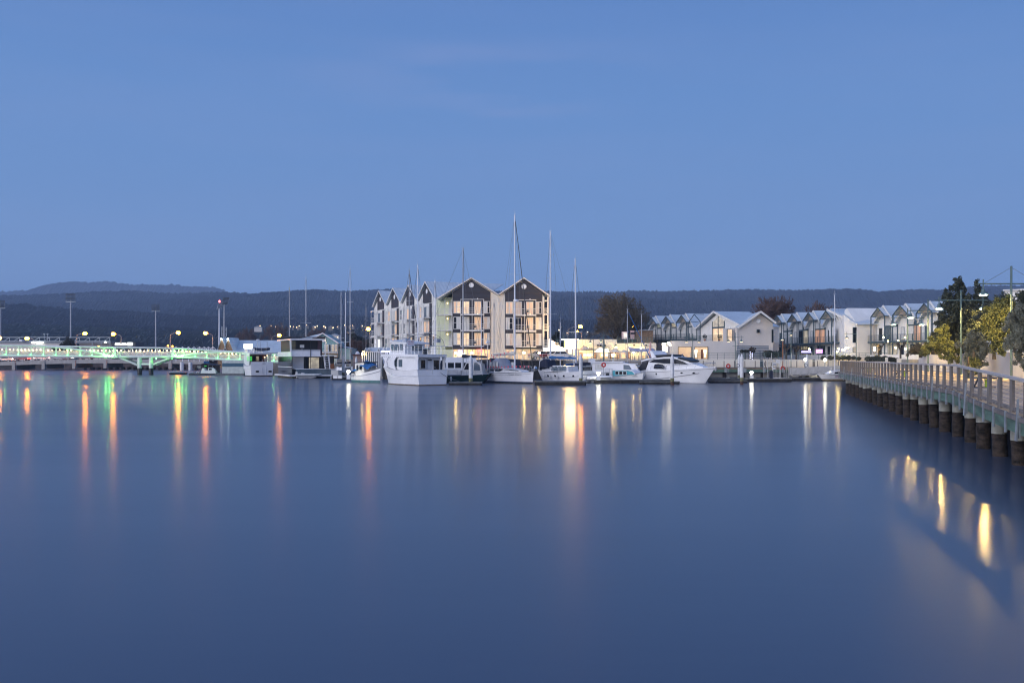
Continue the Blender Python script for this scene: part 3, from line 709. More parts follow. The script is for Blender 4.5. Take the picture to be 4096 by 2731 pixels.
for k in range(14):
    a, b_ = mid[k], mid[k+1]; ya, yb = (1427,1390) if k % 2 else (1390,1427)
    MB().bar((fx(a),0,fz(ya)),(fx(b_),0,fz(yb)),.13).build('diagonal', M['bridgepaint'], t)
g = MB()
for (a,ya),(b_,yb) in zip(bot[:-1],bot[1:]): g.add([(fx(a),.2,fz(ya)+.12),(fx(b_),.2,fz(yb)+.12),(fx(b_),DEP-.2,fz(yb)+.12),(fx(a),DEP-.2,fz(ya)+.12),(fx(a),.2,fz(ya)-.05),(fx(b_),.2,fz(yb)-.05),(fx(b_),DEP-.2,fz(yb)-.05),(fx(a),DEP-.2,fz(ya)-.05)],[(0,1,2,3),(7,6,5,4),(0,4,5,1),(2,6,7,3)])
g.build('deck', M['deckwood'], t)
g = MB()
for (a,ya),(b_,yb) in zip(bot[:-1],bot[1:]): g.add([(fx(a),DEP-.3,fz(ya)+.15),(fx(b_),DEP-.3,fz(yb)+.15),(fx(b_),DEP-.3,fz(yb)+1.15),(fx(a),DEP-.3,fz(ya)+1.15),(fx(a),DEP-.34,fz(ya)+.15),(fx(b_),DEP-.34,fz(yb)+.15),(fx(b_),DEP-.34,fz(yb)+1.15),(fx(a),DEP-.34,fz(ya)+1.15)],[(0,1,2,3),(7,6,5,4),(0,4,5,1),(2,6,7,3)])
g.build('parapet_panel', M['fencepanel'], t)
px = -120
while px < 1330:
    MB().ball((fx(px),DEP-.55,fz(pr(bot,px))+1.28+ (.06 if int(px) % 2 else 0)),.05 if int(px) % 3 else .075,6).build('handrail_lamp', E['warmdot'], t); px += 15.5
# four columns with dark feet, and the raking struts
for px, dy in ((558,.1),(604,.1),(541,2.5),(587,2.5)):
    g = MB(); g.tube((fx(px),dy,PZ(1472,YF)),(fx(px),dy,fz(1427)-.2),.46 if dy < 1 else .34,14); c = g.build('column', M['bridgepaint'], t, smooth=True)
    MB().tube((fx(px),dy,-1),(fx(px),dy,PZ(1472,YF)),.47 if dy < 1 else .35,14).build('column_foot', M['black'], c, smooth=True)
for a, ya, b_, yb in ((478,1430,548,1460),(683,1430,608,1460)):
    for dy in (.1, 2.5): MB().tube((fx(a),dy,fz(ya)),(fx(b_),dy,fz(yb)),.22,8).build('strut', M['bridgepaint'], t, smooth=True)
MB().tube((fx(558),.1,fz(1457)),(fx(604),.1,fz(1457)),.28,10).build('cross_tube', M['bridgepaint'], t, smooth=True)
for px in (463, 694): MB().tube((fx(px-9),0,fz(1427)),(fx(px+9),0,fz(1427)),.36,10).build('node_sleeve', M['bridgepaint'], t, smooth=True)
# green lamps: strong ones at the arch feet, small ones at the posts and by the columns
for px, py, r in ((452,1421,.16),(438,1423.5,.16),(424,1424,.12),(704,1422,.16),(716,1424.5,.14),(730,1425,.12)):
    MB().ball((fx(px),-.30,fz(py)),r,8).build('green_lamp', E['green'], t)
for px in posts:
    if px in (461,692): continue
    MB().box(fx(px)-.09,fx(px)+.09,-.42,-.28,fz(pr(bot,px))+.30,fz(pr(bot,px))+.42).build('green_lamp', E['greenlow'], t)
def lamp(name, loc, col, watts, r, parent, kind='POINT'):
    l = bpy.data.lights.new(name, kind); l.energy = watts; l.color = col; l.shadow_soft_size = r
    o = bpy.data.objects.new(name, l); COL.objects.link(o); o.location = loc; o.parent = parent
    return o
GREEN = (.22, 1, .15)
for px in posts:
    if px in (461,692): continue
    lamp('green_light', (fx(px), -.75, fz((pr(bot,px)+pr(top,px))/2)), GREEN, 19, .06, t)
for px, py, w_ in ((430,1417,90),(400,1419,55),(445,1421,90),(722,1418,90),(750,1423,50),(706,1420,60),(572,1445,12),(617,1445,26),(660,1432,24),(500,1432,12)):
    lamp('green_light', (fx(px), -.9, fz(py)), GREEN, w_, .08, t)
for px in (616, 680):
    MB().ball((fx(px),1.3,fz(1433)),.09,8).build('green_lamp', E['green'], t)

# ---- zigzag light frames behind the bridge
Y = 262; t = thing('zigzag_frame', 'row of white zigzag roof frames behind the footbridge', 'frame', (PX(800,Y),Y,2.6)); X0 = PX(800,Y)
g = MB()
for i,px in enumerate((704,730,754,776,798,817,834,852)):
    w = 12; a, c_, b_ = PX(px-w,Y)-X0, PX(px,Y)-X0, PX(px+w,Y)-X0; zt = PZ(1387,Y)-2.6; zb = PZ(1397,Y)-2.6
    g.bar((a,0,zb),(c_,0,zt),.12); g.bar((c_,0,zt),(b_,0,zb),.12); g.bar((c_,0,zt),(c_,0,0),.14)
g.build('frames', M['white'], t)

# ---- boat shed with two floodlit gables and a long blue-grey roof
Y = 236; X0 = PX(1000,Y); z0 = 2.6
def sx(px): return PX(px,Y)-X0
def sz(py): return PZ(py,Y)-z0
t = thing('boat_shed', 'long boat shed with a blue-grey roof and two pointed floodlit gables', 'shed', (X0,Y,z0))
g = MB(); g.add([(sx(905),0,sz(1409)),(sx(1135),0,sz(1409)),(sx(1135),9,sz(1358)),(sx(914),9,sz(1358)),(sx(914),18,sz(1409)),(sx(1135),18,sz(1409))],[(0,1,2,3),(3,2,5,4)]); g.build('roof', M['roof'], t)
g = MB(); g.box(sx(908),sx(1132),.3,17,-2,sz(1410)); g.build('wall', M['turqwall'], t)
for i,px in enumerate((891,917)):
    g = MB(); zt = sz(1354); zb = sz(1402); hw = 2.55*.5*F/Y/ (F/Y)
    c_ = sx(px); g.prism([(c_-1.0,-.6,zb-4),(c_+1.0,-.6,zb-4),(c_+1.0,-.6,zb),(c_,-.6,zt),(c_-1.0,-.6,zb)],(0,8,0)); gb = g.build('gable', M['brick'], t)
    g = MB()
    for sgn in (-1,1): g.add([(c_+sgn*1.25,-.9,zb-.4),(c_,-.9,zt+.12),(c_,8,zt+.12),(c_+sgn*1.25,8,zb-.4),(c_+sgn*1.25,-.9,zb-.25),(c_,-.9,zt+.27),(c_,8,zt+.27),(c_+sgn*1.25,8,zb-.25)],[(0,1,2,3),(7,6,5,4),(0,4,5,1),(3,2,6,7)])
    g.build('gable_roof', M['roof'], gb)
    MB().ball((c_,-1.25,zt-.15),.16,8).build('floodlight', emit('cool_floodlight', (.92,1,.94), 60) if i == 0 else bpy.data.materials['cool_floodlight'], gb)
g = MB(); g.box(sx(981),sx(1013),-1.2,-.9,sz(1394),sz(1376)); g.build('lit_sign', E['whitesign'], t)

# ---- turquoise gable building with a round emblem
Y = 232; X0 = PX(1300,Y)
def sx(px): return PX(px,Y)-X0
def sz(py): return PZ(py,Y)-z0
t = thing('rowing_club', 'turquoise clad building with a round white emblem on its gable', 'building', (X0,Y,z0))
g = MB(); g.prism([(sx(1240),0,sz(1430)),(sx(1352),0,sz(1430)),(sx(1352),0,sz(1371)),(sx(1292),0,sz(1334)),(sx(1240),0,sz(1366))],(0,10,0)); g.box(sx(1352),sx(1402),1.0,9,-1,sz(1392)); g.build('wall', M['turqwall'], t)
g = MB(); g.add([(sx(1232),-.5,sz(1371.5)),(sx(1291.5),-.5,sz(1332.5)),(sx(1200),12,sz(1339)),(sx(1105),12,sz(1364))],[(0,1,2,3)]); g.add([(sx(1291.5),-.5,sz(1332.5)),(sx(1358),-.5,sz(1374)),(sx(1352),12,sz(1374)),(sx(1200),12,sz(1339))],[(0,1,2,3)])
g.add([(sx(1355),.6,sz(1383)),(sx(1403),.6,sz(1394)),(sx(1403),9.4,sz(1394)),(sx(1355),9.4,sz(1383))],[(0,1,2,3)])
g.build('roof', M['roof'], t)
g = MB(); g.bar((sx(1239),-.55,sz(1367.5)),(sx(1291.5),-.55,sz(1332.3)),.2); g.bar((sx(1291.5),-.55,sz(1332.3)),(sx(1356),-.55,sz(1373.5)),.2); g.build('bargeboard', M['white'], t)
e = MB().disc((sx(1294),-.12,sz(1356)),.66,th=.1).build('emblem', M['signwhite'], t)
g = MB(); g.bar((sx(1293.5),-.16,sz(1362)),(sx(1294.5),-.16,sz(1352)),.05)
for a,b_,r in ((-.12,.15,.16),(.16,.22,.15),(.02,.34,.13)): g.disc((sx(1294)+a,-.2,sz(1356)+b_),r,th=.06,n=10)
g.build('emblem_tree', mat('emblem_green',(.10,.35,.12),.6), e)
g = MB(); g.box(sx(1240),sx(1353),-.6,-.05,sz(1412),sz(1408)); g.build('balcony', M['offwhite'], t)
for i,(a,b_) in enumerate(((1298,1313),(1315,1324),(1326,1338),(1340,1350))):
    f = MB().box(sx(a),sx(b_),-.10,.05,sz(1406),sz(1377)).build('window', M['white'], t)
    MB().box(sx(a)+.08,sx(b_)-.08,-.14,-.105,sz(1405),sz(1378)).build('pane', E['dim'] if i != 1 else M['darkglass'], f)
g = MB(); g.bar((sx(1240),-.6,sz(1394)),(sx(1352),-.6,sz(1394)),.06); g.build('balcony_rail', M['black'], t)
g = MB(); g.box(sx(1240),sx(1352),-.02,.06,sz(1430),sz(1413)); g.build('lower_wall', mat('ochre_wall',(.30,.24,.13),.8), t)

# ---- barge shed and pontoons left of the liveaboard
Y = 205; X0 = PX(920,Y)
def sx(px): return PX(px,Y)-X0
t = thing('barge_shed', 'grey-white floating shed with a dark blue band, left of the white liveaboard', 'shed', (X0,Y,0))
g = MB(); g.box(sx(888),sx(975),0,6,.35,PZ(1440,Y)); g.prism([(sx(879),3,.35),(sx(888),0,.35),(sx(888),0,PZ(1440,Y)),(sx(879),3,PZ(1440,Y))],(.1,3,0)); g.build('wall', mat('pale_green_panels',(.50,.56,.54),.6), t)
MB().box(sx(889),sx(975),-.03,.02,PZ(1466.5,Y),PZ(1452,Y)).build('blue_band', M['bluewall'], t)
MB().box(sx(870),sx(985),-2,8,-.3,.33).build('float', M['dock'], t)
def pontoon(label, x0p, x1p, Y, depth, top=.35, name='pontoon', m=None, cat='pontoon', group=None, boards=True):
    a, b_ = PX(x0p,Y), PX(x1p,Y); c_ = (a+b_)/2
    t = thing(name, label, cat, (c_,Y,0), 0, group)
    MB().box(a-c_,b_-c_,0,depth,top-.12,top).build('deck', m or M['dock'], t)
    g = MB(); g.box(a-c_+.05,b_-c_-.05,.05,depth-.05,-.4,top-.125)
    n = max(2,int((b_-a)/3.2))
    for i in range(n+1):
        x = a-c_+.3+(b_-a-.6)*i/n; g.box(x-.12,x+.12,-.12,.05,-.3,top-.13)
    g.build('floats', M['dockside'], t)
    return t
pontoon('low grey pontoon dotted with white birds left of the blue kiosk', 676, 725, 212, 4)
pontoon('wide grey pontoon in front of the small kiosk with the blue sign', 755, 880, 206, 14)
rb = random.Random(8)
for i in range(46):
    px = rb.choice([rb.uniform(678,723), rb.uniform(678,723), rb.uniform(728,800)]); Yb = rb.uniform(212.5,215.5) if px < 724 else rb.uniform(208,219)
    if 724 < px < 757: Yb = 212.5; px = rb.uniform(690, 722)
    t = thing('seagull', 'small white gull resting on the grey pontoons behind the bridge', 'bird', (PX(px,Yb),Yb,.35), rb.uniform(0,6), 'gulls resting on the pontoons')
    g = MB(); g.ball((0,0,.14),.16,6,.7,1.3,.8); g.ball((.17,0,.27),.075,6); g.prism([(-.16,-.05,.15),(-.16,.05,.15),(-.33,0,.14)],(0,0,.03)); g.tube((.23,0,.26),(.31,0,.25),.02,4); g.tube((0,.04,0),(0,.04,.1),.015,4); g.tube((0,-.04,0),(0,-.04,.1),.015,4)
    g.build('body', M['white'], t)
Y = 214; X0 = PX(825,Y); t = thing('kiosk', 'small dark kiosk with a sloping roof and a blue sign on the pontoon', 'kiosk', (X0,Y,.35))
def sx(px): return PX(px,Y)-X0
def sz(py): return PZ(py,Y)-.35
MB().box(sx(802),sx(852),2,5,0,sz(1460)).build('wall', M['black'], t)
g = MB(); g.prism([(sx(790),-.2,sz(1461)),(sx(815),-.2,sz(1455)),(sx(815),-.2,sz(1453.5)),(sx(790),-.2,sz(1459.5))],(0,5.5,0)); g.prism([(sx(815),-.2,sz(1455)),(sx(856),-.2,sz(1461)),(sx(856),-.2,sz(1459.5)),(sx(815),-.2,sz(1453.5))],(0,5.5,0)); g.build('roof', M['navy'], t)
MB().box(sx(817),sx(839),-.4,-.2,sz(1453),sz(1444)).build('sign', M['blue'], t)
MB().box(sx(789),sx(803),.2,.5,sz(1472),sz(1459.5)).build('side_screen', M['offwhite'], t)
MB().box(sx(805),sx(815),1.9,1.98,sz(1466),sz(1462)).build('window', E['greenwin'], t)
g = MB()
for px in (803,817,833,851): g.tube((sx(px),0,0),(sx(px),0,sz(1459)),.05,5)
g.build('roof_posts', M['galv'], t)
g = MB(); X0 = PX(838,209)
t = thing('catamaran', 'little white workboat resting on the wide pontoon', 'boat', (PX(837,209),209,.35))
g.slab([(-1.6,0),(-1.45,.45),(-1.3,1.05),(-.9,1.05),(-.75,.6),(-.1,.55),(.05,1.1),(.7,1.1),(1.2,.8),(1.55,.2),(1.5,0)], lambda x,z: .7-.1*max(0,x)); g.build('hull', M['white'], t)
MB().panel([(.1,.65),(.7,.65),(.75,1.0),(.15,1.0)], lambda x,z: .7-.1*max(0,x)).build('window', M['darkglass'], t)
# ================================================================== APARTMENT BLOCK
def rail_part(parent, name, p0, p1, h, n_bars, m, posts=None, r=.03, vert=False):
    """a balcony rail between two points of the parent's space"""
    p0 = Vector(p0); p1 = Vector(p1); g = MB()
    for k in range(n_bars): 
        z = h*(k+1)/n_bars; g.bar(p0+Vector((0,0,z)), p1+Vector((0,0,z)), r*2 if k < n_bars-1 else r*3)
    n = posts or max(2, int((p1-p0).length/1.2))
    for i in range(n+1):
        q = p0.lerp(p1, i/n); g.bar(q, q+Vector((0,0,h)), r*2)
    return g.build(name, m, parent)
def win(parent, x0, x1, z0, z1, y, pane, frame=None, mull=1, trans=None, depth=.08, fw=.09, name='window', swap=False):
    """window in a wall facing -y of the parent (swap: facing -x): frame plus a pane child; pane stands proud of nothing"""
    frame = frame or M['offwhite']
    def bx(g, a, b_, c_, d_, e, f):
        g.box(a,b_,c_,d_,e,f) if not swap else g.box(c_,d_,-b_,-a,e,f)
    g = MB()
    bx(g, x0,x1,y-depth,y+.02,z1-fw,z1); bx(g, x0,x1,y-depth,y+.02,z0,z0+fw)
    bx(g, x0,x0+fw,y-depth,y+.02,z0+fw,z1-fw); bx(g, x1-fw,x1,y-depth,y+.02,z0+fw,z1-fw)
    for i in range(1, mull+1):
        if mull: x = x0+(x1-x0)*i/(mull+1); bx(g, x-fw*.4,x+fw*.4,y-depth,y+.02,z0+fw,z1-fw)
    if trans: z = z0+(z1-z0)*trans; bx(g, x0+fw,x1-fw,y-depth+.01,y+.02,z-fw*.4,z+fw*.4)
    f = g.build(name, frame, parent)
    g = MB(); bx(g, x0+fw*.9,x1-fw*.9,y-.045,y-.012,z0+fw*.9,z1-fw*.9); g.build('pane', pane, f)
    return f
ra = random.Random(21)
YA = 181.0; S = F/YA
def ax(px): return PX(px, YA)
XA0 = ax(1778); ROTA = math.radians(-2.2)
T = thing('apartment_building', 'large cream and charcoal waterfront apartment block with pointed gables and lit rooms', 'apartment building', (XA0, YA, GZ), ROTA)
def lx(px): return (ax(px)-XA0)/math.cos(ROTA)
def lz(py): return PZ(py, YA)-GZ
W1 = lx(1994); W2 = lx(2193)
E1, A1, E2, A2 = lz(1180), lz(1113), lz(1184), lz(1114)
D = 16
MX = (0+W1)/2; MX = lx(1886); MX2 = lx(2096)
# front block walls
g = MB(); g.prism([(lx(1810),0,0),(lx(2172),0,0),(lx(2172),0,lz(1181)),(MX2,0,A2-.25),(W1,0,E1-.2),(MX,0,A1-.25),(lx(1810),0,lz(1163))],(0,D,0)); g.build('wall', M['cream'], T)
# ground floor openings sit in front of this wall; charcoal cladding in two panels
for (a, b_, ap) in ((1811,1962,MX),(2020,2168,MX2)):
    xa, xb = lx(a), lx(b_)
    def top(x):
        ridge = A1 if ap == MX else A2
        sl = (A1-E1)/(MX-0) if ap == MX else (A2-E1)/(MX2-W1)
        return ridge - abs(x-ap)*sl - .35
    g = MB(); g.prism([(xa,-.12,lz(1396)),(xb,-.12,lz(1396)),(xb,-.12,top(xb)),(ap,-.12,top(ap)),(xa,-.12,top(xa))],(0,.115,0)); g.build('charcoal_cladding', M['charcoal'], T)
    g = MB(); g.disc((ap,-.2,lz(1141 if ap == MX else 1147)),.42,th=.07,n=24); o_ = g.build('round_vent', M['signwhite'], T)
    MB().torus((ap,-.2,lz(1141 if ap == MX else 1147)),.42,.05,'y',24,6).build('vent_frame', M['offwhite'], o_)
# roofs of the two front gables (thin sheets with a fascia)
def gable_roof(parent, xl, xr, ap, zl, zr, za, y0, y1, th=.12, m=None, fascia=None):
    g = MB(); g.add([(xl,y0,zl),(ap,y0,za),(ap,y1,za),(xl,y1,zl),(xl,y0,zl+th),(ap,y0,za+th),(ap,y1,za+th),(xl,y1,zl+th)],[(0,1,2,3),(7,6,5,4),(0,4,5,1),(1,5,6,2),(2,6,7,3),(3,7,4,0)])
    g.add([(ap,y0,za),(xr,y0,zr),(xr,y1,zr),(ap,y1,za),(ap,y0,za+th),(xr,y0,zr+th),(xr,y1,zr+th),(ap,y1,za+th)],[(0,1,2,3),(7,6,5,4),(0,4,5,1),(1,5,6,2),(2,6,7,3),(3,7,4,0)])
    r = g.build('roof', m or M['roofy'], parent)
    if fascia:
        g = MB(); g.bar((xl,y0-.03,zl+.02),(ap,y0-.03,za+.02),.06,.22); g.bar((ap,y0-.03,za+.02),(xr,y0-.03,zr+.02),.06,.22); g.build('bargeboard', fascia, r)
    return r
gable_roof(T, -1.4, W1+.05, MX, E1-.75, E1-.05, A1, -.55, D, m=M['roofy'], fascia=M['pinkwall'])
gable_roof(T, W1-.05, W2+.5, MX2, E1-.05, E2-.25, A2, -.55, D, m=M['roofy'], fascia=M['pinkwall'])
g = MB(); zr1 = A1-abs(lx(1823)-MX)*(A1-E1)/MX; zr2 = A2-abs(lx(2028)-MX2)*(A2-E1)/(MX2-W1)
g.box(lx(1817),lx(1830),5,5.6,zr1-.3,zr1+.35); g.box(lx(2022),lx(2034),5,5.6,zr2-.3,zr2+.35); g.build('roof_vents', M['offwhite'], T)
MB().tube((W1,-.3,0),(W1,-.3,E1-.2),.07,8).build('downpipe', M['cream'], T)
# balconies and windows of the two front bays
floors = [(1257,1205),(1319.5,1267),(1383,1331)]       # slab row, head row
for bay, (c0, c1, bal0, bal1) in enumerate(((1811,1962,1845,1938),(2020,2168,2054,2145))):
    for fl, (ys, yh) in enumerate(floors):
        dy = 0 if bay == 0 else 2.5
        zs, zh = lz(ys+dy), lz(yh+dy)
        def lit(): return ra.choice((E['warmwin'],E['warmwin'],E['warmdim'],E['warmdim'],M['curtain'],M['curtain'],M['darkglass']))
        # left pair, left door, right door, right pair
        W_ = [(c0+3,c0+17,0), (c0+17,c0+32,0), (bal0+4,bal0+33,1), (bal1-41,bal1-12,1), (bal1-3,c1-12,0), (c1-13,c1-2,0)]
        for k,(a,b_,door) in enumerate(W_):
            p = lit()
            if bay == 0 and fl != 1 and k in (1,2): p = E['warmwin2']
            if bay == 1 and k == 0: p = E['warmwin'] if fl == 0 else M['curtain']
            if k == 3: p = E['warmwin'] if (bay,fl) != (1,2) else E['warmdim']
            if bay == 0 and fl == 1 and k < 3: p = (M['darkglass'],M['curtain'],M['curtain'])[k]
            if k in (5,) : p = M['curtain'] if fl else M['darkglass']
            win(T, lx(a), lx(b_), zs+(.05 if door else .15), zh, -.12, p, mull=(1 if door else 0), trans=None if door else .52, depth=.07, name='balcony_door' if door else 'window')
        # balcony: slab, rail, frame posts
        g = MB(); g.box(lx(bal0),lx(bal1),-1.7,-.13,zs-.18,zs); bl = g.build('balcony', M['offwhite'], T)
        rail_part(bl, 'railing', (lx(bal0)+.04,-1.66,zs), (lx(bal1)-.04,-1.66,zs), 1.0, 3, M['offwhite'], 3, .022)
        g = MB()
        for x in (lx(bal0)+.06, (lx(bal0)+lx(bal1))/2, lx(bal1)-.06): g.bar((x,-1.64,zs),(x,-1.64,zh+.25),.09)
        g.bar((lx(bal0),-1.64,zh+.25),(lx(bal1),-1.64,zh+.25),.1); g.bar((lx(bal0)+.06,-1.64,zh+.25),(lx(bal0)+.06,-.15,zh+.25),.08); g.bar((lx(bal1)-.06,-1.64,zh+.25),(lx(bal1)-.06,-.15,zh+.25),.08)
        g.build('frame', M['offwhite'], bl)
        for px in (bal0+40, bal0+58):
            x = lx(px); g = MB(); g.box(x-.22,x+.22,-1.2,-.8,zs+.40,zs+.45); g.box(x-.22,x+.22,-.84,-.8,zs+.45,zs+.85)
            for sx_ in (-.19,.19):
                for sy_ in (-1.17,-.83): g.bar((x+sx_,sy_,zs),(x+sx_,sy_,zs+.42),.035)
            if fl or bay: 
                o_ = g.build('balcony_chair', M['black'], bl)
        MB().ball((lx(bal0+66),-.3,zh+.45),.11,8).build('wall_light', E['pendantlow'] if fl else M['signwhite'], T)
# right side recess with cream balconies
g = MB()
for x in (lx(2174), lx(2191)): g.box(x-.13,x+.13,-.2,.1,0,lz(1186))
for ys in (1204,1258,1321,1385): g.box(lx(2174)+.13,lx(2191)-.13,-.15,.1,lz(ys)-.12,lz(ys)+.12)
g.build('side_frame', M['cream'], T)
g = MB(); g.box(lx(2173),lx(2192),2.5,2.7,0,lz(1186)); g.build('side_screen', M['darkglass'], T)
for ys in (1258,1321,1385): rail_part(T, 'side_railing', (lx(2175),-.05,lz(ys)+.1), (lx(2190),-.05,lz(ys)+.1), 1.0, 4, M['cream'], 4, .025)
# left return: open balconies under the eave between the two wings (cream-green light)
g = MB(); g.box(-.2,lx(1810)-.02,3.2,3.5,lz(1396),lz(1185)); g.box(-2.0,-.2,4.5,4.8,0,lz(1185)); g.box(lx(1752),lx(1810)-.02,0.2,3.1,0,lz(1398)); g.build('recess_wall', mat('pale_green_render',(.68,.72,.50),.8,var=.04), T)
for ys,yh in floors:
    zs = lz(ys); zh = lz(yh)
    g = MB(); g.box(lx(1747),lx(1811),-.1,3.2,zs-.16,zs); bl = g.build('recess_balcony', M['offwhite'], T)
    rail_part(bl, 'railing', (lx(1747)+.05,-.06,zs), (lx(1809),-.06,zs), 1.0, 3, M['offwhite'], 4, .022)
    g = MB(); g.bar((lx(1780),-.06,zs),(lx(1780),-.06,zs+2.7),.09); g.bar((lx(1809)-.06,-.06,zs),(lx(1809)-.06,-.06,zs+2.7),.09); g.build('frame', M['offwhite'], bl)
    win(T, lx(1789),lx(1803),zs+.03,zh,3.2,M['curtain'],mull=1,name='balcony_door')
    MB().ball((lx(1783),3.1,zs+2.2),.09,8).build('wall_light', E['pendantlow'], T)
# ground floor shops (recessed, lit)
g = MB(); g.box(lx(1813),lx(1962),-.06,-.012,.1,lz(1398)); g.build('shop_front', E['shop'], T)
g = MB(); g.box(lx(2022),lx(2168),-.06,-.012,.1,lz(1399)); g.build('shop_front', E['shopdim'], T)
g = MB()
for px in (1813,1832,1850,1870,1890,1915,1940,1961,2022,2045,2068,2090,2108,2125,2146,2167): g.box(lx(px)-.09,lx(px)+.09,-.14,-.065,.0,lz(1398))
for a,b_ in ((1813,1962),(2022,2168)): g.box(lx(a)+.1,lx(b_)-.1,-.11,-.07,lz(1410),lz(1408.5))
g.build('shop_mullions', M['cream'], T)
MB().box(lx(1907),lx(1932),-.5,-.15,lz(1409),lz(1398.5)).build('red_sign', E['redsign'], T)
g = MB(); g.torus((lx(1838),-.3,lz(1405)),.18,.035,'y',12,5); g.torus((lx(1844),-.3,lz(1406)),.16,.035,'y',12,5); g.torus((lx(1849),-.3,lz(1405.5)),.15,.035,'y',12,5); g.build('violet_neon', E['bluesign'], T)
MB().box(lx(1834),lx(1858),-.45,-.2,lz(1420),lz(1413)).build('white_sign', E['sign'], T)
# ---- the long left wing: four gables facing the bridge, seen foreshortened
pL = Vector((PX(1497,221),221,GZ)); pR = Vector((PX(1746,186),186,GZ))
uu = pR-pL; LW = uu.length; angW = math.atan2(uu.y, uu.x)
Wg = bpy.data.objects.new('wing', None)  # only used to measure; the wing's parts hang directly on the building
bpy.data.objects.remove(Wg)
invT = (Matrix.Translation(T.location) @ Matrix.Rotation(ROTA,4,'Z')).inverted()
class WingMB(MB):
    """collects in wing space (x along the facade, y inwards, z up) and builds in the building's space"""
    def build(s, name, m, parent=None, **k):
        mt = invT @ Matrix.Translation(pL) @ Matrix.Rotation(angW,4,'Z')
        if parent is None or parent == T:
            s.v = [tuple(mt @ Vector(p)) for p in s.v]; return MB.build(s, name, m, T, **k)
        s.v = [tuple(mt @ Vector(p)) for p in s.v]; return MB.build(s, name, m, parent, **k)
zE, zAp = 13.0, 16.6
HW = LW/4
h_eave = 11.3
g = WingMB()
prof = [(0,0,0),(LW,0,0),(LW,0,h_eave+.4)]
for k in range(3,-1,-1): prof += [(HW*(k+.5),0,h_eave+3.0),(HW*k,0,h_eave+.1)]
g.prism(prof,(0,10,0)); g.build('wing_wall', M['whitewall'])
for k in range(4):
    ap = HW*(k+.5); za = h_eave+3.55; zl = h_eave+.25
    g = WingMB()
    for sg in (-1,1):
        e_ = ap+sg*(HW/2+.02); g.add([(ap,-.5,za),(e_,-.5,zl),(e_,9,zl),(ap,16,za),(ap,-.5,za+.12),(e_,-.5,zl+.12),(e_,9,zl+.12),(ap,16,za+.12)],[(0,1,2,3),(7,6,5,4),(0,4,5,1),(1,5,6,2),(2,6,7,3),(3,7,4,0)])
    r_ = g.build('wing_roof', M['roof'])
    g = WingMB(); g.bar((ap-HW/2,-.53,zl+.03),(ap,-.53,za+.03),.06,.24); g.bar((ap,-.53,za+.03),(ap+HW/2,-.53,zl+.03),.06,.24); g.build('bargeboard', M['offwhite'], r_)
    hw = HW*.235; sl = (za-zl)/(HW/2)
    g = WingMB(); g.prism([(ap-hw,-.1,h_eave-.5),(ap+hw,-.1,h_eave-.5),(ap+hw,-.1,za-hw*sl-.35),(ap,-.1,za-.35),(ap-hw,-.1,za-hw*sl-.35)],(0,.095,0)); g.build('charcoal_cladding', M['charcoal'])
    g = WingMB(); g.disc((ap,-.18,h_eave+1.75),.46,th=.07,n=20); g.build('round_vent', M['signwhite'])
    g = WingMB(); g.box(ap+hw*.55,ap+hw*1.05,-.1,-.005,2.3,h_eave-.6); g.build('charcoal_strip', M['charcoal'])
    for fl in range(3):
        zs = 2.35+fl*2.85; zh = zs+2.15
        for j,(a,b_,kind) in enumerate(((.04,.17,'w'),(.29,.47,'d'),(.52,.63,'d'),(.80,.96,'w'))):
            x0,x1 = HW*(k+a), HW*(k+b_)
            lit_ = {(1,1,2):1,(1,2,2):1,(1,0,2):1,(1,0,1):1,(1,2,0):1,(2,0,1):1,(2,2,1):1,(3,1,1):1,(3,1,2):1,(3,2,0):1,(3,0,1):1,(3,0,2):1,(2,0,2):1,(1,1,0):0,(0,0,0):2,(0,0,1):2}.get((k,fl,j),0)
            pane = E['warmwin'] if lit_ == 1 else (E['coolwin'] if lit_ == 2 else (M['curtain'] if (k+fl+j)%3 else M['glass']))
            g = WingMB(); fw = .1
            g.box(x0,x1,-.09,.01,zh-fw,zh); g.box(x0,x1,-.09,.01,zs,zs+fw); g.box(x0,x0+fw,-.09,.01,zs+fw,zh-fw); g.box(x1-fw,x1,-.09,.01,zs+fw,zh-fw)
            m_ = (x0+x1)/2; g.box(m_-.04,m_+.04,-.09,.01,zs+fw,zh-fw)
            if kind == 'w': g.box(x0+fw,x1-fw,-.08,.01,zs+1.0,zs+1.08)
            f_ = g.build('window' if kind == 'w' else 'balcony_door', M['offwhite'])
            g = WingMB(); g.box(x0+.08,x1-.08,-.045,-.012,zs+.08,zh-.08); g.build('pane', pane, f_)
        g = WingMB(); g.box(HW*(k+.24),HW*(k+.70),-1.5,-.11,zs-.2,zs-.02); bl = g.build('balcony', M['offwhite'])
        g = WingMB(); x0,x1 = HW*(k+.24)+.05, HW*(k+.70)-.05
        for q in (.4,.7,1.02): g.bar((x0,-1.45,zs+q),(x1,-1.45,zs+q),.05)
        for q in (0,.25,.5,.75,1): g.bar((x0+(x1-x0)*q,-1.45,zs),(x0+(x1-x0)*q,-1.45,zs+1.02),.045)
        for q in (0,.5,1): g.bar((x0+(x1-x0)*q,-1.45,zs),(x0+(x1-x0)*q,-1.45,zs+2.6),.09)
        g.bar((x0,-1.45,zs+2.58),(x1,-1.45,zs+2.58),.1); g.build('railing', M['offwhite'], bl)
        g = WingMB(); g.bar((HW*(k+.05),-1.0,zs+2.5),(HW*(k+.30),-1.0,zs+2.5),.12,.2) if k == 0 else g.bar((HW*(k-.15),-1.2,zs+2.5),(HW*(k+.2),-1.2,zs+2.5),.1,.16); g.build('beam', M['offwhite'])
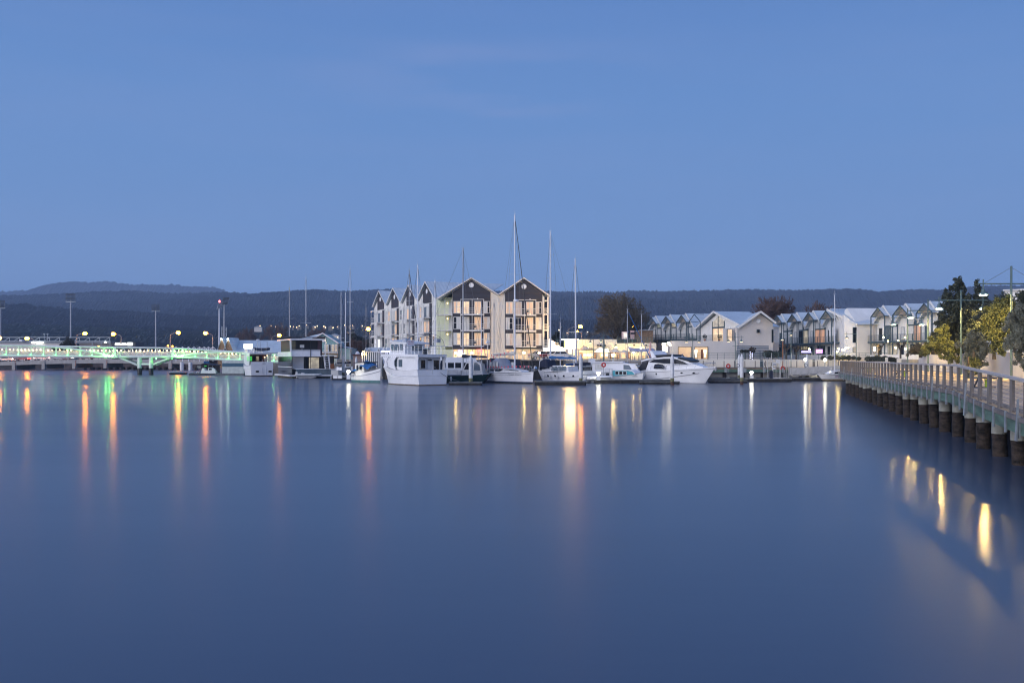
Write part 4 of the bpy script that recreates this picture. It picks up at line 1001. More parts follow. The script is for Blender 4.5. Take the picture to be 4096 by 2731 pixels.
# awning row at the foot of the wing
t = thing('arcade', 'low white arcade with pointed dormers and a violet light strip, left of the trawler', 'arcade', (PX(1530,172),172,0)); Y = 172; X0 = PX(1530,Y)
def sx(px): return PX(px,Y)-X0
def sz(py): return PZ(py,Y)
g = MB(); g.add([(sx(1452),-.2,sz(1405)),(sx(1610),-.2,sz(1405)),(sx(1610),4,sz(1390)),(sx(1462),4,sz(1390)),(sx(1452),-.2,sz(1404)),(sx(1610),-.2,sz(1404)),(sx(1610),4,sz(1389)),(sx(1462),4,sz(1389))],[(0,1,2,3),(7,6,5,4),(0,4,5,1),(1,5,6,2),(2,6,7,3),(3,7,4,0)]); g.build('roof', M['offwhite'], t)
for px in (1464,1478,1517,1535,1575):
    MB().prism([(sx(px-5.5),-.7,sz(1404)),(sx(px+5.5),-.7,sz(1404)),(sx(px),-.7,sz(1391))],(0,3,0)).build('dormer', M['whitewall'], t)
    MB().prism([(sx(px-3.6),-.73,sz(1404)),(sx(px+3.6),-.73,sz(1404)),(sx(px),-.73,sz(1395))],(0,.025,0)).build('dormer_glass', M['glass'], t)
g = MB(); g.box(sx(1448),sx(1610),-.3,-.1,sz(1408),sz(1405.2))
for i in range(20): px = 1450+i*8.3; g.bar((sx(px),-.2,0.2),(sx(px),-.2,sz(1408)),.13)
g.build('posts', M['white'], t)
MB().box(sx(1450),sx(1610),1.5,1.7,.2,sz(1406)).build('back_wall', M['glass'], t)
MB().tube((sx(1527),-.9,sz(1405.8)),(sx(1586),-.9,sz(1405)),.07,6).build('light_strip', E['bluestrip'], t)
MB().ball((sx(1592),-1.0,sz(1396)),.42,10,1.8,.75,.4).build('lit_emblem', E['bluestrip'], t, smooth=True)
MB().ball((sx(1450.5),-.5,sz(1415)),.15,8).build('lamp', E['globe'], t)
MB().box(sx(1445),sx(1610),-1,6,-.6,.3).build('base', M['concrete'], t)
t = thing('boat_store', 'small pink-red hut with a white dome behind the masts', 'hut', (PX(1432,185),185,0)); Y=185; X0 = PX(1432,Y)
g = MB(); g.box(PX(1412,Y)-X0,PX(1450,Y)-X0,0,4,-.5,PZ(1421,Y)); g.build('wall', mat('pink_wall',(.55,.40,.34),.8), t)
g = MB(); g.box(PX(1410,Y)-X0,PX(1452,Y)-X0,-.3,4.3,PZ(1421,Y),PZ(1417,Y)); g.build('roof', mat('dark_red_roof',(.14,.04,.035),.7), t)
MB().lathe([(.42,0),(.4,.25),(.25,.45),(.05,.6)],(PX(1428.5,Y)-X0,.5,PZ(1417,Y)),12).build('vent_dome', M['white'], t)

# ---- globe lamps on the quay in front of the shops
for i,(px,l) in enumerate(((1823,'yellow globe lamp left of the violet neon shop sign'),(1888,'yellow globe lamp above the white pile, beside the red shop sign'),(2096,'yellow globe lamp in front of the second charcoal gable, right of the tall mast'),(2157,'yellow globe lamp at the right corner of the apartment block'),(2452,'bright yellow globe lamp above a white pile in front of the restaurant'))):
    Yl = 163.9 if i < 4 else 163.9
    t = thing('globe_lamp', l, 'lamp', (PX(px,Yl),Yl,GZ), 0, 'yellow globe lamps on the quay')
    z = PZ(1411.5 if i < 4 else 1420,Yl)-GZ
    MB().tube((0,0,0),(0,0,z),.06,8).build('pole', M['lampgreen'], t)
    MB().ball((0,0,z),.19 if i < 4 else .24,12).build('globe', E['globe'], t, smooth=True)
    MB().lathe([(.12,0),(.14,.06),(.04,.12)],(0,0,z-.27),10).build('collar', M['lampgreen'], t)

# ================================================================== KIOSK, RESTAURANT, SIGNS
Y = 178; X0 = PX(2230,Y)
def sx(px): return PX(px,Y)-X0
def sz(py): return PZ(py,Y)-GZ
t = thing('lit_fascia', 'wide glowing white fascia of the shops between the apartment block and the kiosk', 'shop front', (X0,Y,GZ))
MB().box(sx(2175),sx(2258),-.5,.3,sz(1421),sz(1391.5)).build('light_panel', E['sign'], t)
g = MB(); g.box(sx(2173),sx(2262),.35,7,0,sz(1391)); g.build('wall', M['whitewall'], t)
g = MB(); g.prism([(sx(2195),.4,sz(1392)),(sx(2260),.4,sz(1392)),(sx(2245),.4,sz(1386)),(sx(2238),.4,sz(1386)),(sx(2238),.4,sz(1380)),(sx(2222),.4,sz(1380)),(sx(2222),.4,sz(1366)),(sx(2214),.4,sz(1366)),(sx(2214),.4,sz(1361)),(sx(2206),.4,sz(1361)),(sx(2206),.4,sz(1355)),(sx(2195),.4,sz(1355))],(0,3,0)); g.build('stepped_parapet', M['whitewall'], t)
MB().box(sx(2200),sx(2260),-.2,.34,sz(1440),sz(1422)).build('brick_base', M['brick'], t)
t = thing('kiosk', 'overexposed round-topped kiosk with tall legs, the brightest thing on the quay', 'kiosk', (PX(2287,172),172,GZ)); Y = 172; X0 = PX(2287,Y)
MB().box(sx(2264),sx(2300),-1.0,3,sz(1394),sz(1359)).build('light_box', E['kiosk'], t)
MB().tube((sx(2281),1,sz(1359)),(sx(2281),1,sz(1356.5)),1.5,20).build('crown', E['kiosk'], t)
for px in (2265,2285,2300,2309):
    MB().box(sx(px),sx(px+6.5),-1.1,-.7,-.1,sz(1394)).build('leg', M['canvas'], t)
g = MB(); g.box(sx(2300.5),sx(2309),-1,3,sz(1394),sz(1357)); g.build('side_pillar', M['whitewall'], t)
g = MB(); g.box(sx(2293),sx(2307),-1.35,-1.1,sz(1383.5),sz(1380.5)); g.build('trim', M['brick'], t)
g = MB(); g.box(sx(2272),sx(2300),1.0,1.2,.0,sz(1395)); g.build('back_wall', E['shop'], t)
# hanging yellowish lamp stand left of kiosk
def pendant_post(label, px, ybase, ytop, yarm, lamps, Y, e='pendantlow', r=.07, cross=None, group='teal pendant street lamps', zbase=None, shade=.34, wires=False, name='pendant_lamp'):
    zb = PZ(ybase,Y) if zbase is None else zbase
    t = thing(name, label, 'street lamp', (PX(px,Y),Y,zb), 0, group)
    def z(py): return PZ(py,Y)-zb
    MB().tube((0,0,0),(0,0,z(ytop)),r,8,r*.85).build('post', M['lampgreen'], t)
    xs = [PX(q[0],Y)-PX(px,Y) for q in lamps]
    if xs: 
        lo, hi = min(xs+[0]), max(xs+[0]); MB().tube((lo-.35*(lo<0),0,z(yarm)),(hi+.35*(hi>0),0,z(yarm)),r*.6,6).build('arm', M['lampgreen'], t)
    for (lp, ly), x in zip(lamps, xs):
        sh = shade; zl = z(ly)
        g = MB(); g.tube((x,0,z(yarm)+.3),(x,0,zl+sh*.9),r*.5,6); g.lathe([(sh,0),(sh*.95,.04*sh/.34),(sh*.45,sh*.5),(sh*.33,sh*.6),(sh*.30,sh*1.0),(sh*.12,sh*1.15)],(x,0,zl),16)
        s_ = g.build('lamp_shade', M['lampgreen'], t, smooth=True, angle=25)
        MB().lathe([(sh*.62,-.035),(sh*.62,.0)],(x,0,zl+.01),14).build('bulb', E[e], s_)
    if cross is not None: MB().bar((-.45,0,z(cross)),(.45,0,z(cross)),.05).build('cross_arm', M['lampgreen'], t)
    if wires:
        g = MB(); g.tube((min(xs),0,z(yarm)),(0,0,z(ytop)-.1),.012,4); g.tube((max(xs),0,z(yarm)),(0,0,z(ytop)-.1),.012,4); g.build('stay_wires', M['wire'], t)
    return t
pendant_post('pendant lamp with a warm lit pole left of the bright kiosk', 2255, 1440, 1344, 1360, [(2229,1373)], 168, zbase=GZ)
# restaurant
Y = 176; X0 = PX(2450,Y)
t = thing('restaurant', 'long low cream restaurant with glowing windows under shade sails', 'restaurant', (X0,Y,GZ)); RS = t
g = MB(); g.box(sx(2310),sx(2468),0,9,0,sz(1357)); g.box(sx(2468),sx(2625),0,9,0,sz(1372)); g.build('wall', M['cream'], t)
MB().box(sx(2469),sx(2560),4.5,4.7,sz(1372),sz(1356)).build('terrace_screen', M['charcoal'], t)
rail_part(t, 'terrace_railing', (sx(2469),.1,sz(1372)), (sx(2615),.1,sz(1372)), 1.0, 5, M['lampgreen'], 12, .02)
for a,b_,e in ((2316,2328,'shopdim'),(2331,2371,'shop'),(2376,2384,'shopdim'),(2398,2432,'shop'),(2437,2448,'shopdim'),(2462,2476,'shopdim'),(2482,2502,'shop'),(2508,2520,'shopdim'),(2545,2558,'shop'),(2561,2582,'shop'),(2592,2618,'shop')):
    f = MB(); f.box(sx(a),sx(b_),-.10,.02,.2,.32); f.box(sx(a),sx(b_),-.10,.02,sz(1411),sz(1409.5)); 
    for q in (a,b_,(a+b_)/2): f.box(sx(q)-.06,sx(q)+.06,-.10,.02,.32,sz(1411))
    fo = f.build('window', M['orange'] if e == 'shopdim' else M['offwhite'], t)
    MB().box(sx(a)+.07,sx(b_)-.07,-.06,-.02,.33,sz(1411)-.01).build('pane', E[e], fo)
for a,b_ in ((2333,2344),(2346,2357),(2359,2371),(2403,2418),(2420,2431)):
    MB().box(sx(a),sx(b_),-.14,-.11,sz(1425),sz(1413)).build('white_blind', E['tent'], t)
for px in (2391,2463,2536,2584): MB().box(sx(px-3),sx(px+3),-.3,-.02,sz(1383.5),sz(1378)).build('wall_lamp', M['black'], t)
for px,py in ((2351,1391.5),(2462,1389),(2517,1390.5),(2531,1410),(2560,1392)): MB().ball((sx(px),-1.0,sz(py)),.13,8).build('bulb_lamp', E['globe'], t)
for px in (2402,2418): MB().box(sx(px-3.5),sx(px+3.5),-.5,-.1,sz(1387),sz(1378)).build('speaker_box', M['black'], t)
# shade sails and canopies
def sail(label, pts, Ys, m, name='shade_sail', sag=.25, posts=()):
    q = [P(px,py,Yq) for (px,py),Yq in zip(pts,Ys)]; c = sum(q, Vector())/len(q); t = thing(name, label, 'shade sail', (c.x,c.y,GZ))
    o = Vector((c.x,c.y,GZ)); g = MB(); n = 8; V = []
    for i in range(n+1):
        for j in range(n+1):
            u, v = i/n, j/n
            p = (q[0]*(1-u)+q[1]*u)*(1-v) + (q[3]*(1-u)+q[2]*u)*v
            V.append(p - o + Vector((0,0,-sag*math.sin(pi*u)*1.0 + .0 - sag*.8*math.sin(pi*v))))
    g.add(V, [(i*(n+1)+j,(i+1)*(n+1)+j,(i+1)*(n+1)+j+1,i*(n+1)+j+1) for i in range(n) for j in range(n)])
    ob = g.build('canvas', m, t, smooth=True)
    sm = ob.modifiers.new('thickness','SOLIDIFY'); sm.thickness = .02
    g = MB()
    for k in posts: g.tube((q[k].x-o.x,q[k].y-o.y,0),(q[k].x-o.x,q[k].y-o.y,q[k].z-o.z+.1),.05,6)
    if posts: g.build('posts', M['lampgreen'], t)
    return t
sail('beige shade sail pitched right of the bright kiosk', [(2308,1398),(2332,1381),(2400,1394),(2368,1391)], [171,173.5,175.5,171], M['canvas'], posts=(0,3))
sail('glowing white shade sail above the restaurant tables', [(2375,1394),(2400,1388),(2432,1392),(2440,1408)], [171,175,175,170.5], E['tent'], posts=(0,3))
sail('lavender shade sail at the right half of the restaurant', [(2512,1386),(2618,1392),(2618,1400),(2522,1401)], [174,174,170.5,170.5], mat('lavender_canvas',(.42,.42,.56),.8), posts=(2,3))
def umbrella(label, px, ytop, yrim, w, Y, m, closed=False):
    t = thing('umbrella', label, 'umbrella', (PX(px,Y),Y,GZ)); s = F/Y; zt = PZ(ytop,Y)-GZ; zr = PZ(yrim,Y)-GZ
    MB().tube((0,0,0),(0,0,zt),.035,6).build('pole', M['wood'], t)
    r = w/2/s
    g = MB()
    if closed: g.lathe([(r*1.0,zr),(r*1.05,zr+.5),(r*.9,zr+(zt-zr)*.45),(r*.55,zr+(zt-zr)*.62),(r*.75,zr+(zt-zr)*.75),(r*.5,zr+(zt-zr)*.9),(.03,zt)],(0,0,0),10)
    else: g.lathe([(r,zr),(r*.98,zr+.06),(r*.6,zr+(zt-zr)*.45),(r*.25,zr+(zt-zr)*.75),(.04,zt)],(0,0,0),8)
    g.build('canopy', m, t)
    return t
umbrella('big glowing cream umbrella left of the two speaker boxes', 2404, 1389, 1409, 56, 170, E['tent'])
umbrella('pale grey umbrella above the globe lamp pile', 2461, 1391, 1408, 44, 169, M['canvas'])
umbrella('small cream umbrella right of the grey umbrella', 2497, 1398, 1409, 36, 170, M['canvas'])
umbrella('cream umbrella in front of the right restaurant windows', 2530, 1399, 1409, 52, 171, M['canvas'])
umbrella('tall folded pinkish umbrella left of the motor yacht flybridge', 2601, 1366, 1434, 13, 166, mat('pink_canvas',(.62,.40,.36),.8), True)
for px,yy,l in ((2404,1368,'pendant lamp above the two speaker boxes'),(2361,1371,'pendant lamp on the restaurant wall right of the kiosk')):
    pendant_post(l, px+13, 1440, 1358, 1360, [(px,yy)], 169, zbase=GZ)
# two sign boards on the restaurant roof, left one lit
Y = 180; X0 = PX(2500,Y)
t = thing('sign_board', 'lit white sign board with unreadable script on the restaurant terrace', 'sign', (PX(2499,Y),Y,GZ)); X0 = PX(2499,Y)
MB().box(sx(2488),sx(2511),-.2,.5,sz(1356),sz(1327)).build('box', mat('pale_pink_board',(.70,.52,.46),.6), t)
MB().box(sx(2493),sx(2510.5),-.24,-.205,sz(1355),sz(1328)).build('face', emit('dim_sign_face',(1,.86,.78),.62), t)
g = MB()
for k,(a,b_) in enumerate(((2495,2507),(2496,2508),(2497,2507))):
    for i in range(5):
        p0 = sx(a)+(sx(b_)-sx(a))*i/5; g.box(p0,p0+(sx(b_)-sx(a))/5*.8,-.27,-.245,sz(1338+k*4.5)-.12*((i*k)%2),sz(1338+k*4.5)+.1)
g.build('script', E['tent'], t); MB().box(sx(2497),sx(2502),0,.3,0,sz(1356)).build('leg', M['lampgreen'], t)
t = thing('sign_board', 'dim pink sign board with a dark band, right of the lit board', 'sign', (PX(2529,Y),Y,GZ)); X0 = PX(2529,Y)
MB().box(sx(2522),sx(2537),-.2,.3,sz(1356),sz(1322)).build('box', mat('dim_pink_board',(.50,.34,.33),.6), t)
MB().box(sx(2522),sx(2537),-.25,-.205,sz(1337),sz(1330)).build('dark_band', M['black'], t)
MB().box(sx(2527),sx(2532),0,.3,0,sz(1356)).build('leg', M['lampgreen'], t)
# lit brick wall behind
Y = 200; X0 = PX(2590,Y); t = thing('brick_building', 'warm lit brick wall behind the thin masts, left of the terrace houses', 'building', (X0,Y,GZ))
MB().box(sx(2562),sx(2612),0,8,0,sz(1322)).build('wall', M['brick'], t)
g = MB(); g.box(sx(2560),sx(2614),-.3,8.3,sz(1322),sz(1320)); g.build('roof', M['roof'], t)
# flood lamp star at the terrace corner
Y = 168; t = thing('floodlight', 'dazzling white floodlight on the corner above the motor yacht', 'floodlight', (PX(2655,Y),Y,GZ)); X0 = PX(2655,Y)
g = MB(); g.tube((sx(2664),.2,0),(sx(2664),.2,sz(1370)),.06,6); g.bar((sx(2646),.1,sz(1372)),(sx(2682),.1,sz(1372)),.1); g.build('bracket', M['lampgreen'], t)
for px,py,r in ((2655,1378,.30),(2674,1373,.24),(2680,1380,.18)): MB().ball((sx(px),-.1,sz(py)),r,10).build('lamp', E['flood'], t, smooth=True)
MB().lathe([(.45,0),(.5,.9),(.5,1.0)],(sx(2659),-.2,sz(1408)),14).build('lit_drum', E['tent'], t)
# quay fence in front of shops and restaurant
Y = 163.8; X0 = PX(2300,Y); t = thing('quay_fence', 'thin white quay railing in front of the shops and the restaurant', 'fence', (X0,Y,GZ))
g = MB(); 
for z in (1.0,.55,.2): g.bar((sx(1850),0,z),(sx(2660),0,z),.05 if z > .9 else .025)
g.build('rails', M['offwhite'], t)
for i in range(34):
    px = 1850+i*24.5; MB().bar((sx(px),0,-.05),(sx(px),0,1.0),.06).build('post', M['offwhite'], t)
for i,(px,l,pt,rz) in enumerate(((2243,'white car parked under the glowing white fascia','whitecar',.25),(2212,'dark red car parked left of the white car under the fascia','redcar',.15),(2168,'silver car parked at the right corner of the apartment block','silvercar',.2))):
    make_car(l, (PX(px,168.5),168.5+i*.8,GZ), rz, M[pt], 'cars parked on the quay', lit=False)
for i in range(9):
    px = 2470+i*17; Yq = 166.5+(i%3)
    t = thing('cafe_table', 'small round cafe table with a coloured candle on the restaurant quay', 'table', (PX(px,Yq),Yq,GZ), 0, 'cafe tables on the quay')
    MB().lathe([(.38,.70),(.38,.74)],(0,0,0),14).build('top', M['offwhite'], t); MB().tube((0,0,0),(0,0,.7),.05,6).build('leg', M['black'], t)

# ================================================================== TERRACE HOUSES
def row_frame(p_far, p_near):
    u = Vector((p_near[0]-p_far[0], p_near[1]-p_far[1], 0)); return math.atan2(u.y, u.x), u.length
def flipbar(g, pts, w, h=None):
    for a, b_ in zip(pts[:-1], pts[1:]): g.bar(a, b_, w, h)
def terrace_house(label, loc, rot, Wd, A, panes, group, ground=True, blind=None, sails=True, bal_full=True, z1=None, depth=10, lower=None):
    """one gabled unit: x along the facade, -y outwards; z1 first-floor level, A ridge height"""
    t = thing('terrace_house', label, 'house', loc, rot, group)
    z1 = z1 or 2.95; eav = A-2.9; cx = Wd*.5; md = 1.2
    # main body
    g = MB(); g.prism([(0.02,0,0),(Wd-.02,0,0),(Wd-.02,0,eav),(cx,0,A-.35),(.02,0,eav)],(0,depth,0)); g.build('wall', M['whitewall'], t)
    g = MB()
    for sg in (-1,1):
        xe = cx+sg*(Wd*.5+.25); ze = eav-.25
        g.add([(cx,-.75,A-.1),(xe,-.75,ze),(xe,depth,ze),(cx,depth,A-.1),(cx,-.75,A+.05),(xe,-.75,ze+.15),(xe,depth,ze+.15),(cx,depth,A+.05)],[(0,1,2,3),(7,6,5,4),(0,4,5,1),(1,5,6,2),(2,6,7,3),(3,7,4,0)])
    r = g.build('roof', M['roofy'], t)
    g = MB()
    for sg in (-1,1): g.bar((cx+sg*(Wd*.5+.25),-.78,eav-.2),(cx,-.78,A-.02),.06,.34)
    g.build('bargeboard', M['offwhite'], r)
    # front canopy gable carried on a steel frame
    c0, c1 = Wd*.14, Wd*.78; cc = (c0+c1)/2; ca = A-.35; ce = A-1.75; y0 = -1.6
    g = MB()
    for sg,xe in ((-1,c0),(1,c1)):
        g.add([(cc,y0,ca),(xe,y0,ce),(xe,.0,ce),(cc,.0,ca),(cc,y0,ca+.1),(xe,y0,ce+.1),(xe,.0,ce+.1),(cc,.0,ca+.1)],[(0,1,2,3),(7,6,5,4),(0,4,5,1),(1,5,6,2),(2,6,7,3),(3,7,4,0)])
    g.build('canopy_roof', M['roofy'], t)
    g = MB(); g.prism([(c0+.1,-.85,ce-.02),(c1-.1,-.85,ce-.02),(cc,-.85,ca-.12)],(0,.06,0)); g.build('canopy_soffit', M['soffit'], t)
    g = MB()
    for x in (c0,c1): g.bar((x,y0,-.1),(x,y0,ce+.05),.13)
    g.bar((c0,y0,ce+.03),(cc,y0,ca+.03),.12); g.bar((cc,y0,ca+.03),(c1,y0,ce+.03),.12); g.bar((c0,y0,ce),(c1,y0,ce),.09)
    g.bar((c0,-.1,ce),(c0,y0,ce),.08); g.bar((c1,-.1,ce),(c1,y0,ce),.08)
    g.bar((Wd*.98,y0,-.1),(Wd*.98,y0,z1+1.0),.1)
    g.build('steel_frame', M['steel'], t)
    # glazing: tall lights under the gable, doors below
    f = MB(); x0,x1 = Wd*.40, Wd*.97; zt = eav-.05
    zb = z1+2.45
    f.box(x0,x1,-.12,.02,zb-.14,zb+.10)
    for q in (0,.5,1): f.box(x0+(x1-x0)*q-.06,x0+(x1-x0)*q+.06,-.12,.02,z1,zt+ (1.0 if q == 0 else .1))
    fo = f.build('glazing_frame', M['steel'], t)
    for k,(a,b_) in enumerate(((0,.5),(.5,1))):
        xa, xb = x0+(x1-x0)*a+.05, x0+(x1-x0)*b_-.05
        MB().prism([(xa,-.05,zb+.1),(xb,-.05,zb+.1),(xb,-.05,zt+(1.5 if k == 0 else -.1)),(xa,-.05,zt+(1.9 if k == 0 else 1.5))],(0,.035,0)).build('upper_pane', panes[k], fo)
        MB().box(xa,xb,-.05,-.015,z1+.05,zb-.14).build('door_pane', panes[2+k], fo)
    win(t, Wd*.12,Wd*.26,z1+.1,z1+2.2,0,panes[4],M['steel'],0,None,.06,.06)
    MB().disc((Wd*.34,-.09,z1+2.75),.17,th=.08,n=14).build('wall_lamp', M['signwhite'], t)
    # balcony
    g = MB(); g.box(-.02,Wd*.99,y0-.06,-.01,z1-.28,z1-.02); bl = g.build('balcony', M['steel'], t)
    rail_part(bl, 'railing', (0,y0,z1), (Wd*.98,y0,z1), 1.0, 6, M['steel'], 6, .018)
    if blind: MB().box(Wd*blind[0],Wd*blind[1],y0+.06,y0+.1,z1+.15,z1+2.6).build('white_blind', M['offwhite'], t)
    if ground:
        win(t, Wd*.52,Wd*.95,.75,2.4,0,lower or M['darkglass'],M['steel'],2,None,.06,.06)
        win(t, Wd*.10,Wd*.24,.1,2.3,0,M['darkglass'],M['steel'],0,None,.06,.06)
        MB().box(0,Wd,-2.0,-1.85,0,.75).build('garden_wall', M['whitewall'], t)
    return t
GZH = 3.3
CU = M['curtain']; GL = M['glass']; DG = M['darkglass']; WW = E['warmwin']; W2_ = E['warmwin2']; PB = M['offwhite']
amber = emit('amber_room', (1,.42,.10), .55, col2=(.35,.12,.03), scale=1.5, stretch=(3,3,.4))
# far row on the podium behind the restaurant: 3 units seen above the terrace
pf = (PX(2608,212), 212); pn = (PX(2790,192), 192)
ang, ln = row_frame(pf, pn); Wd = ln/3
for k,l in enumerate(('terrace house with greenish curtains, leftmost of the row above the restaurant','terrace house with amber curtains, second in the row above the restaurant','terrace house right of the amber curtained one, next to the corner house')):
    p = Vector((pf[0],pf[1],0)).lerp(Vector((pn[0],pn[1],0)), k/3)
    A = PZ(lerp_profile([(2600,1269),(2790,1254)], 2048+(p.x)/p.y*F+25), p.y) - GZH
    green = emit('greenish_room',(.55,.62,.40),.22) if k == 0 else None
    terrace_house(l, (p.x,p.y,GZH), ang, Wd, A, {0:(green,green,CU,CU,PB),1:(E['dim'],E['dim'],CU,CU,CU),2:(CU,CU,CU,PB,CU)}[k], 'terrace houses above the restaurant', ground=False, z1=A-5.0)
# corner house with a big gable and an end wall facing the camera
Y = 172; ang2 = ang
pc = Vector((PX(2800,190),190,GZH))
t = thing('corner_house', 'large cream corner house with two gables and a lit two storey window', 'house', pc, ang2)
pe = Vector((PX(2916,173),173,GZH)); LWc = (pe-pc).length
def cz(py, Yq): return PZ(py, Yq)-GZH
Ac = cz(1249,184); Ec = Ac-2.75
CW = LWc; cxm = CW*.40
z1c = cz(1366,178)
g = MB(); g.prism([(0,0,z1c-.2),(CW,0,z1c-.2),(CW,0,Ec-.35),(cxm,0,Ac-.3),(0,0,Ec-.1)],(0,6.5,0)); g.build('wall', M['whitewall'], t)
g = MB(); g.box(-26,CW+.2,-1.2,6.4,-.1,z1c-.2); pod = g.build('podium', M['pinkwall'], t)
g = MB(); g.box(-26,CW+.2,-1.2,-1.0,z1c-.2,z1c+.15); g.box(-9,-3,-.5,-.3,z1c-.2,z1c+1.0); g.build('parapet', M['pinkwall'], t)
rail_part(t, 'terrace_railing', (-24,-1.1,z1c+.15), (CW*.95,-1.1,z1c+.15), 1.1, 6, M['lampgreen'], 14, .02)
g = MB()
for xe, ze in ((-.5,Ec-.2),(CW+.3,Ec-.3)):
    g.add([(cxm,-.8,Ac),(xe,-.8,ze),(xe,6.6,ze),(cxm,6.6,Ac),(cxm,-.8,Ac+.15),(xe,-.8,ze+.15),(xe,6.6,ze+.15),(cxm,6.6,Ac+.15)],[(0,1,2,3),(7,6,5,4),(0,4,5,1),(1,5,6,2),(2,6,7,3),(3,7,4,0)])
r = g.build('roof', M['roofy'], t)
g = MB(); g.bar((-.5,-.84,Ec-.15),(cxm,-.84,Ac+.05),.06,.36); g.bar((cxm,-.84,Ac+.05),(CW+.3,-.84,Ec-.25),.06,.36); g.build('bargeboard', M['offwhite'], r)
f = MB(); x0,x1 = CW*.30, CW*.56
for x in (x0,(x0+x1)/2,x1): f.box(x-.08,x+.08,-.14,.02,z1c,Ac-1.7+(.9 if x not in (x0,x1) else 0))
f.box(x0,x1,-.14,.02,z1c+2.5,z1c+2.8)
fo = f.build('glazing_frame', M['steel'], t)
MB().prism([(x0+.05,-.06,z1c+2.8),(x1-.05,-.06,z1c+2.8),(x1-.05,-.06,Ac-1.8),((x0+x1)/2,-.06,Ac-.75),(x0+.05,-.06,Ac-1.8)],(0,.04,0)).build('upper_pane', E['dim'], fo)
MB().box(x0+.05,x1-.05,-.06,-.02,z1c+.05,z1c+2.5).build('door_pane', E['warmwin2'], fo)
for x in (CW*.2, CW*.68): MB().disc((x,-.09,z1c+2.6),.2,th=.08,n=14).build('wall_lamp', M['signwhite'], t)
g = MB(); fr = [(CW*.02,-2.6),(CW*.30,-2.6)]
for x,y in fr: g.bar((x,y,z1c),(x,y,Ac-1.7),.12)
g.bar((CW*.02,-2.6,Ac-1.7),(CW*.16,-2.6,Ac-.25),.12); g.bar((CW*.16,-2.6,Ac-.25),(CW*.30,-2.6,Ac-1.7),.12); g.bar((CW*.02,-2.6,Ac-1.7),(CW*.30,-2.6,Ac-1.7),.09); g.bar((CW*.16,-2.6,Ac-.25),(CW*.16,-.6,Ac-.25),.1)
g.build('steel_frame', M['steel'], t)
for px in (2905,2930): pass
# end wing: wall facing the camera with its own gable (built in world axes, local to the house)
invC = (Matrix.Translation(pc) @ Matrix.Rotation(ang2,4,'Z')).inverted()
def cb(g, name, m, parent=None):
    g.v = [tuple(invC @ Vector(p)) for p in g.v]; return g.build(name, m, parent or t)
Ye = 170.5
def ex(px): return PX(px,Ye)
def ez(py): return PZ(py,Ye)
g = MB(); g.prism([(ex(2945),Ye,GZH-.1),(ex(3098),Ye+1,GZH-.1),(ex(3098),Ye+1,ez(1292)),(ex(3040),Ye+.6,ez(1250.5)),(ex(2951),Ye,ez(1309)),(ex(2945),Ye,ez(1309))],(1.0,9,0)); cb(g,'end_wall', M['pinkwall'])
g = MB(); yy0, yy1 = Ye-.55, Ye+10
A_, B_, C_ = (ex(2948),ez(1312)), (ex(3040),ez(1247.5)), (ex(3101),ez(1293))
for p,q in ((A_,B_),(B_,C_)):
    g.add([(p[0],yy0,p[1]),(q[0],yy0,q[1]),(q[0]+1.2,yy1,q[1]),(p[0]+1.2,yy1,p[1]),(p[0],yy0,p[1]+.14),(q[0],yy0,q[1]+.14),(q[0]+1.2,yy1,q[1]+.14),(p[0]+1.2,yy1,p[1]+.14)],[(0,1,2,3),(7,6,5,4),(0,4,5,1),(1,5,6,2),(2,6,7,3),(3,7,4,0)])
r2 = cb(g,'end_roof', M['roofy'])
g = MB(); g.bar((A_[0],yy0-.03,A_[1]),(B_[0],yy0-.03,B_[1]),.06,.34); g.bar((B_[0],yy0-.03,B_[1]),(C_[0],yy0-.03,C_[1]),.06,.34); cb(g,'bargeboard',M['offwhite'],r2)
g = MB(); g.disc((ex(3036),Ye+.45,ez(1284)),.32,th=.1,n=24); cb(g,'round_vent',M['signwhite'])
g = MB(); g.torus((ex(3036),Ye+.45,ez(1284)),.36,.05,'y',24,6); cb(g,'vent_ring',M['offwhite'])
g = MB(); g.box(ex(3029),ex(3041),Ye+.3,Ye+.9,ez(1331),ez(1317)); fo = cb(g,'window',M['steel'])
g = MB(); g.box(ex(3030.5),ex(3039.5),Ye+.27,Ye+.295,ez(1330),ez(1318.5)); cb(g,'pane',M['darkglass'],fo)
g = MB(); g.box(ex(3092),ex(3099),Ye+.8,Ye+1.2,ez(1369),ez(1317)); fo = cb(g,'window',M['steel'])
g = MB(); g.box(ex(3093),ex(3098),Ye+.77,Ye+.795,ez(1368),ez(1318)); cb(g,'pane',M['darkglass'],fo)
g = MB(); g.box(ex(2917),ex(2937),Ye+1.5,Ye+1.9,ez(1370),ez(1315)); fo = cb(g,'window',M['steel'])
g = MB(); g.box(ex(2918.5),ex(2935.5),Ye+1.45,Ye+1.49,ez(1368.5),ez(1316.5)); cb(g,'pane',E['warmwin2'],fo)
g = MB(); g.box(ex(2904),ex(2946),Ye+1.92,Ye+2.4,GZH-.1,ez(1311)); cb(g,'link_wall',M['pinkwall'])
g = MB(); g.tube((ex(2948),Ye-.12,GZH),(ex(2948),Ye-.12,ez(1313)),.07,6); cb(g,'downpipe',M['offwhite'])
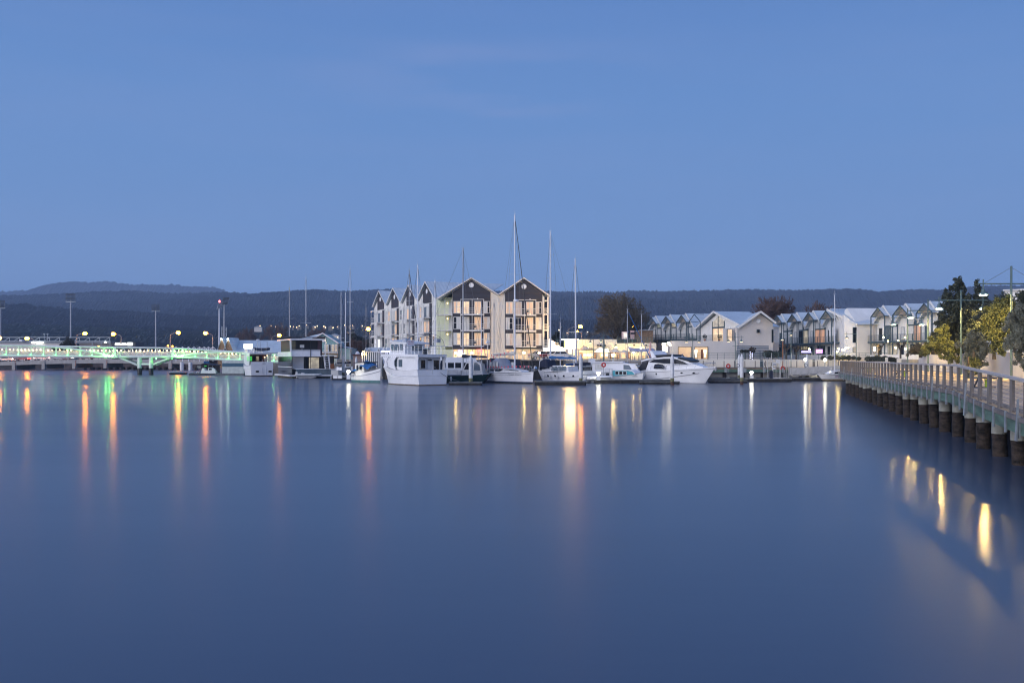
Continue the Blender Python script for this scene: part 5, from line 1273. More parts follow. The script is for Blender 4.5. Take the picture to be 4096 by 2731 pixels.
# lit ground floor openings with tall lamps (podium wall, camera side)
g = MB(); g.box(ex(2690),ex(2946),Ye-.1,Ye+3,GZH-.1,ez(1363.5)); cb(g,'podium_front',M['pinkwall'])
for a,b_ in ((2712,2765),(2778,2830)):
    g = MB(); g.box(ex(a),ex(b_),Ye-.16,Ye-.12,GZH+.1,ez(1387)); fo = cb(g,'opening',E['amberroom'])
    g = MB(); g.bar((ex(a),Ye-.2,ez(1387)),(ex(b_),Ye-.2,ez(1387)),.08); g.bar((ex(a),Ye-.2,GZH),(ex(a),Ye-.2,ez(1387)),.08); g.bar((ex(b_),Ye-.2,GZH),(ex(b_),Ye-.2,ez(1387)),.08); cb(g,'opening_frame',M['steel'],fo)
for px in (2782,2818):
    g = MB(); g.lathe([(.10,0),(.24,.75),(.26,1.1),(.22,1.32)],(ex(px),Ye-.45,ez(1429)),14); cb(g,'tall_lamp',E['lantern'])
g = MB(); g.box(ex(2803),ex(2812),Ye-.2,Ye-.17,GZH+.1,ez(1398)); cb(g,'door',M['wood'])
# pot plants on the terrace
for i,(px,l) in enumerate(((2819,'potted plant on the terrace left of the lit two storey window'),(2878,'potted plant on the terrace right of the lit two storey window'))):
    Yp = 174; b_ = Vector((PX(px,Yp),Yp,PZ(1365,Yp))); tt = thing('potted_plant', l, 'plant', b_)
    MB().lathe([(.14,0),(.22,.4)],(0,0,0),10).build('pot', M['orange'], tt); g = MB(); leaves(g,(0,0,.85),.38,160,.09,random.Random(i)); g.build('foliage', M['evergreen'], tt)
# middle row and near row
rows = [((3112,197.0),(3378,170.0),4,'middle row right of the cream end wall','terrace houses of the middle row'),((3507,166.0),(3790,147.5),3,'near row left of the big dark tree','terrace houses of the near row')]
lbl = [('terrace house with a dark balcony corner, leftmost of the middle row','terrace house with a glowing wall picture, second of the middle row','terrace house with amber doors, third of the middle row','terrace house with a white blind on its balcony, rightmost of the middle row'),
       ('terrace house with blue-grey doors, leftmost of the near row','terrace house with an amber door, second of the near row','terrace house with a lit canopy soffit, nearest to the big dark tree')]
for ri,(a,b_,n,d_,grp) in enumerate(rows):
    pf = (PX(a[0],a[1]),a[1]); pn = (PX(b_[0],b_[1]),b_[1]); ang, ln = row_frame(pf, pn); Wd = ln/n
    for k in range(n):
        p = Vector((pf[0],pf[1],0)).lerp(Vector((pn[0],pn[1],0)), k/n)
        A = 8.75
        panes = [[(CU,CU,CU,PB,GL),(CU,GL,DG,E['dim'],PB),(CU,CU,amber,amber,CU),(CU,GL,GL,PB,DG)],[(CU,GL,GL,PB,DG),(CU,GL,PB,amber,PB),(CU,CU,PB,PB,GL)]][ri][k]
        low = [[None,E['dim'],bpy.data.materials['violet_neon'] if False else DG,E['shopdim']],[E['dim'],DG,E['shopdim']]][ri][k]
        terrace_house(lbl[ri][k], (p.x,p.y,GZH), ang, Wd, A, panes, grp, blind=(.62,.95) if (ri,k) in ((0,3),) else None, lower=low)
    if ri == 0:
        # the plain two-storey end house between the rows
        p0 = Vector((pn[0],pn[1],GZH)); q0 = Vector((PX(3470,168.5),168.5,GZH))
        t = thing('end_house', 'plain pale house with a long blue-grey roof between the two terrace rows', 'house', p0, ang)
        A = 9.1; L2 = 7.2
        g = MB(); g.prism([(0,-.0,0),(L2*.62,0,0),(L2*.62,0,A-3.4),(L2*.12,0,A-.4),(0,0,A-.8)],(0,13,0)); g.build('wall', M['whitewall'], t)
        iv = (Matrix.Translation(p0) @ Matrix.Rotation(ang,4,'Z')).inverted()
        def wb(g, name, m, par=None):
            g.v = [tuple(iv @ Vector(p)) for p in g.v]; return g.build(name, m, par or t)
        Yh = 166.0
        def hx(px): return PX(px,Yh)
        def hz_(py): return PZ(py,Yh)
        g = MB(); g.box(hx(3421),hx(3500),Yh,Yh+10,GZH-.1,hz_(1298)); wb(g,'side_wall',M['pinkwall'])
        g = MB(); g.prism([(hx(3387),Yh+1.4,GZH),(hx(3424),Yh-.05,GZH),(hx(3424),Yh-.05,hz_(1298)),(hx(3387),Yh+1.4,hz_(1258))],(.3,6,0)); wb(g,'front_wall',M['whitewall'])
        g = MB(); g.add([(hx(3418),Yh-.7,hz_(1300)),(hx(3520),Yh-.7,hz_(1298)),(hx(3520),Yh+9,hz_(1231)),(hx(3349),Yh+6,hz_(1231.5)),(hx(3418),Yh-.7,hz_(1297)),(hx(3520),Yh-.7,hz_(1295)),(hx(3520),Yh+9,hz_(1228)),(hx(3349),Yh+6,hz_(1228.5))],[(0,1,2,3),(7,6,5,4),(0,4,5,1),(1,5,6,2),(2,6,7,3),(3,7,4,0)]); rr_ = wb(g,'roof',M['roof'])
        g = MB(); g.bar((hx(3349),Yh+5.5,hz_(1231)),(hx(3422),Yh-.75,hz_(1300)),.08,.38); wb(g,'bargeboard',M['offwhite'],rr_)
        for a0,a1,b0,b1,pn_ in ((3411,3426,1309,1370,DG),(3427,3446,1308,1370,M['darkglass']),(3411,3426,1388,1409,E['dim']),(3427,3446,1388,1409,E['dim'])):
            g = MB(); g.box(hx(a0),hx(a1),Yh-.16,Yh+.1,hz_(b1),hz_(b0)); fo = wb(g,'window',M['steel'])
            g = MB(); g.box(hx(a0+1),hx(a1-1),Yh-.19,Yh-.165,hz_(b1-1.2),hz_(b0+1.2)); wb(g,'pane',pn_,fo)
# violet and warm lights in the ground floor bar of the middle row
for px,py,e,l,w_ in ((3225,1407,'bluesign','small violet neon strip in the ground floor bar of the middle row',1.6),(3277,1405,'pinkneon','bright pink violet screen in the ground floor bar of the middle row',1.1)):
    Yn = 171; tt = thing('neon_sign', l, 'sign', P(px,py,Yn)); MB().box(-w_/2,w_/2,-.05,.05,-.12 if e == 'bluesign' else -.35,.12 if e == 'bluesign' else .35).build('panel', E[e], tt); MB().box(-w_/2-.05,w_/2+.05,.055,.1,-.42,.42).build('back_plate', M['black'], tt)
for i,(px,py) in enumerate(((3238,1396),(3355,1395),(3370,1399),(3377,1398),(3381,1396),(3385,1390),(3392,1390),(3349,1406),(3498,1391),(3498,1400),(3582,1391),(3622,1395),(3534,1349),(3592,1362),(3552,1364),(3620,1350))):
    Yn = 160.5 if px < 3450 else 150; tt = thing('string_light', 'small warm bulb among the lights on the terrace house fronts', 'light', P(px,py,Yn), 0, 'warm bulbs on the terrace house fronts')
    MB().ball((0,0,0),.13 if py > 1380 else .09,8).build('bulb', E['globe'], tt); MB().tube((0,0,.09),(0,0,.22),.04,6).build('cap', M['black'], tt)
# bare trees behind the roofs
bare_tree('big bare willow with a broad rounded crown behind the restaurant', (PX(2492,226),226,GZ), 18.2, .56, 41, M['twig'], 8, name='willow_tree', droop=.25, trunk_r=.5, fork=3, thick=.019, stems=3)
bare_tree('dark bare tree behind the cream end wall gable', (PX(3095,236),236,GZ), 17.3, .42, 42, M['twigred'], 7, thick=.032, stems=3, trunk_r=.3)
bare_tree('lower bare tree behind the right end of the middle row', (PX(3312,232),232,GZ), 15.6, .42, 44, M['twigred'], 6, thick=.034, stems=3, trunk_r=.3)
bare_tree('small bare tree right of the willow behind the terrace gables', (PX(2590,236),236,GZ), 10, .5, 45, M['twig'], 6, thick=.03, stems=2)
# ================================================================== PROMENADE FRONT (right middle)
Y = 156.2; XL, XR = 8.5, 51.5
t = thing('wharf', 'long timber wharf front with a green edge beam and dark piles behind the motor yacht', 'wharf', ((XL+XR)/2, Y, 0)); X0 = (XL+XR)/2
MB().box(XL-X0,XR-X0,-.22,-.03,1.30,1.72).build('edge_beam', M['greenbeam'], t)
MB().box(XL-X0,XR-X0,-.1,.35,1.755,2.09).build('edge_board', M['timber'], t) if False else MB().box(XL-X0,XR-X0,-.25,-.04,1.93,2.08).build('edge_board', M['timber'], t)
MB().box(XL-X0,XR-X0,1.0,1.5,.5,1.2).build('rear_beam', M['concrete'], t)
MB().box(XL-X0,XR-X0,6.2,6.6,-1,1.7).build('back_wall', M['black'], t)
for i in range(15):
    x = XL-X0+1+i*3.0; MB().tube((x,.9,-1),(x,.9,1.75),.28,10).build('pile', M['brownpile'], t); MB().box(x-.22,x+.22,-.30,-.235,1.25,1.95).build('bracket', M['galv'], t)
def sx(px): return PX(px,Y)-X0
g = MB()
for z in (2.1+1.02,): g.bar((XL-X0,-.1,z),(XR-X0,-.1,z),.14,.09)
g.build('top_rail', M['offwhite'], t)
g = MB()
for q in range(1,7): g.bar((XL-X0,-.1,2.05+q*.145),(XR-X0,-.1,2.05+q*.145),.012)
g.build('cables', M['wire'], t)
for i in range(27): x = XL-X0+.3+i*1.63; MB().box(x-.05,x+.05,-.17,-.03,1.9,3.09).build('post', M['timber'], t)
# white retaining wall with openings and the teal fence on it
t = thing('garden_wall', 'low cream retaining wall behind the wharf railing', 'wall', (30,161.2,2.05)); g = MB()
for a,b_ in ((2700,2950),(2955,3040),(3052,3110),(3112,3250),(3262,3500)):
    g.box(PX(a,161.2)-30,PX(b_,161.2)-30,0,.3,0,1.22); 
g.build('wall', M['cream'], t)
g = MB(); g.box(PX(3040,161.2)-30,PX(3052,161.2)-30,0,.2,0,1.25); g.build('gate', M['steel'], t)
t = thing('promenade_fence', 'teal steel fence with thin rails along the garden wall', 'fence', (30,161.35,3.27)); g = MB()
for z in (.35,.75,1.05): g.bar((PX(2760,161.3)-30,0,z),(PX(3560,161.3)-30,0,z),.04)
g.build('rails', M['lampgreen'], t)
for i in range(30):
    px = 2762+i*27; x = PX(px,161.3)-30; MB().bar((x,0,-.3),(x,0,1.08),.06).build('post', M['lampgreen'] if i % 3 else M['offwhite'], t)
# panel fence and planting in front of the end wall
Y = 168; t = thing('slat_fence', 'dark teal panel fence at the foot of the cream end wall', 'fence', (PX(3010,Y),Y,GZ)); X0 = PX(3010,Y)
def sx(px): return PX(px,Y)-X0
def sz(py): return PZ(py,Y)-GZ
g = MB()
for i in range(8): g.box(sx(2947),sx(3075),-.03,.03,.3+i*.27,.5+i*.27)
g.build('slats', mat('blue_grey_slats',(.16,.19,.23),.7), t)
for px in (2947,2980,3010,3040,3075): MB().bar((sx(px),0,0),(sx(px),0,sz(1401)),.1).build('post', M['steel'], t)
for i,px in enumerate((2968,2982,2995,3013)):
    tt = thing('topiary', 'small round-headed standard tree in front of the slat fence', 'plant', (PX(px,166),166,GZ), 0, 'round-headed small trees before the slat fence')
    MB().tube((0,0,0),(0,0,1.25),.04,6).build('trunk', M['bark'], tt); g = MB(); leaves(g,(0,0,1.45),.36,260,.08,random.Random(i+3),.8); g.build('crown', M['treedark'], tt)
def pollard(label, px, ytop, Yq, seed, zb=GZ, fairy=False):
    rng = random.Random(seed); tt = thing('pollarded_tree', label, 'tree', (PX(px,Yq),Yq,zb), 0, 'pollarded plane trees on the promenade'); h = PZ(ytop,Yq)-zb
    g = MB(); g.tube((0,0,-.1),(0,0,h*.62),.16,8,.13); g.build('trunk', M['bark'], tt)
    g = MB()
    for k in range(6):
        a = rng.uniform(0,2*pi); r = rng.uniform(.35,.8); p0 = Vector((0,0,h*.58)); p1 = Vector((r*.6*math.cos(a),r*.6*math.sin(a),h*.76)); p2 = Vector((r*math.cos(a),r*math.sin(a),h*rng.uniform(.84,1.0)))
        g.tube(p0,p1,.1,6,.08); g.tube(p1,p2,.08,6,.07); g.ball(p2,.17,8)
    g.build('limbs', M['bark'], tt)
    if fairy:
        g = MB()
        for k in range(26): a = k*.9; g.ball((.19*math.cos(a),.19*math.sin(a),.15+k*.045),.03,5)
        g.build('fairy_lights', E['bluestrip'], tt)
pollard('pollarded tree wound with violet fairy lights before the slat fence', 3005, 1390, 164.5, 1, 3.2, True)
pollard('pollarded tree behind the gangway gate, before the middle row', 3145, 1376, 164, 2)
pollard('pollarded tree under the third balcony of the middle row', 3185, 1383, 164, 3)
pollard('pollarded tree left of the planter before the near row', 3514, 1374, 150, 4, 3.0)
pollard('tall pollarded tree before the second house of the near row', 3602, 1370, 146, 5, 3.0)
for i,(px,py0,Yq,w_,h_,l,mm) in enumerate(((3090,1408,163,2.6,1.9,'dense green shrub bed at the corner of the cream end wall','evergreen'),(3075,1395,164,1.0,2.4,'spiky dark palm shrub beside the slat fence','treedark'),(3345,1428,160.6,5,.75,'rounded low hedge mound behind the garden wall','evergreen'),(3395,1430,160.6,4,.6,'second low hedge mound behind the garden wall','evergreen'),(3505,1420,149,3.0,.9,'dark shrub in the planter before the near row','evergreen'),(3560,1428,149,2.4,.7,'low planter shrub right of the dark shrub','treedark'))):
    tt = thing('shrub', l, 'shrub', (PX(px,Yq),Yq,3.2 if Yq > 155 else 2.9)); g = MB(); rg = random.Random(i+60)
    for k in range(5): leaves(g,((k-2)*w_/5,rg.uniform(-.2,.2),h_*.5+rg.uniform(-.1,.1)),max(.35,min(w_/3.5,h_*.62)),420,.10,rg,.8)
    g.build('foliage', M[mm], tt); MB().tube((0,0,-.2),(0,0,h_*.5),.06,6).build('stem', M['bark'], tt)
# pendant lamps along the promenade
pp = [('pendant street lamp with two shades before the lit openings of the corner house',2771,1440,1334,1351,[(2746,1369),(2796,1369)],160,None),
      ('pendant street lamp with two shades and a small cross arm before the cream end wall',2941,1466,1330,1349,[(2915,1366),(2965,1367)],157.5,1383),
      ('pendant street lamp with a warm lit pole before the middle row balconies',3164,1466,1325,1341,[(3129,1360),(3164,1341)],158.5,None),
      ('pendant street lamp with a single shade before the plain end house',3425,1462,1320,1335,[(3387,1353)],152,None)]
for l,px,yb,yt,ya,lm,Yq,cr in pp: pendant_post(l,px,yb,yt,ya,lm,Yq,cross=cr,zbase=2.05 if Yq < 160.5 else 3.2,group='pendant street lamps on the promenade')
MB_ = None
t = thing('rust_pole', 'thin rust-yellow pole with a small pale mast top behind the gangway gate', 'pole', (PX(3131,158.2),158.2,2.05)); z = PZ(1365,158.2)-2.05
MB().tube((0,0,0),(0,0,z),.08,8).build('pole', M['orange'], t); MB().tube((0,0,z),(0,0,PZ(1324,158.2)-2.05),.05,6).build('upper_pole', M['offwhite'], t)
t = thing('picnic_bench', 'dark picnic bench on the wharf left of the gangway gate', 'bench', (PX(3072,158.5),158.5,2.05))
MB().box(-.9,.9,-.35,.35,.70,.75).build('top', M['timber'], t); g = MB(); g.box(-.9,.9,-.8,-.55,.42,.46); g.box(-.9,.9,.55,.8,.42,.46); g.build('seats', M['timber'], t)
g = MB()
for x in (-.6,.6): g.bar((x,-.75,0),(x,.3,.7),.06); g.bar((x,.75,0),(x,-.3,.7),.06); g.bar((x,-.7,.4),(x,.7,.4),.06)
g.build('legs', M['black'], t)
# ================================================================== BOATS
class Hull:
    def __init__(s, L, B, zst, zmid, zbow, transom=.8, rake=1.2, trake=0.0, full=.42, bowp=2.0, wlk=.86, bowwl=.35, flare=1.6, nst=18):
        s.L=L; s.B=B; s.zst=zst; s.zmid=zmid; s.zbow=zbow; s.tr=transom; s.rake=rake; s.trake=trake; s.full=full; s.bowp=bowp; s.wlk=wlk; s.bowwl=bowwl; s.flare=flare; s.n=nst
    def zs(s, t):
        a = (1-t)**2*s.zst + 2*t*(1-t)*(2*s.zmid-.5*(s.zst+s.zbow)) + t*t*s.zbow
        return a
    def b(s, t):
        if t < s.full: k = s.tr + (1-s.tr)*math.sin(pi/2*t/s.full)
        else: k = 1-((t-s.full)/(1-s.full))**s.bowp
        return max(.02, s.B/2*k)
    def bw(s, t):
        k = s.wlk if t < s.full else s.wlk*(1-((t-s.full)/(1-s.full))**(s.bowp*.72))
        return max(.015, s.b(t)*s.wlk if t < s.full else s.B/2*k*.98)
    def hb(s, t, z):
        f = max(0, min(1, z/s.zs(t))); return s.bw(t) + (s.b(t)-s.bw(t))*f**(s.flare if t > s.full else 1)
    def x(s, t, z):
        f = max(-.2, min(1, z/s.zs(t)))
        return -s.L/2 + s.L*t - s.rake*(t**5)*(1-f) + s.trake*((1-t)**5)*(1-f)
    def t_at(s, x): return (x+s.L/2)/s.L
    def build(s, parent, mats, zb=(.10,.26), deck=None, bul=0.0, deckm=None, name='hull', dz=0.0, rail=None):
        """mats: bottom, stripe, topside"""
        g = MB(); ts = [i/s.n for i in range(s.n+1)]; ts = [1-(1-t)**1.25 for t in ts]
        rings = []
        for t in ts:
            zt = s.zs(t); lv = [-.35, zb[0], zb[1], zb[1]+(zt-zb[1])*.3, zb[1]+(zt-zb[1])*.65, zt]
            ring = []
            for z in lv: ring.append((s.x(t,z), s.hb(t,max(0,z))*(1 if z >= 0 else .8), z))
            rings.append(ring + [(x,-y,z) for x,y,z in ring[::-1]])
        m = len(rings[0]); vs = [p for r in rings for p in r]; g.v = [tuple(p) for p in vs]
        def mi(j):
            k = j if j < m//2 else m-2-j
            return 0 if k == 0 else (1 if k == 1 else 2)
        for i in range(len(ts)-1):
            for j in range(m-1):
                if j == m//2-1: continue
                g.f.append([i*m+j,(i+1)*m+j,(i+1)*m+j+1,i*m+j+1]); g.mi.append(mi(j))
        # transom, stem and bottom
        for i in (0, len(ts)-1):
            h_ = m//2
            for j in range(h_-1): g.f.append([i*m+j,i*m+j+1,i*m+m-2-j,i*m+m-1-j]); g.mi.append(mi(j))
        for i in range(len(ts)-1): g.f.append([i*m,(i+1)*m,(i+1)*m+m-1,i*m+m-1]); g.mi.append(0)
        hull = g.build(name, mats, parent, smooth=True, angle=35)
        d = MB(); n = len(ts)
        if bul > 0:
            V = []
            for t in ts:
                zt = s.zs(t); w = max(.01, s.b(t)-.09); xx = s.x(t,zt); xx = min(xx, s.L/2-.25); xx = max(xx, -s.L/2+.12)
                wd = max(.01, min(w, s.hb(t, zt-bul)-.07)); V += [(xx,w,zt+.01),(xx,wd,zt-bul),(xx,-wd,zt-bul),(xx,-w,zt+.01)]
            F_ = []
            for i in range(n-1):
                for j in range(3): F_.append((i*4+j,(i+1)*4+j,(i+1)*4+j+1,i*4+j+1))
            d.add(V,F_)
            # cap rail
            V = []
            for t in ts:
                zt = s.zs(t); V += [(s.x(t,zt),s.b(t)+.03,zt+.035),(min(s.x(t,zt),s.L/2-.2),max(.0,s.b(t)-.12),zt+.035)]
            d.add(V,[(i*2,(i+1)*2,(i+1)*2+1,i*2+1) for i in range(n-1)]); d.add([(x,-y,z) for x,y,z in V],[(i*2,(i+1)*2,(i+1)*2+1,i*2+1) for i in range(n-1)])
            z0 = s.zs(0)+.035; d.box(-s.L/2-.02,-s.L/2+.12,-s.b(0),s.b(0),z0-.03,z0+.0)
        else:
            V = []
            for t in ts: zt = s.zs(t)+dz; V += [(s.x(t,zt),s.b(t)-.015,zt-.02),(s.x(t,zt),0,zt+.05),(s.x(t,zt),-s.b(t)+.015,zt-.02)]
            d.add(V,[(i*3+j,(i+1)*3+j,(i+1)*3+j+1,i*3+j+1) for i in range(n-1) for j in (0,1)])
        d.build('deck', deckm or M['offwhite'], parent)
        if rail: s.rubrail(parent, *rail)
        return hull
    def rubrail(s, parent, off, r, m, t0=0, t1=1, sides=(1,-1), name='rubbing_strake', frac=None):
        g = MB()
        for sd in sides:
            pts = []
            for i in range(22):
                t = t0+(t1-t0)*i/21; z = (s.zs(t)*frac if frac else s.zs(t)) + off; pts.append((s.x(t,z), sd*(s.hb(t,z)+.01), z))
            g.path(pts, r, 5)
        return g.build(name, m, parent)
    def pt(s, x, z, side, off=.02):
        t = s.t_at(x); return (x, side*(s.hb(t,z)+off), z)
    def yaw(s, x, z, side):
        a = Vector(s.pt(x-.3,z,side)); b_ = Vector(s.pt(x+.3,z,side)); d = b_-a
        return math.atan2(d.y, d.x)
    def text(s, parent, txt, x, z, side, size, m, shear=0.0, sx=1.0, align='CENTER'):
        p = s.pt(x, z, side, .03); yw = s.yaw(x, z, side)
        return text('name_lettering', txt, size, m, parent, p, (R90, 0, yw if side < 0 else yw+pi), .004, align, sx, shear)
def stanchions(parent, hull, x0, x1, n, h, m, inset=.12, r=.018, lines=2, sides=(1,-1), closed_bow=True, name='guard_rail'):
    g = MB()
    for sd in sides:
        pts = []
        for i in range(n+1):
            x = x0+(x1-x0)*i/n; t = hull.t_at(x); z = hull.zs(t); y = sd*max(.03, hull.b(t)-inset); pts.append(Vector((x,y,z)))
        for p in pts: g.tube(p, p+Vector((0,0,h)), r, 5)
        for k in range(1,lines+1): g.path([p+Vector((0,0,h*k/lines)) for p in pts], r*.8, 4)
    return g.build(name, m, parent)
def mast_rig(parent, hull, x, zfoot, ztop, r, m, spreaders=((.45,1.1),(.70,.8)), wires=True, boom=None, cover=None, furled=None, wr=.014, zdeck=1.2, name='mast', lean=0.0, top=True):
    g = MB(); g.tube((x,0,zfoot),(x+lean,0,ztop), r, 8, r*.75)
    H_ = ztop-zfoot
    for f, w in spreaders:
        z = zfoot+H_*f; g.bar((x+lean*f-.15,-w,z+.05),(x+lean*f,0,z),.05,.04); g.bar((x+lean*f-.15,w,z+.05),(x+lean*f,0,z),.05,.04)
    if top: g.tube((x+lean,0,ztop),(x+lean,0,ztop+.7),.012,4); g.bar((x+lean-.25,.0,ztop+.12),(x+lean+.3,.0,ztop+.12),.03)
    mo = g.build(name, m, parent, smooth=True)
    if wires:
        L = hull.L; g = MB(); tp = (x+lean,0,ztop-.1)
        g.tube(tp, (L/2-.15,0,hull.zs(1)+.1), wr, 4); g.tube(tp, (-L/2+.2,0,hull.zs(0)+.1), wr, 4)
        for sd in (-1,1):
            yb = hull.b(hull.t_at(x))-.1
            prev = (x-.1, sd*yb, hull.zs(hull.t_at(x)))
            for f, w in spreaders:
                nx = (x+lean*f-.15, sd*w, zfoot+H_*f+.05); g.tube(prev,nx,wr,4); prev = nx
            g.tube(prev, tp, wr, 4)
        g.build('rigging', M['wire'], mo)
    if furled:
        g = MB(); a = Vector(tp if wires else (x+lean,0,ztop-.1)); b_ = Vector((hull.L/2-.15,0,hull.zs(1)+.3)); a = a.lerp(b_,.04)
        g.tube(a, b_, .05, 6, .075); g.build('furled_sail', furled, mo)
    if boom:
        bx, bz = boom; g = MB(); g.tube((x-.1,0,bz),(bx,0,bz+.05),.06,6); bo = g.build('boom', M['alu'], mo)
        if cover:
            g = MB(); n = 8; ys = 9; V = []
            for i in range(n+1):
                f = i/n; xx = x+.15+(bx-x-.1)*f; hh = .55*(1-f*.55); ww = .17*(1-f*.45)
                for j in range(ys):
                    u = 2*pi*j/ys; V.append((xx, ww*math.sin(u), bz+.10+hh*.35+hh*.5*math.cos(u)*(.8+.2*math.sin(i*2.1))))
            g.add(V,[(i*ys+j,(i+1)*ys+j,(i+1)*ys+(j+1)%ys,i*ys+(j+1)%ys) for i in range(n) for j in range(ys)]+[tuple(range(ys)),tuple(range(n*ys,(n+1)*ys))])
            g.build('sail_cover', cover, bo, smooth=True)
    return mo
def fenders(parent, hull, xs, side, m=None, r=.11):
    for x in xs:
        t = hull.t_at(x); y = side*(hull.b(t)+.1); z = hull.zs(t)*.55
        g = MB(); g.lathe([(.02,-.34),(r,-.24),(r,.24),(.02,.34)],(x,y,z),8); f = g.build('fender', m or M['offwhite'], parent, smooth=True)
        MB().tube((x,y,z+.3),(x,side*hull.b(t),hull.zs(t)+.05),.012,4).build('line', M['wire'], f)
def boatloc(px, py): Y = YW(py); return Vector((PX(px,Y),Y,0))
SIDE = {'port':1,'star':-1}

# ---- 1 white liveaboard, stern towards us
L, B = 12.0, 4.5; th_ = math.radians(117)
h = Hull(L,B,2.15,2.05,3.0,.96,.9,0,.45,1.8,.92,.4,1.5)
sc_ = boatloc(1048,1505); fw = Vector((math.cos(th_),math.sin(th_),0)); ctr = sc_+fw*L/2
t = thing('motor_cruiser', 'white liveaboard cruiser seen from astern with a dark blue inflatable on its roof', 'boat', ctr, th_)
h.build(t,[M['grime'],M['black'],M['white']],(.06,.16),deckm=M['deckgrey'])
h.rubrail(t,-.55,.06,M['white'])
g = MB(); tz = h.zs(0)
w = lambda x,z: (h.b(h.t_at(min(x,5.2)))-.04-.05*(z-2.2) if x < 3.4 else (h.b(h.t_at(min(x,5.2)))-.45-.10*(z-2.2)))
g.slab([(-L/2+.05,tz-.1),(-L/2+.05,tz+.55),(-L/2+.15,tz+.62),(-L/2+.15,tz+.60),(-L/2+.22,tz+.1),(-L/2+.22,tz-.1)], lambda x,z: B/2*.96-.03); g.build('transom_bulwark', M['white'], t)
ww = lambda x,z: B/2-.10-.03*(z-tz)
g = MB(); g.slab([(-2.6,tz-.1),(-2.6,tz+2.1),(3.2,tz+2.0),(3.9,tz+.7),(4.2,tz-.1)], lambda x,z: (B/2-.45-.03*(z-tz))*(1 if x < 2 else 1-(x-2)*.13)); g.build('deckhouse', M['white'], t)
for sd in (1,-1):
    y = sd*(B/2-.16); g = MB(); g.prism([(-L/2+.1,y,tz+.5),(-L/2+1.0,y,tz+.5),(-L/2+.9,y,tz+2.0),(-2.6,y,tz+2.0),(-2.6,y,tz-.1),(-L/2+.1,y,tz-.1)] if False else [(-L/2+1.6,y,tz),(-2.4,y,tz),(-2.4,y,tz+2.1),(-L/2+1.3,y,tz+2.1)],(0,-sd*.06,0)); g.build('side_wing', M['white'], t)
    f = MB(); f.box(-L/2+1.9,-2.75,min(y,y+sd*.03),max(y,y+sd*.03),tz+.75,tz+1.75); fo = f.build('side_window_frame', M['offwhite'], t)
    y2 = y+sd*.032; MB().box(-L/2+1.98,-2.83,min(y2,y2+sd*.02),max(y2,y2+sd*.02),tz+.83,tz+1.68).build('side_window', E['greenwin'] if sd > 0 else M['darkglass'], fo)
g = MB(); g.slab([(-L/2+.3,tz+2.12),(-L/2+.25,tz+2.36),(3.5,tz+2.3),(3.6,tz+2.1)], lambda x,z: (B/2-.02)*(1 if x < 2 else 1-(x-2)*.1)); g.build('roof', M['white'], t)
MB().box(-2.68,-2.62,-1.6,1.6,tz+.1,tz+2.0).build('aft_bulkhead', M['wood'], t)
for y,mn in ((-1.35,'curtain'),(-.55,'darkglass'),(.1,'dim'),(.75,'darkglass'),(1.4,'greenwin')):
    MB().box(-2.74,-2.69,y-.22,y+.22,tz+.8,tz+1.7).build('bulkhead_window', E[mn] if mn in E else M[mn], t)
MB().ball((-3.0,-1.2,tz+1.55),.09,8).build('cabin_lamp', E['pendantlow'], t)
g = MB(); g.tube((-L/2+.08,-.05,.3),(-L/2+.08,-.05,tz+1.0),.03,6); g.tube((-L/2+.08,-.75,.3),(-L/2+.08,-.75,tz+1.0),.03,6)
for k in range(4): g.tube((-L/2-.02,-.05,.45+k*.42),(-L/2-.02,-.75,.45+k*.42),.025,5)
g.bar((-L/2-.04,-.05,.3),(-L/2-.04,-.05,1.9),.05); g.bar((-L/2-.04,-.75,.3),(-L/2-.04,-.75,1.9),.05); g.build('stern_ladder', M['white'], t)
for y in (.9,-1.55):
    f = MB().box(-L/2-.03,-L/2+.05,y-.36,y+.36,.72,1.16).build('port_light', M['offwhite'], t); MB().box(-L/2-.055,-L/2-.032,y-.29,y+.29,.78,1.10).build('glass', M['darkglass'], f)
MB().box(-L/2-.35,-L/2+.1,-B/2*.9,B/2*.9,.10,.22).build('swim_platform', M['timber'], t)
text('name_lettering','KISMA',.24,M['ink'],t,(-L/2+.03,-.40,tz+.30),(R90,0,-R90),.005)
rz = tz+2.36
g = MB()
for y in (-1.9,-.9,0,.9,1.9): g.tube((-L/2+.5,y,rz),(-L/2+.5,y,rz+.95),.025,5)
g.tube((-L/2+.5,-1.9,rz+.95),(-L/2+.5,1.9,rz+.95),.025,5); g.tube((-L/2+.5,-1.9,rz+.5),(-L/2+.5,1.9,rz+.5),.02,5)
for y in (-1.9,1.9): 
    for q in (.5,.95): g.tube((-L/2+.5,y,rz+q),(2,y,rz+q),.02,5)
    for k in range(5): g.tube((-L/2+.5+k*1.6,y,rz),(-L/2+.5+k*1.6,y,rz+.95),.02,5)
g.build('roof_rail', M['alu'], t)
g = MB(); pts = [(-L/2+1.4, 1.1-2.7*k/12, rz+.62+.18*(abs(k-6)/6)**3) for k in range(13)]; g.path(pts,.30,10); g.ball(pts[0],.3,10); g.ball(pts[-1],.3,10); pts2 = [(-L/2+2.3,p[1],p[2]) for p in pts]; g.path(pts2,.28,10); g.box(-L/2+1.4,-L/2+2.3,-1.3,.9,rz+.4,rz+.6); g.build('roof_dinghy', M['navy'], t, smooth=True)
MB().lathe([(.38,0),(.05,.95)],(-L/2+.7,1.35,rz),4).build('vent_cowl', M['offwhite'], t)
g = MB()
for y in (.2,-.35,-1.7): g.tube((-3.0,y,rz),(-3.0,y,rz+2.3),.05,6)
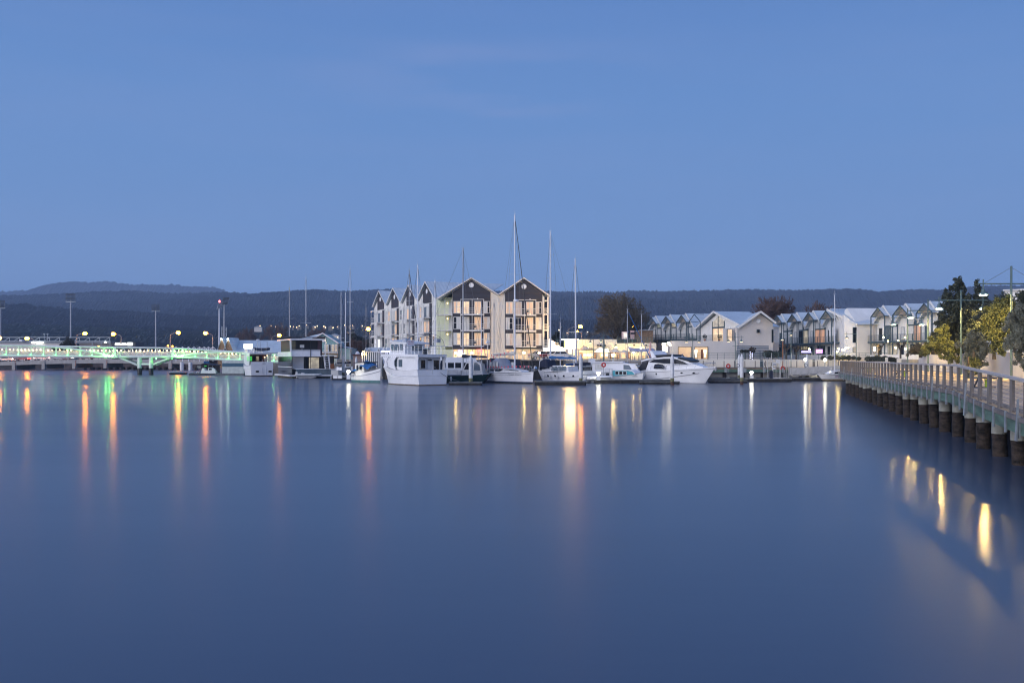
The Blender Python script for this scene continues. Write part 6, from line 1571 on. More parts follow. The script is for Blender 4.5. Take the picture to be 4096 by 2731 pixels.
g.path([(-3.0,1.4,rz+2.2),(-3.0,.2,rz+2.42),(-3.0,-.8,rz+2.40),(-3.0,-1.55,rz+2.25),(-3.0,-1.75,rz+2.0)],.03,5); g.build('bimini_frame', M['alu'], t)
MB().lathe([(.30,0),(.36,.12),(.2,.25)],(-2.6,0,rz+2.42),12).build('radome', M['white'], t); MB().box(-1.0,2.0,-1.3,1.6,rz,rz+.7).build('flybridge', M['white'], t)

# ---- 2 black and white two-deck houseboat
th_ = math.radians(113); fw = Vector((math.cos(th_),math.sin(th_),0)); cpt = boatloc(1247,1513)
t = thing('houseboat', 'two-deck black and white houseboat with a railed roof and outside stairs', 'boat', cpt, th_)
Lh, Bh = 15.0, 7.0
def bxx(name, x0,x1,y0,y1,z0,z1,m,par=None): return MB().box(x0,x1,y0,y1,z0,z1).build(name,m,par or t)
bxx('pontoon_hull',.3,Lh-.5,-Bh/2+.2,Bh/2-.2,-.4,.36,M['grime']); bxx('deck_edge',0,Lh,-Bh/2,Bh/2+.3,.365,.60,M['white'])
bxx('bulwark_panels',.25,.32,-Bh/2+.1,Bh/2-.9,.605,1.55,M['glass']); g = MB(); g.box(.6,Lh-1,Bh/2-.3,Bh/2-.2,.605,3.9); sidew = g.build('side_glass', M['darkglass'], t)
g = MB(); g.bar((.5,Bh/2-.18,1.95),(Lh-1,Bh/2-.18,1.95),.1); g.bar((.4,Bh/2-.15,3.95),(Lh-1,Bh/2-.15,3.95),.2,.3)

g.build('side_frame', M['white'], sidew)
bxx('saloon_wall',2.3,2.5,-Bh/2+.4,Bh/2-.3,.605,3.75,M['black'])
bxx('door_panel',2.2,2.29,.95,Bh/2-.45,1.62,3.75,M['white']); f_ = bxx('saloon_window_frame',2.14,2.29,-2.0,.55,1.62,3.72,M['black']); bxx('saloon_window',2.10,2.135,-1.7,.05,1.72,3.62,E['saloon'],f_); bxx('saloon_side_glass',2.10,2.135,.1,.5,1.72,3.62,M['darkglass'],f_)
g = MB(); g.bar((.25,-Bh/2+.1,1.58),(.25,Bh/2-.6,1.62),.1)
g.build('stern_rail', M['white'], t)
bxx('stern_step',.6,2.2,-Bh/2+.3,Bh/2-.4,.605,.64,M['black'])
for y in (2.2,.9,-.4,-1.6,-2.8): bxx('rail_panel',.33,.37,y-.5,y+.45,.75,1.5,M['deckgrey'] if y not in (-2.8,) else M['red'])
bxx('upper_deck',.5,Lh-1,-Bh/2+1.0,Bh/2-.02,3.76,3.98,M['white']); bxx('upper_bulwark',.5,.58,-Bh/2+1.9,Bh/2-.05,3.985,4.75,M['white']); g = MB(); g.bar((.5,-Bh/2+1.9,4.95),(.5,Bh/2-.05,4.95),.07); g.bar((.5,-Bh/2+1.9,4.80),(.5,Bh/2-.05,4.80),.05); g.build('upper_rail', M['white'], t)
bxx('upper_side_bulwark',.59,Lh-1.5,Bh/2-.1,Bh/2-.02,3.985,4.6,M['white'])
bxx('upper_house',3.2,Lh-2,-Bh/2+1.1,Bh/2-.5,3.985,6.6,M['black']); bxx('upper_plum_panel',3.12,3.19,-Bh/2+1.1,-Bh/2+1.8,3.99,6.6,mat('plum_panel',(.10,.05,.07),.6)); bxx('bar_counter',1.6,2.0,-1.5,2.2,3.985,4.95,mat('dark_plum_counter',(.04,.03,.05),.5))
g = MB(); g.box(1.2,3.15,Bh/2-.35,Bh/2-.3,4.61,6.6); g.box(3.1,3.16,Bh/2-1.3,Bh/2-.36,4.0,6.6); g.build('side_screen', mat('olive_glass',(.16,.17,.10),.1,spec=.7), t)
bxx('roof',.35,Lh-1.5,-Bh/2+.9,Bh/2+.1,6.61,6.83,M['white'])
g = MB()
for x,y in ((.5,Bh/2-.1),(1.5,Bh/2-.15)): g.bar((x,y,3.99),(x-.25,y+.15,6.62),.14)
g.bar((.6,-Bh/2+1.0,3.99),(.45,-Bh/2+1.0,7.0),.13); g.bar((2.4,-Bh/2+1.0,.6),(2.4,-Bh/2+1.0,3.8),.13); g.build('posts', M['white'], t)
g = MB(); g.bar((.45,.1,.6),(.45,.1,6.6),.09); g.bar((.45,-1.85,.6),(.45,-1.85,6.6),.09); g.build('black_posts', M['black'], t)
g = MB()
for i in range(46):
    y = -Bh/2+1.0+i*.133; g.bar((.6,y,6.84),(.5,y,7.22),.05)
for i in range(40): x = .7+i*.28; g.bar((x,Bh/2-.1,6.84),(x,Bh/2-.05,7.2),.05); g.bar((x,-Bh/2+1.0,6.84),(x,-Bh/2+1.0,7.2),.05)
g.bar((.5,-Bh/2+1,7.22),(.5,Bh/2-.1,7.22),.07); g.bar((.6,Bh/2-.1,7.22),(11.8,Bh/2-.1,7.22),.07); g.build('roof_railing', M['black'], t)
g = MB(); n = 8
for sd in (-2.35,-3.15): g.bar((-.1,sd,1.6),(1.5,sd,4.0),.09,.22); g.bar((-.25,sd,2.3),(1.3,sd,5.0),.06)
for k in range(n): f = (k+.5)/n; g.box(-.1+1.6*f-.12,-.1+1.6*f+.14,-3.13,-2.37,1.55+2.4*f,1.60+2.4*f)
g.build('stairs', M['white'], t)
bxx('bridge_side_cabin',3.0,7.0,-Bh/2-1.1,-Bh/2+.35,1.6,3.9,M['black']); bxx('cabin_shelf',2.2,7.0,-Bh/2-1.3,-Bh/2+.3,1.42,1.58,M['white']); bxx('cabin_cupboard',2.4,2.9,-Bh/2-.9,-Bh/2-.2,1.59,2.5,M['orange'])
bxx('heater',1.0,1.3,1.1,1.8,5.3,5.8,M['offwhite']); g = MB(); g.tube((1.15,1.45,3.99),(1.15,1.45,5.3),.03,5); g.build('heater_pole', M['alu'], t)
MB().ball((.4,-2.45,6.62),.08,8).build('deck_lamp', E['pendantlow'], t); MB().ball((.55,-2.6,6.2),.06,8).build('deck_lamp', E['pendantlow'], t)

# dinghy hanging at its stern
th2 = math.radians(176)
t = thing('dinghy', 'grey inflatable dinghy lying across the stern of the houseboat', 'inflatable boat', boatloc(1242,1513)+Vector((-.1,-1.3,.0)), math.radians(4))
g = MB(); tube_ = [(-2.0,.62,.62),(1.2,.62,.62),(1.75,.45,.64),(2.05,.0,.68),(1.75,-.45,.64),(1.2,-.62,.62),(-2.0,-.62,.62)]
g.path(tube_,.22,10); [g.ball(p,.22,10) for p in tube_]; g.build('tubes', M['pvc'], t, smooth=True)
g = MB(); g.slab([(-1.9,.55),(1.6,.6),(1.2,.15),(.6,.05),(-1.5,.05),(-1.9,.2)], lambda x,z: .15+.4*max(0,min(1,(z-.05)/.4))); g.build('hull', M['white'], t)
g = MB(); g.box(-2.15,-1.85,-.15,.15,.5,1.15); g.tube((-2.0,0,.1),(-2.0,0,.6),.06,6); g.build('outboard', M['offwhite'], t); g = MB(); g.box(-.3,.1,-.5,.5,.75,.82); g.box(-1.2,-.7,-.3,.3,.6,.95); g.build('seats', M['white'], t)

# ---- 3 small white launch with a blue tarpaulin
L,B = 7.6,2.6; th_ = math.radians(-53); h = Hull(L,B,1.35,1.35,2.05,.62,.1,.3,.42,1.7,.9,.3,1.2)
bow = boatloc(1522,1531.5); fw = Vector((math.cos(th_),math.sin(th_),0)); ctr = bow-fw*(L/2)
t = thing('launch', 'small white launch with a blue tarpaulin and a teal bottom, left of the trawler', 'boat', ctr, th_)
h.build(t,[M['teal'],M['teal'],M['hullwhite']],(.18,.36),bul=.35,deckm=M['offwhite'])
h.rubrail(t,-.38,.05,M['deckgrey'])
h.text(t,'TN2',-1.4,h.zs(.3)-.15,-1,.36,M['ink'])
g = MB(); g.slab([(-2.0,1.0),(-1.9,2.75),(.6,2.85),(.9,1.3)], lambda x,z: .95); g.build('wheelhouse', M['offwhite'], t)
f = MB().panel([(-1.5,1.7),(-.9,1.7),(-.9,2.5),(-1.5,2.5)], lambda x,z: .95).build('window', M['black'], t); MB().panel([(-.6,1.8),(.2,1.8),(.2,2.5),(-.6,2.5)], lambda x,z: .95).build('window', M['darkglass'], t)
MB().slab([(-2.2,2.78),(-2.2,2.88),(1.3,2.98),(1.3,2.88)], lambda x,z: 1.05).build('wheelhouse_roof', M['black'], t)
g = MB(); ridge = [(-3.6,1.55),(-2.6,2.2),(-1.4,2.45),(-.2,3.15),(.8,3.0),(2.1,2.5)]; V = []
for i,(x,z) in enumerate(ridge): wv = .98+.1*math.sin(i*2); V += [(x,-1.25*min(1,wv),z-.75+.12*math.sin(i*1.7)),(x+.05,-.6,z-.2),(x,0,z),(x-.05,.6,z-.2),(x,1.25*min(1,wv),z-.75)]
g.add(V,[(i*5+j,(i+1)*5+j,(i+1)*5+j+1,i*5+j+1) for i in range(len(ridge)-1) for j in range(4)]); tp = g.build('tarpaulin', M['blue'], t); tp.modifiers.new('thickness','SOLIDIFY').thickness = .02
stanchions(t,h,.2,3.0,4,.6,M['mastgrey'],.1)
g = MB(); g.tube((-L/2+.1,-.5,.3),(-L/2+.1,-.5,2.3),.07,6); g.build('stern_post', M['white'], t); g = MB(); g.box(-L/2-.2,-L/2+.05,-.3,.1,.4,1.2); g.build('outboard', M['black'], t)
for x in (-2.6,-2.0): g = MB(); g.box(x-.06,x+.06,-h.hb(h.t_at(x),.95)-.03,-h.hb(h.t_at(x),.95)+.1,.8,1.1); g.build('vent', M['black'], t)

# ---- 4 big white trawler yacht
L,B = 13.4,4.7; th_ = math.radians(125); h = Hull(L,B,2.0,2.05,3.35,.94,1.9,-.1,.45,1.9,.90,.3,1.7)
st = boatloc(1730,1541.5); fw = Vector((math.cos(th_),math.sin(th_),0)); ctr = st+fw*L/2
t = thing('trawler_yacht', 'big white trawler yacht with two decks and hooped rails, left of the dark green ketch', 'boat', ctr, th_)
h.build(t,[M['grime'],M['rusty'],M['white']],(.05,.14),bul=.75,deckm=M['deckgrey'])
h.rubrail(t,-.78,.075,M['white'],0,1); h.rubrail(t,-.70,.025,M['deckgrey'],0,1,name='scupper_line'); h.rubrail(t,-1.0,.05,M['white'],.22,.85,name='lower_strake')
g = MB()
for y0,y1 in ((-1.95,-.12),(.12,1.95)):
    g.path([(-L/2+.02,y0+.15,.25),(-L/2+.02,y1-.15,.25),(-L/2+.02,y1,.40),(-L/2+.02,y1,.85),(-L/2+.02,y1-.15,1.0),(-L/2+.02,y0+.15,1.0),(-L/2+.02,y0,.85),(-L/2+.02,y0,.40),(-L/2+.02,y0+.15,.25)],.03,5)
g.bar((-L/2-.0,0,.2),(-L/2-.0,0,1.95),.06); g.box(-L/2-.04,-L/2+.03,-2.2,2.2,1.16,1.24); g.build('transom_moulding', M['offwhite'], t)
zd = 1.25
g = MB(); g.slab([(-L/2+1.0,zd),(-L/2+1.0,3.62),(1.6,3.62),(2.2,2.6),(2.4,zd)], lambda x,z: 1.75); dh = g.build('deckhouse', M['white'], t)
for sd in (1,-1):
    f = MB()
    for x0,x1,k in ((-1.9,-.9,0),(-.55,.6,1)):
        o_ = [(x0,2.35),(x1,2.35),(x1-.0,3.3),(x0,3.3)] if k == 0 else [(x0,2.35),(x1,2.35),(x1-.35,3.3),(x0,3.3)]
        MB().panel(o_, lambda x,z: 1.75,(sd,),.02,.02).build('side_window', M['glass'], dh)
# aft wall windows and doors
for y0,y1,z0,z1 in ((.55,1.15,2.2,3.25),(-1.5,-.75,2.05,3.2)):
    f = MB().box(-L/2+.93,-L/2+.99,y0-.07,y1+.07,z0-.07,z1+.07).build('aft_window_frame', M['offwhite'], dh); MB().box(-L/2+.90,-L/2+.927,y0,y1,z0,z1).build('aft_window', M['darkglass'], f)
g = MB()
for y0,y1 in ((.35,1.35),(-.35,.2)): g.path([(-L/2+.975,y0,zd),(-L/2+.975,y0,3.5),(-L/2+.975,y1,3.5),(-L/2+.975,y1,zd)],.02,4)
g.box(-L/2+.93,-L/2+.99,-.35,.15,3.2,3.35); g.build('door_outline', M['deckgrey'], dh)
MB().box(-L/2+.85,-L/2+.99,-.4,.1,3.18,3.33).build('deck_light', M['black'], dh)
MB().box(-L/2+.9,-L/2+.99,-2.05,-1.8,zd+.3,3.2).build('blue_locker', M['stripe'], t)
# curved pillars carrying the upper deck
for sd in (1,-1):
    for x0,x1 in ((-.55,.75),(2.0,3.0),(-L/2+.25,-L/2+.75)):
        y = sd*(h.b(h.t_at(x0))-.12)
        y = sd*min(abs(y), 2.05)
        zt = h.zs(h.t_at(x0)); m_ = (x0+x1)/2
        MB().prism([(x0-.15,y,zt-.1),(x1+.15,y,zt-.1),(m_+.28,y,zt+.55),(m_+.28,y,3.1),(x1+.25,y,3.64),(x0-.25,y,3.64),(m_-.28,y,3.1),(m_-.28,y,zt+.55)],(0,-sd*.1,0)).build('deck_pillar', M['white'], t)
g = MB(); g.slab([(-L/2+.05,3.63),(-L/2+.0,3.98),(3.9,4.05),(4.0,3.68)], lambda x,z: 2.12 if x < 1 else 2.12-(x-1)*.08); g.build('upper_deck', M['white'], t)
g = MB(); g.slab([(-2.0,3.99),(-2.2,5.5),(1.5,5.7),(2.5,4.9),(2.8,3.99)], lambda x,z: 1.45 if x < 1.5 else 1.45-(x-1.5)*.25); wh = g.build('wheelhouse', M['white'], t)
MB().slab([(-2.9,5.30),(-3.0,5.52),(1.3,5.86),(2.2,5.95),(2.6,5.75),(2.5,5.60)], lambda x,z: 1.70 if x < 1.2 else 1.70-(x-1.2)*.35).build('wheelhouse_roof', M['white'], t)
for sd in (1,-1):
    for x0,x1 in ((-1.4,-.7),(-.2,.6),(1.0,1.9)): MB().panel([(x0,4.55),(x1,4.55),(x1,5.35),(x0,5.3)], lambda x,z: 1.45 if x < 1.5 else 1.45-(x-1.5)*.25,(sd,),.02,.02).build('side_window', M['glass'], wh)
MB().box(-2.24,-2.1,-1.0,.4,4.5,5.25).build('aft_window', M['glass'], wh); MB().box(-3.3,-2.7,-1.35,-.8,4.0,4.65).build('engine_box', M['black'], t)
g = MB(); zz0 = 4.0
for x in (-6.5,-5.6,-4.7,-3.8,-2.9,-2.0,-1,0,1,2,3):
    for sd in (1,-1): g.tube((x,sd*1.98,zz0),(x,sd*1.98,zz0+1.05),.022,5)
for y in (-1.3,-.65,0,.65,1.3): g.tube((-6.5,y,zz0),(-6.5,y,zz0+1.05),.022,5)
for q in (.35,.7,1.05):
    g.path([(3.2,1.98,zz0+q),(-6.5,1.98,zz0+q),(-6.5,-1.98,zz0+q),(3.2,-1.98,zz0+q)],.016,4)
g.build('upper_rail', M['alu'], t)
g = MB()
for x in (-6.3,-3.2):
    pts = [(x,2.0*math.cos(a),zz0+1.05+1.55*math.sin(a)) for a in [pi*k/12 for k in range(13)]]; g.path(pts,.025,5)
for a in (pi*.25,pi*.5,pi*.75): g.tube((-6.3,2*math.cos(a),zz0+1.05+1.55*math.sin(a)),(-1.8,2*math.cos(a),zz0+1.05+1.55*math.sin(a)),.018,4)
g.build('canopy_hoops', M['wire'], t)
MB().box(-1.6,-.7,.4,1.1,5.6,6.1).build('roof_locker', M['deckgrey'], t); MB().box(-6.2,-5.4,-1.5,-1.0,5.5,6.0).build('roof_locker', M['deckgrey'], t)
b_ = MB().box(-3.06,-3.02,.6,1.65,5.15,5.85).build('banner', M['signwhite'], t)
text('banner_lettering','FOR SALE',.24,M['red'],t,(-3.075,1.12,5.62),(R90,0,-R90),.004); text('banner_lettering','0418 551 206',.15,M['red'],t,(-3.075,1.12,5.33),(R90,0,-R90),.004)
g = MB(); g.tube((3.4,0,4.0),(3.4,0,5.2),.05,6); g.lathe([(.5,0),(.35,.35),(.05,.7)],(4.6,.2,2.9),8); g.build('foredeck_gear', M['white'], t)
g = MB(); g.lathe([(.30,0),(.36,.2),(.30,.45),(.36,.7),(.2,.9)],(3.2,.5,2.2),10); g.build('anchor_winch', M['deckgrey'], t); MB().box(2.45,2.55,-.9,.5,1.6,2.9).build('front_door', M['navy'], t)
g = MB(); a = Vector((-L/2+.1,-.4,2.3)); bb_ = Vector((-L/2-.15,-2.3,.95)); g.path([a, a.lerp(bb_,.5)+Vector((0,0,-.12)), bb_, bb_+Vector((-.4,-1.6,-.55)), bb_+Vector((.3,-3.2,-.45))],.03,5); g.ball(a,.16,8,.6); g.build('mooring_rope', M['wire'], t)

# ---- 5 dark green ketch, stern to the right
L,B = 11.5,3.5; th_ = math.radians(168); h = Hull(L,B,1.35,1.15,1.7,.55,1.3,1.0,.45,1.8,.85,.3,1.2)
st = boatloc(1962,1533); fw = Vector((math.cos(th_),math.sin(th_),0)); ctr = st+fw*(L/2)+Vector((0,1.5,0))
t = thing('sailing_yacht', 'dark green ketch with a pale wheelhouse behind the middle white pile', 'boat', ctr, th_)
h.build(t,[M['black'],M['black'],M['darkgreen']],(.08,.2),deckm=M['deckgrey']); h.rubrail(t,-.03,.05,M['deckgrey'])
g = MB(); g.slab([(-4.9,1.1),(-4.6,2.7),(-3.8,3.05),(-2.5,2.95),(-2.0,1.9),(-1.8,1.1)], lambda x,z: 1.15-.08*(z-1.1)); wh = g.build('wheelhouse', M['offwhite'], t)
w5 = lambda x,z: 1.15-.08*(z-1.1)
MB().panel([(-4.5,1.75),(-3.6,1.75),(-3.6,2.85),(-3.9,2.88),(-4.4,2.55)], w5).build('aft_side_window', M['glass'], wh); MB().panel([(-2.95,1.9),(-2.15,1.9),(-2.55,2.75),(-2.95,2.75)], w5).build('front_side_window', M['darkglass'], wh); MB().panel([(-3.45,1.3),(-3.1,1.3),(-3.1,2.6),(-3.45,2.6)], w5).build('side_door', M['black'], wh)
g = MB(); g.slab([(-1.7,1.2),(-1.6,1.75),(2.0,1.85),(3.0,1.4)], lambda x,z: .95 if x < 1.6 else .6); g.build('trunk_cabin', M['offwhite'], t)
stanchions(t,h,-5.2,5.0,8,.65,M['mastgrey'],.1)
mast_rig(t,h,-1.75,1.7,PZ(995,ctr.y)-.0,.10,M['mastgrey'],((.42,1.2),(.70,.9)),boom=(-5.3,3.5),cover=M['navy'])
mast_rig(t,h,-4.4,1.3,7.6,.06,M['mast'],((.6,.5),),wires=False,name='mizzen_mast')
g = MB(); g.box(-5.6,-4.2,-1.0,.6,3.25,3.32); g.build('solar_panel', M['black'], t)
g = MB()
for x,y in ((-5.4,-.8),(-5.4,.8),(-4.3,-.8),(-4.3,.8)): g.tube((x,y,1.3),(x,y,3.3),.03,5)
g.build('stern_arch', M['alu'], t)
for k,(x,y,z,s_) in enumerate(((2.6,-.5,1.95,.35),(3.4,.2,2.0,.3),(4.2,-.2,1.95,.3),(1.4,.5,2.0,.4))): MB().box(x-s_,x+s_,y-s_*.7,y+s_*.7,z-.2,z+.25).build('deck_locker', M['black'] if k % 2 else M['deckgrey'], t)
g = MB(); g.tube((-5.0,-1.1,1.3),(-5.0,-1.1,5.6),.035,6); g.build('turbine_pole', M['alu'], t); MB().lathe([(.04,0),(.10,.15),(.08,.5),(.02,.6)],(-5.0,-1.1,5.6),8).build('wind_turbine', M['white'], t)
fenders(t,h,(3.5,2.0,-.5),1); text('name_lettering','Phoenix',.34,M['offwhite'],t,(-L/2-.02+1.0*(1-.62)*1.0,0,.9),(math.radians(72),0,-R90),.004)
text('name_lettering','LAUNCESTON',.15,M['offwhite'],t,(-L/2+.52,0,.62),(math.radians(72),0,-R90),.004)

# ---- 6 white sloop with bunting, bow to the right towards us
L,B = 11.2,3.5; th_ = math.radians(-60); h = Hull(L,B,1.45,1.45,1.72,.86,.25,-.15,.40,2.0,.86,.25,1.1)
bow = boatloc(2134,1536.5); fw = Vector((math.cos(th_),math.sin(th_),0)); ctr = bow-fw*(L/2)
t = thing('sailing_yacht', 'white sloop with pink bunting and script lettering on its bow, carrying the tallest mast', 'boat', ctr, th_); S6 = t
h.build(t,[M['grime'],M['stripe'],M['white']],(.10,.30)); h.rubrail(t,-.03,.035,M['mastgrey']); h.rubrail(t,-.30,.012,M['stripe'],0,.97,name='cove_line')
h.text(t,'Sweet Charm',2.6,1.28,-1,.36,M['mastgrey'],.35,1.25)
MB().ball(h.pt(-4.1,.95,-1,-.05),.16,10,.9,1.4,.5).build('hull_port', M['black'], t)
w6 = lambda x,z: (1.15 if x < 0 else max(.25,1.15-.15*x))-.25*(z-1.5)
g = MB(); g.slab([(-3.4,1.4),(-3.2,2.15),(-1.0,2.1),(1.0,1.98),(3.2,1.82),(3.6,1.62)], w6); g.build('coachroof', M['white'], t)
MB().panel([(-3.0,1.62),(-1.6,1.66),(-.8,2.0),(-3.0,2.0)], w6,off=.03).build('saloon_window', M['darkglass'], t); MB().panel([(-.6,1.93),(.4,1.98),(2.4,1.85),(2.9,1.72),(1.8,1.80),(.2,1.90)], w6,off=.03).build('fore_window', M['darkglass'], t)
stanchions(t,h,-5.0,5.2,8,.62,M['alu'],.1,.014)
mo = mast_rig(t,h,.6,1.6,PZ(860,ctr.y-.5),.12,M['mast'],((.34,1.0),(.62,.8)),boom=(-5.4,3.9),cover=M['canvas'],furled=M['black'])
MB().lathe([(.28,0),(.34,.1),(.30,.26),(.1,.32)],(1.0,0,PZ(1208,ctr.y)),12).build('radar', M['white'], mo)
g = MB(); pr6 = [(-5.3,1.6,1.15),(-4.6,2.9,1.2),(-3.6,3.5,1.2),(-2.6,3.45,1.15),(-1.8,2.5,1.05),(-1.4,2.1,1.0)]; V = []
for x,z,w_ in pr6: V += [(x,-w_,1.9 if z > 2 else 1.5),(x,-w_*.92,z-.35),(x,-w_*.5,z),(x,w_*.5,z),(x,w_*.92,z-.35),(x,w_,1.9 if z > 2 else 1.5)]
g.add(V,[(i*6+j,(i+1)*6+j,(i+1)*6+j+1,i*6+j+1) for i in range(len(pr6)-1) for j in range(5)]); cv = g.build('spray_canopy', mat('grey_vinyl',(.30,.31,.36),.35), t, smooth=True, angle=30); cv.modifiers.new('thickness','SOLIDIFY').thickness = .015
for x0,x1 in ((-4.5,-3.8),(-3.6,-2.8),(-2.6,-2.0)):
    MB().panel([(x0,2.25),(x1,2.25),(x1-.1,2.95),(x0+.15,2.95)], lambda x,z: 1.22-.06*(z-2),(-1,),.02,.02).build('canopy_window', M['curtain'], cv)
rb = random.Random(4); lines = [((-5.3,-1.2,1.9),(-4.4,-.9,3.7)),((-4.4,-.9,3.7),(-.2,-.3,4.5)),((-5.2,-1.3,2.35),(.4,-1.25,2.35)),((.4,-1.25,2.4),(5.2,-.2,2.5)),((-5.4,-.6,4.2),(-3.5,-.5,3.3))]
for a,b_ in lines:
    a = Vector(a); b_ = Vector(b_); n = int((b_-a).length/.75); g = MB(); g.tube(a,b_,.008,4)
    ln_ = g.build('bunting_line', M['wire'], t)
    for k in range(n):
        p = a.lerp(b_,(k+.5)/n); d = (b_-a).normalized()*.15; MB().prism([p-d,p+d,p+Vector((0,-.03,-.34))],(0,.01,.0)).build('bunting_flag', M['pink'], ln_)
g = MB(); g.path([(5.4,0,1.75),(5.5,.3,2.4),(4.5,.75,2.4),(4.2,.8,1.75)],.02,5); g.path([(5.4,0,1.75),(5.5,-.3,2.4),(4.5,-.75,2.4),(4.2,-.8,1.75)],.02,5); g.build('pulpit', M['alu'], t)
g = MB(); g.box(5.3,5.75,-.2,.2,1.75,2.1); g.lathe([(.2,0),(.28,.3),(.1,.6)],(5.3,.5,1.8),8); g.build('anchor_roller', M['chrome'], t)
g = MB(); g.tube((-5.5,-.9,1.5),(-5.5,-.9,5.6),.03,6); rdp = g.build('radar_pole', M['alu'], t); MB().lathe([(.26,0),(.32,.1),(.30,.26),(.1,.32)],(-5.5,-.9,5.6),12).build('radome', M['white'], rdp)
g = MB(); g.tube((-5.65,-1.1,.1),(-5.65,-1.1,1.5),.04,6); g.tube((-5.65,-.5,.1),(-5.65,-.5,1.5),.04,6); g.build('stern_ladder', M['white'], t)

# ---- 7 white yacht with a blue sail cover and a round stern
L,B = 9.4,3.3; th_ = math.radians(136); h = Hull(L,B,1.75,1.45,1.75,.72,1.1,.25,.45,1.9,.82,.3,1.2)
st = boatloc(2352,1533); fw = Vector((math.cos(th_),math.sin(th_),0)); ctr = st+fw*(L/2)+Vector((0,.6,0))
t = thing('sailing_yacht', 'white yacht with a bright blue sail cover and four square ports along its hull', 'boat', ctr, th_)
h.build(t,[M['grime'],M['white'],M['white']],(.08,.2)); h.rubrail(t,-.70,.03,M['deckgrey'],0,.95)
w7 = lambda x,z: (1.15 if x < 1 else 1.15-.2*(x-1))-.15*(z-1.5)
g = MB(); g.slab([(-2.2,1.5),(-2.0,2.35),(.8,2.45),(1.7,2.0),(3.2,1.85),(3.6,1.6)], w7); g.build('coachroof', M['white'], t)
for x0,x1 in ((-1.7,-.9),(-.8,-.1),(0,.6),(.7,1.15)): MB().panel([(x0,1.7),(x1,1.7),(x1-.05,2.3),(x0+.03,2.3)], w7,off=.025).build('cabin_window', M['glass'], t)
for x in (-3.2,-1.6,.0,1.6): p = h.pt(x,1.0,1,.01); MB().box(p[0]-.16,p[0]+.16,p[1]-.05,p[1]+.015,.87,1.13).build('square_port', M['darkglass'], t)
g = MB(); pr7 = [(3.5,1.9),(3.35,3.0),(2.9,3.35),(2.3,3.35),(2.0,3.0),(1.9,2.3)]; V = []
for x,z in pr7: V += [(x,-1.0,2.2),(x,-.92,z-.1),(x,-.5,z),(x,.5,z),(x,.92,z-.1),(x,1.0,2.2)]
g.add(V,[(i*6+j,(i+1)*6+j,(i+1)*6+j+1,i*6+j+1) for i in range(len(pr7)-1) for j in range(5)]); cv = g.build('dodger', M['navy'], t); cv.modifiers.new('thickness','SOLIDIFY').thickness = .02
g = MB(); g.path([(3.55,1.03,1.9),(3.4,1.0,3.05),(2.95,.9,3.42),(2.95,-.9,3.42),(3.4,-1.0,3.05),(3.55,-1.03,1.9)],.05,6); g.build('dodger_frame', M['white'], t)
mast_rig(t,h,2.25,1.9,PZ(927,ctr.y+1.5),.13,M['mast'],((.40,1.2),(.66,.95),(.83,.5)),boom=(-2.6,3.3),cover=M['blue'])
stanchions(t,h,-4.3,4.2,7,.65,M['alu'],.1,.014); fenders(t,h,(2.4,.9,-.6),1)
text('name_lettering','WICKERWAY',.32,M['ink'],t,(-L/2-.03+.09,0,1.18),(math.radians(84),0,-R90),.004)
g = MB()
for x,z in ((-4.2,2.6),(-3.4,2.5)): g.box(x-.3,x+.3,-.9,.9,z-.1,z+.3)
g.build('stern_gear', M['navy'], t)

# ---- 8 boats between and behind, each a small yacht with its own mast
def small_yacht(label, px, py, rot, L, xm, ztop_px, hullm, mastm, seed, cover=None, spread=((.55,.8),), boomdir=-1, mr=.085, wires=True, lean=0.0, furled=None, cabin=True):
    loc = boatloc(px, py)
    if px > 1560: Yq = min(loc.y, 148+seed*37%10); loc = Vector((PX(px,Yq),Yq,0))
    hh = Hull(L, L*.31, 1.15, 1.05, 1.4, .7, .9, .4)
    t = thing('sailing_yacht', label, 'boat', loc, math.radians(rot), 'moored sailing yachts behind the front row')
    hh.build(t,[M['grime'],M['stripe'],hullm],(.06,.18)); hh.rubrail(t,-.03,.035,M['mastgrey'])
    wq = lambda x,z: L*.10-.15*(z-1.1)
    if cabin:
        MB().slab([(-L*.22,1.05),(-L*.20,1.65),(L*.12,1.65),(L*.24,1.2)], wq).build('coachroof', M['white'], t)
        MB().panel([(-L*.17,1.3),(L*.08,1.3),(L*.07,1.52),(-L*.16,1.52)], wq).build('cabin_window', M['darkglass'], t)
    stanchions(t,hh,-L*.45,L*.42,6,.6,M['alu'],.1,.014)
    mast_rig(t,hh,xm,1.2,PZ(ztop_px,loc.y),mr,mastm,spread,boom=(xm-L*.38,2.3),cover=cover,lean=lean,wires=wires,furled=furled)
    return t
small_yacht('yacht with a thick pale mast and short cross spreader behind the houseboat, left one',1158,1500,100,10,0,1150,M['hullwhite'],M['mastgrey'],1,M['blue'],((.62,1.2),),mr=.13)
small_yacht('yacht with a slim mast behind the houseboat, right one',1224,1499,95,10,0,1107,M['hullwhite'],M['mast'],2,M['navy'],((.50,1.1),),mr=.08)
small_yacht('white yacht whose mast stands left of the first white pile, dark blue furled sail',1362,1496,60,9,.2,1170,M['hullwhite'],M['mast'],3,M['blue'],((.40,.9),),furled=M['stripe'])
small_yacht('yacht whose stout mast stands between the two left white piles',1381,1502,70,9,.1,1171,M['hullwhite'],M['mast'],4,M['navy'],((.36,1.0),),mr=.12)
small_yacht('yacht with the tall slender mast between the two left white piles',1398,1499,75,10.5,.3,1071,M['white'],M['mast'],5,M['navy'],((.36,1.1),(.66,.8)))
small_yacht('yacht with a thin grey mast in front of the orange street lamp',1464,1494,110,8,0,1213,M['hullwhite'],M['mastgrey'],6,None,((.5,.7),),mr=.06)
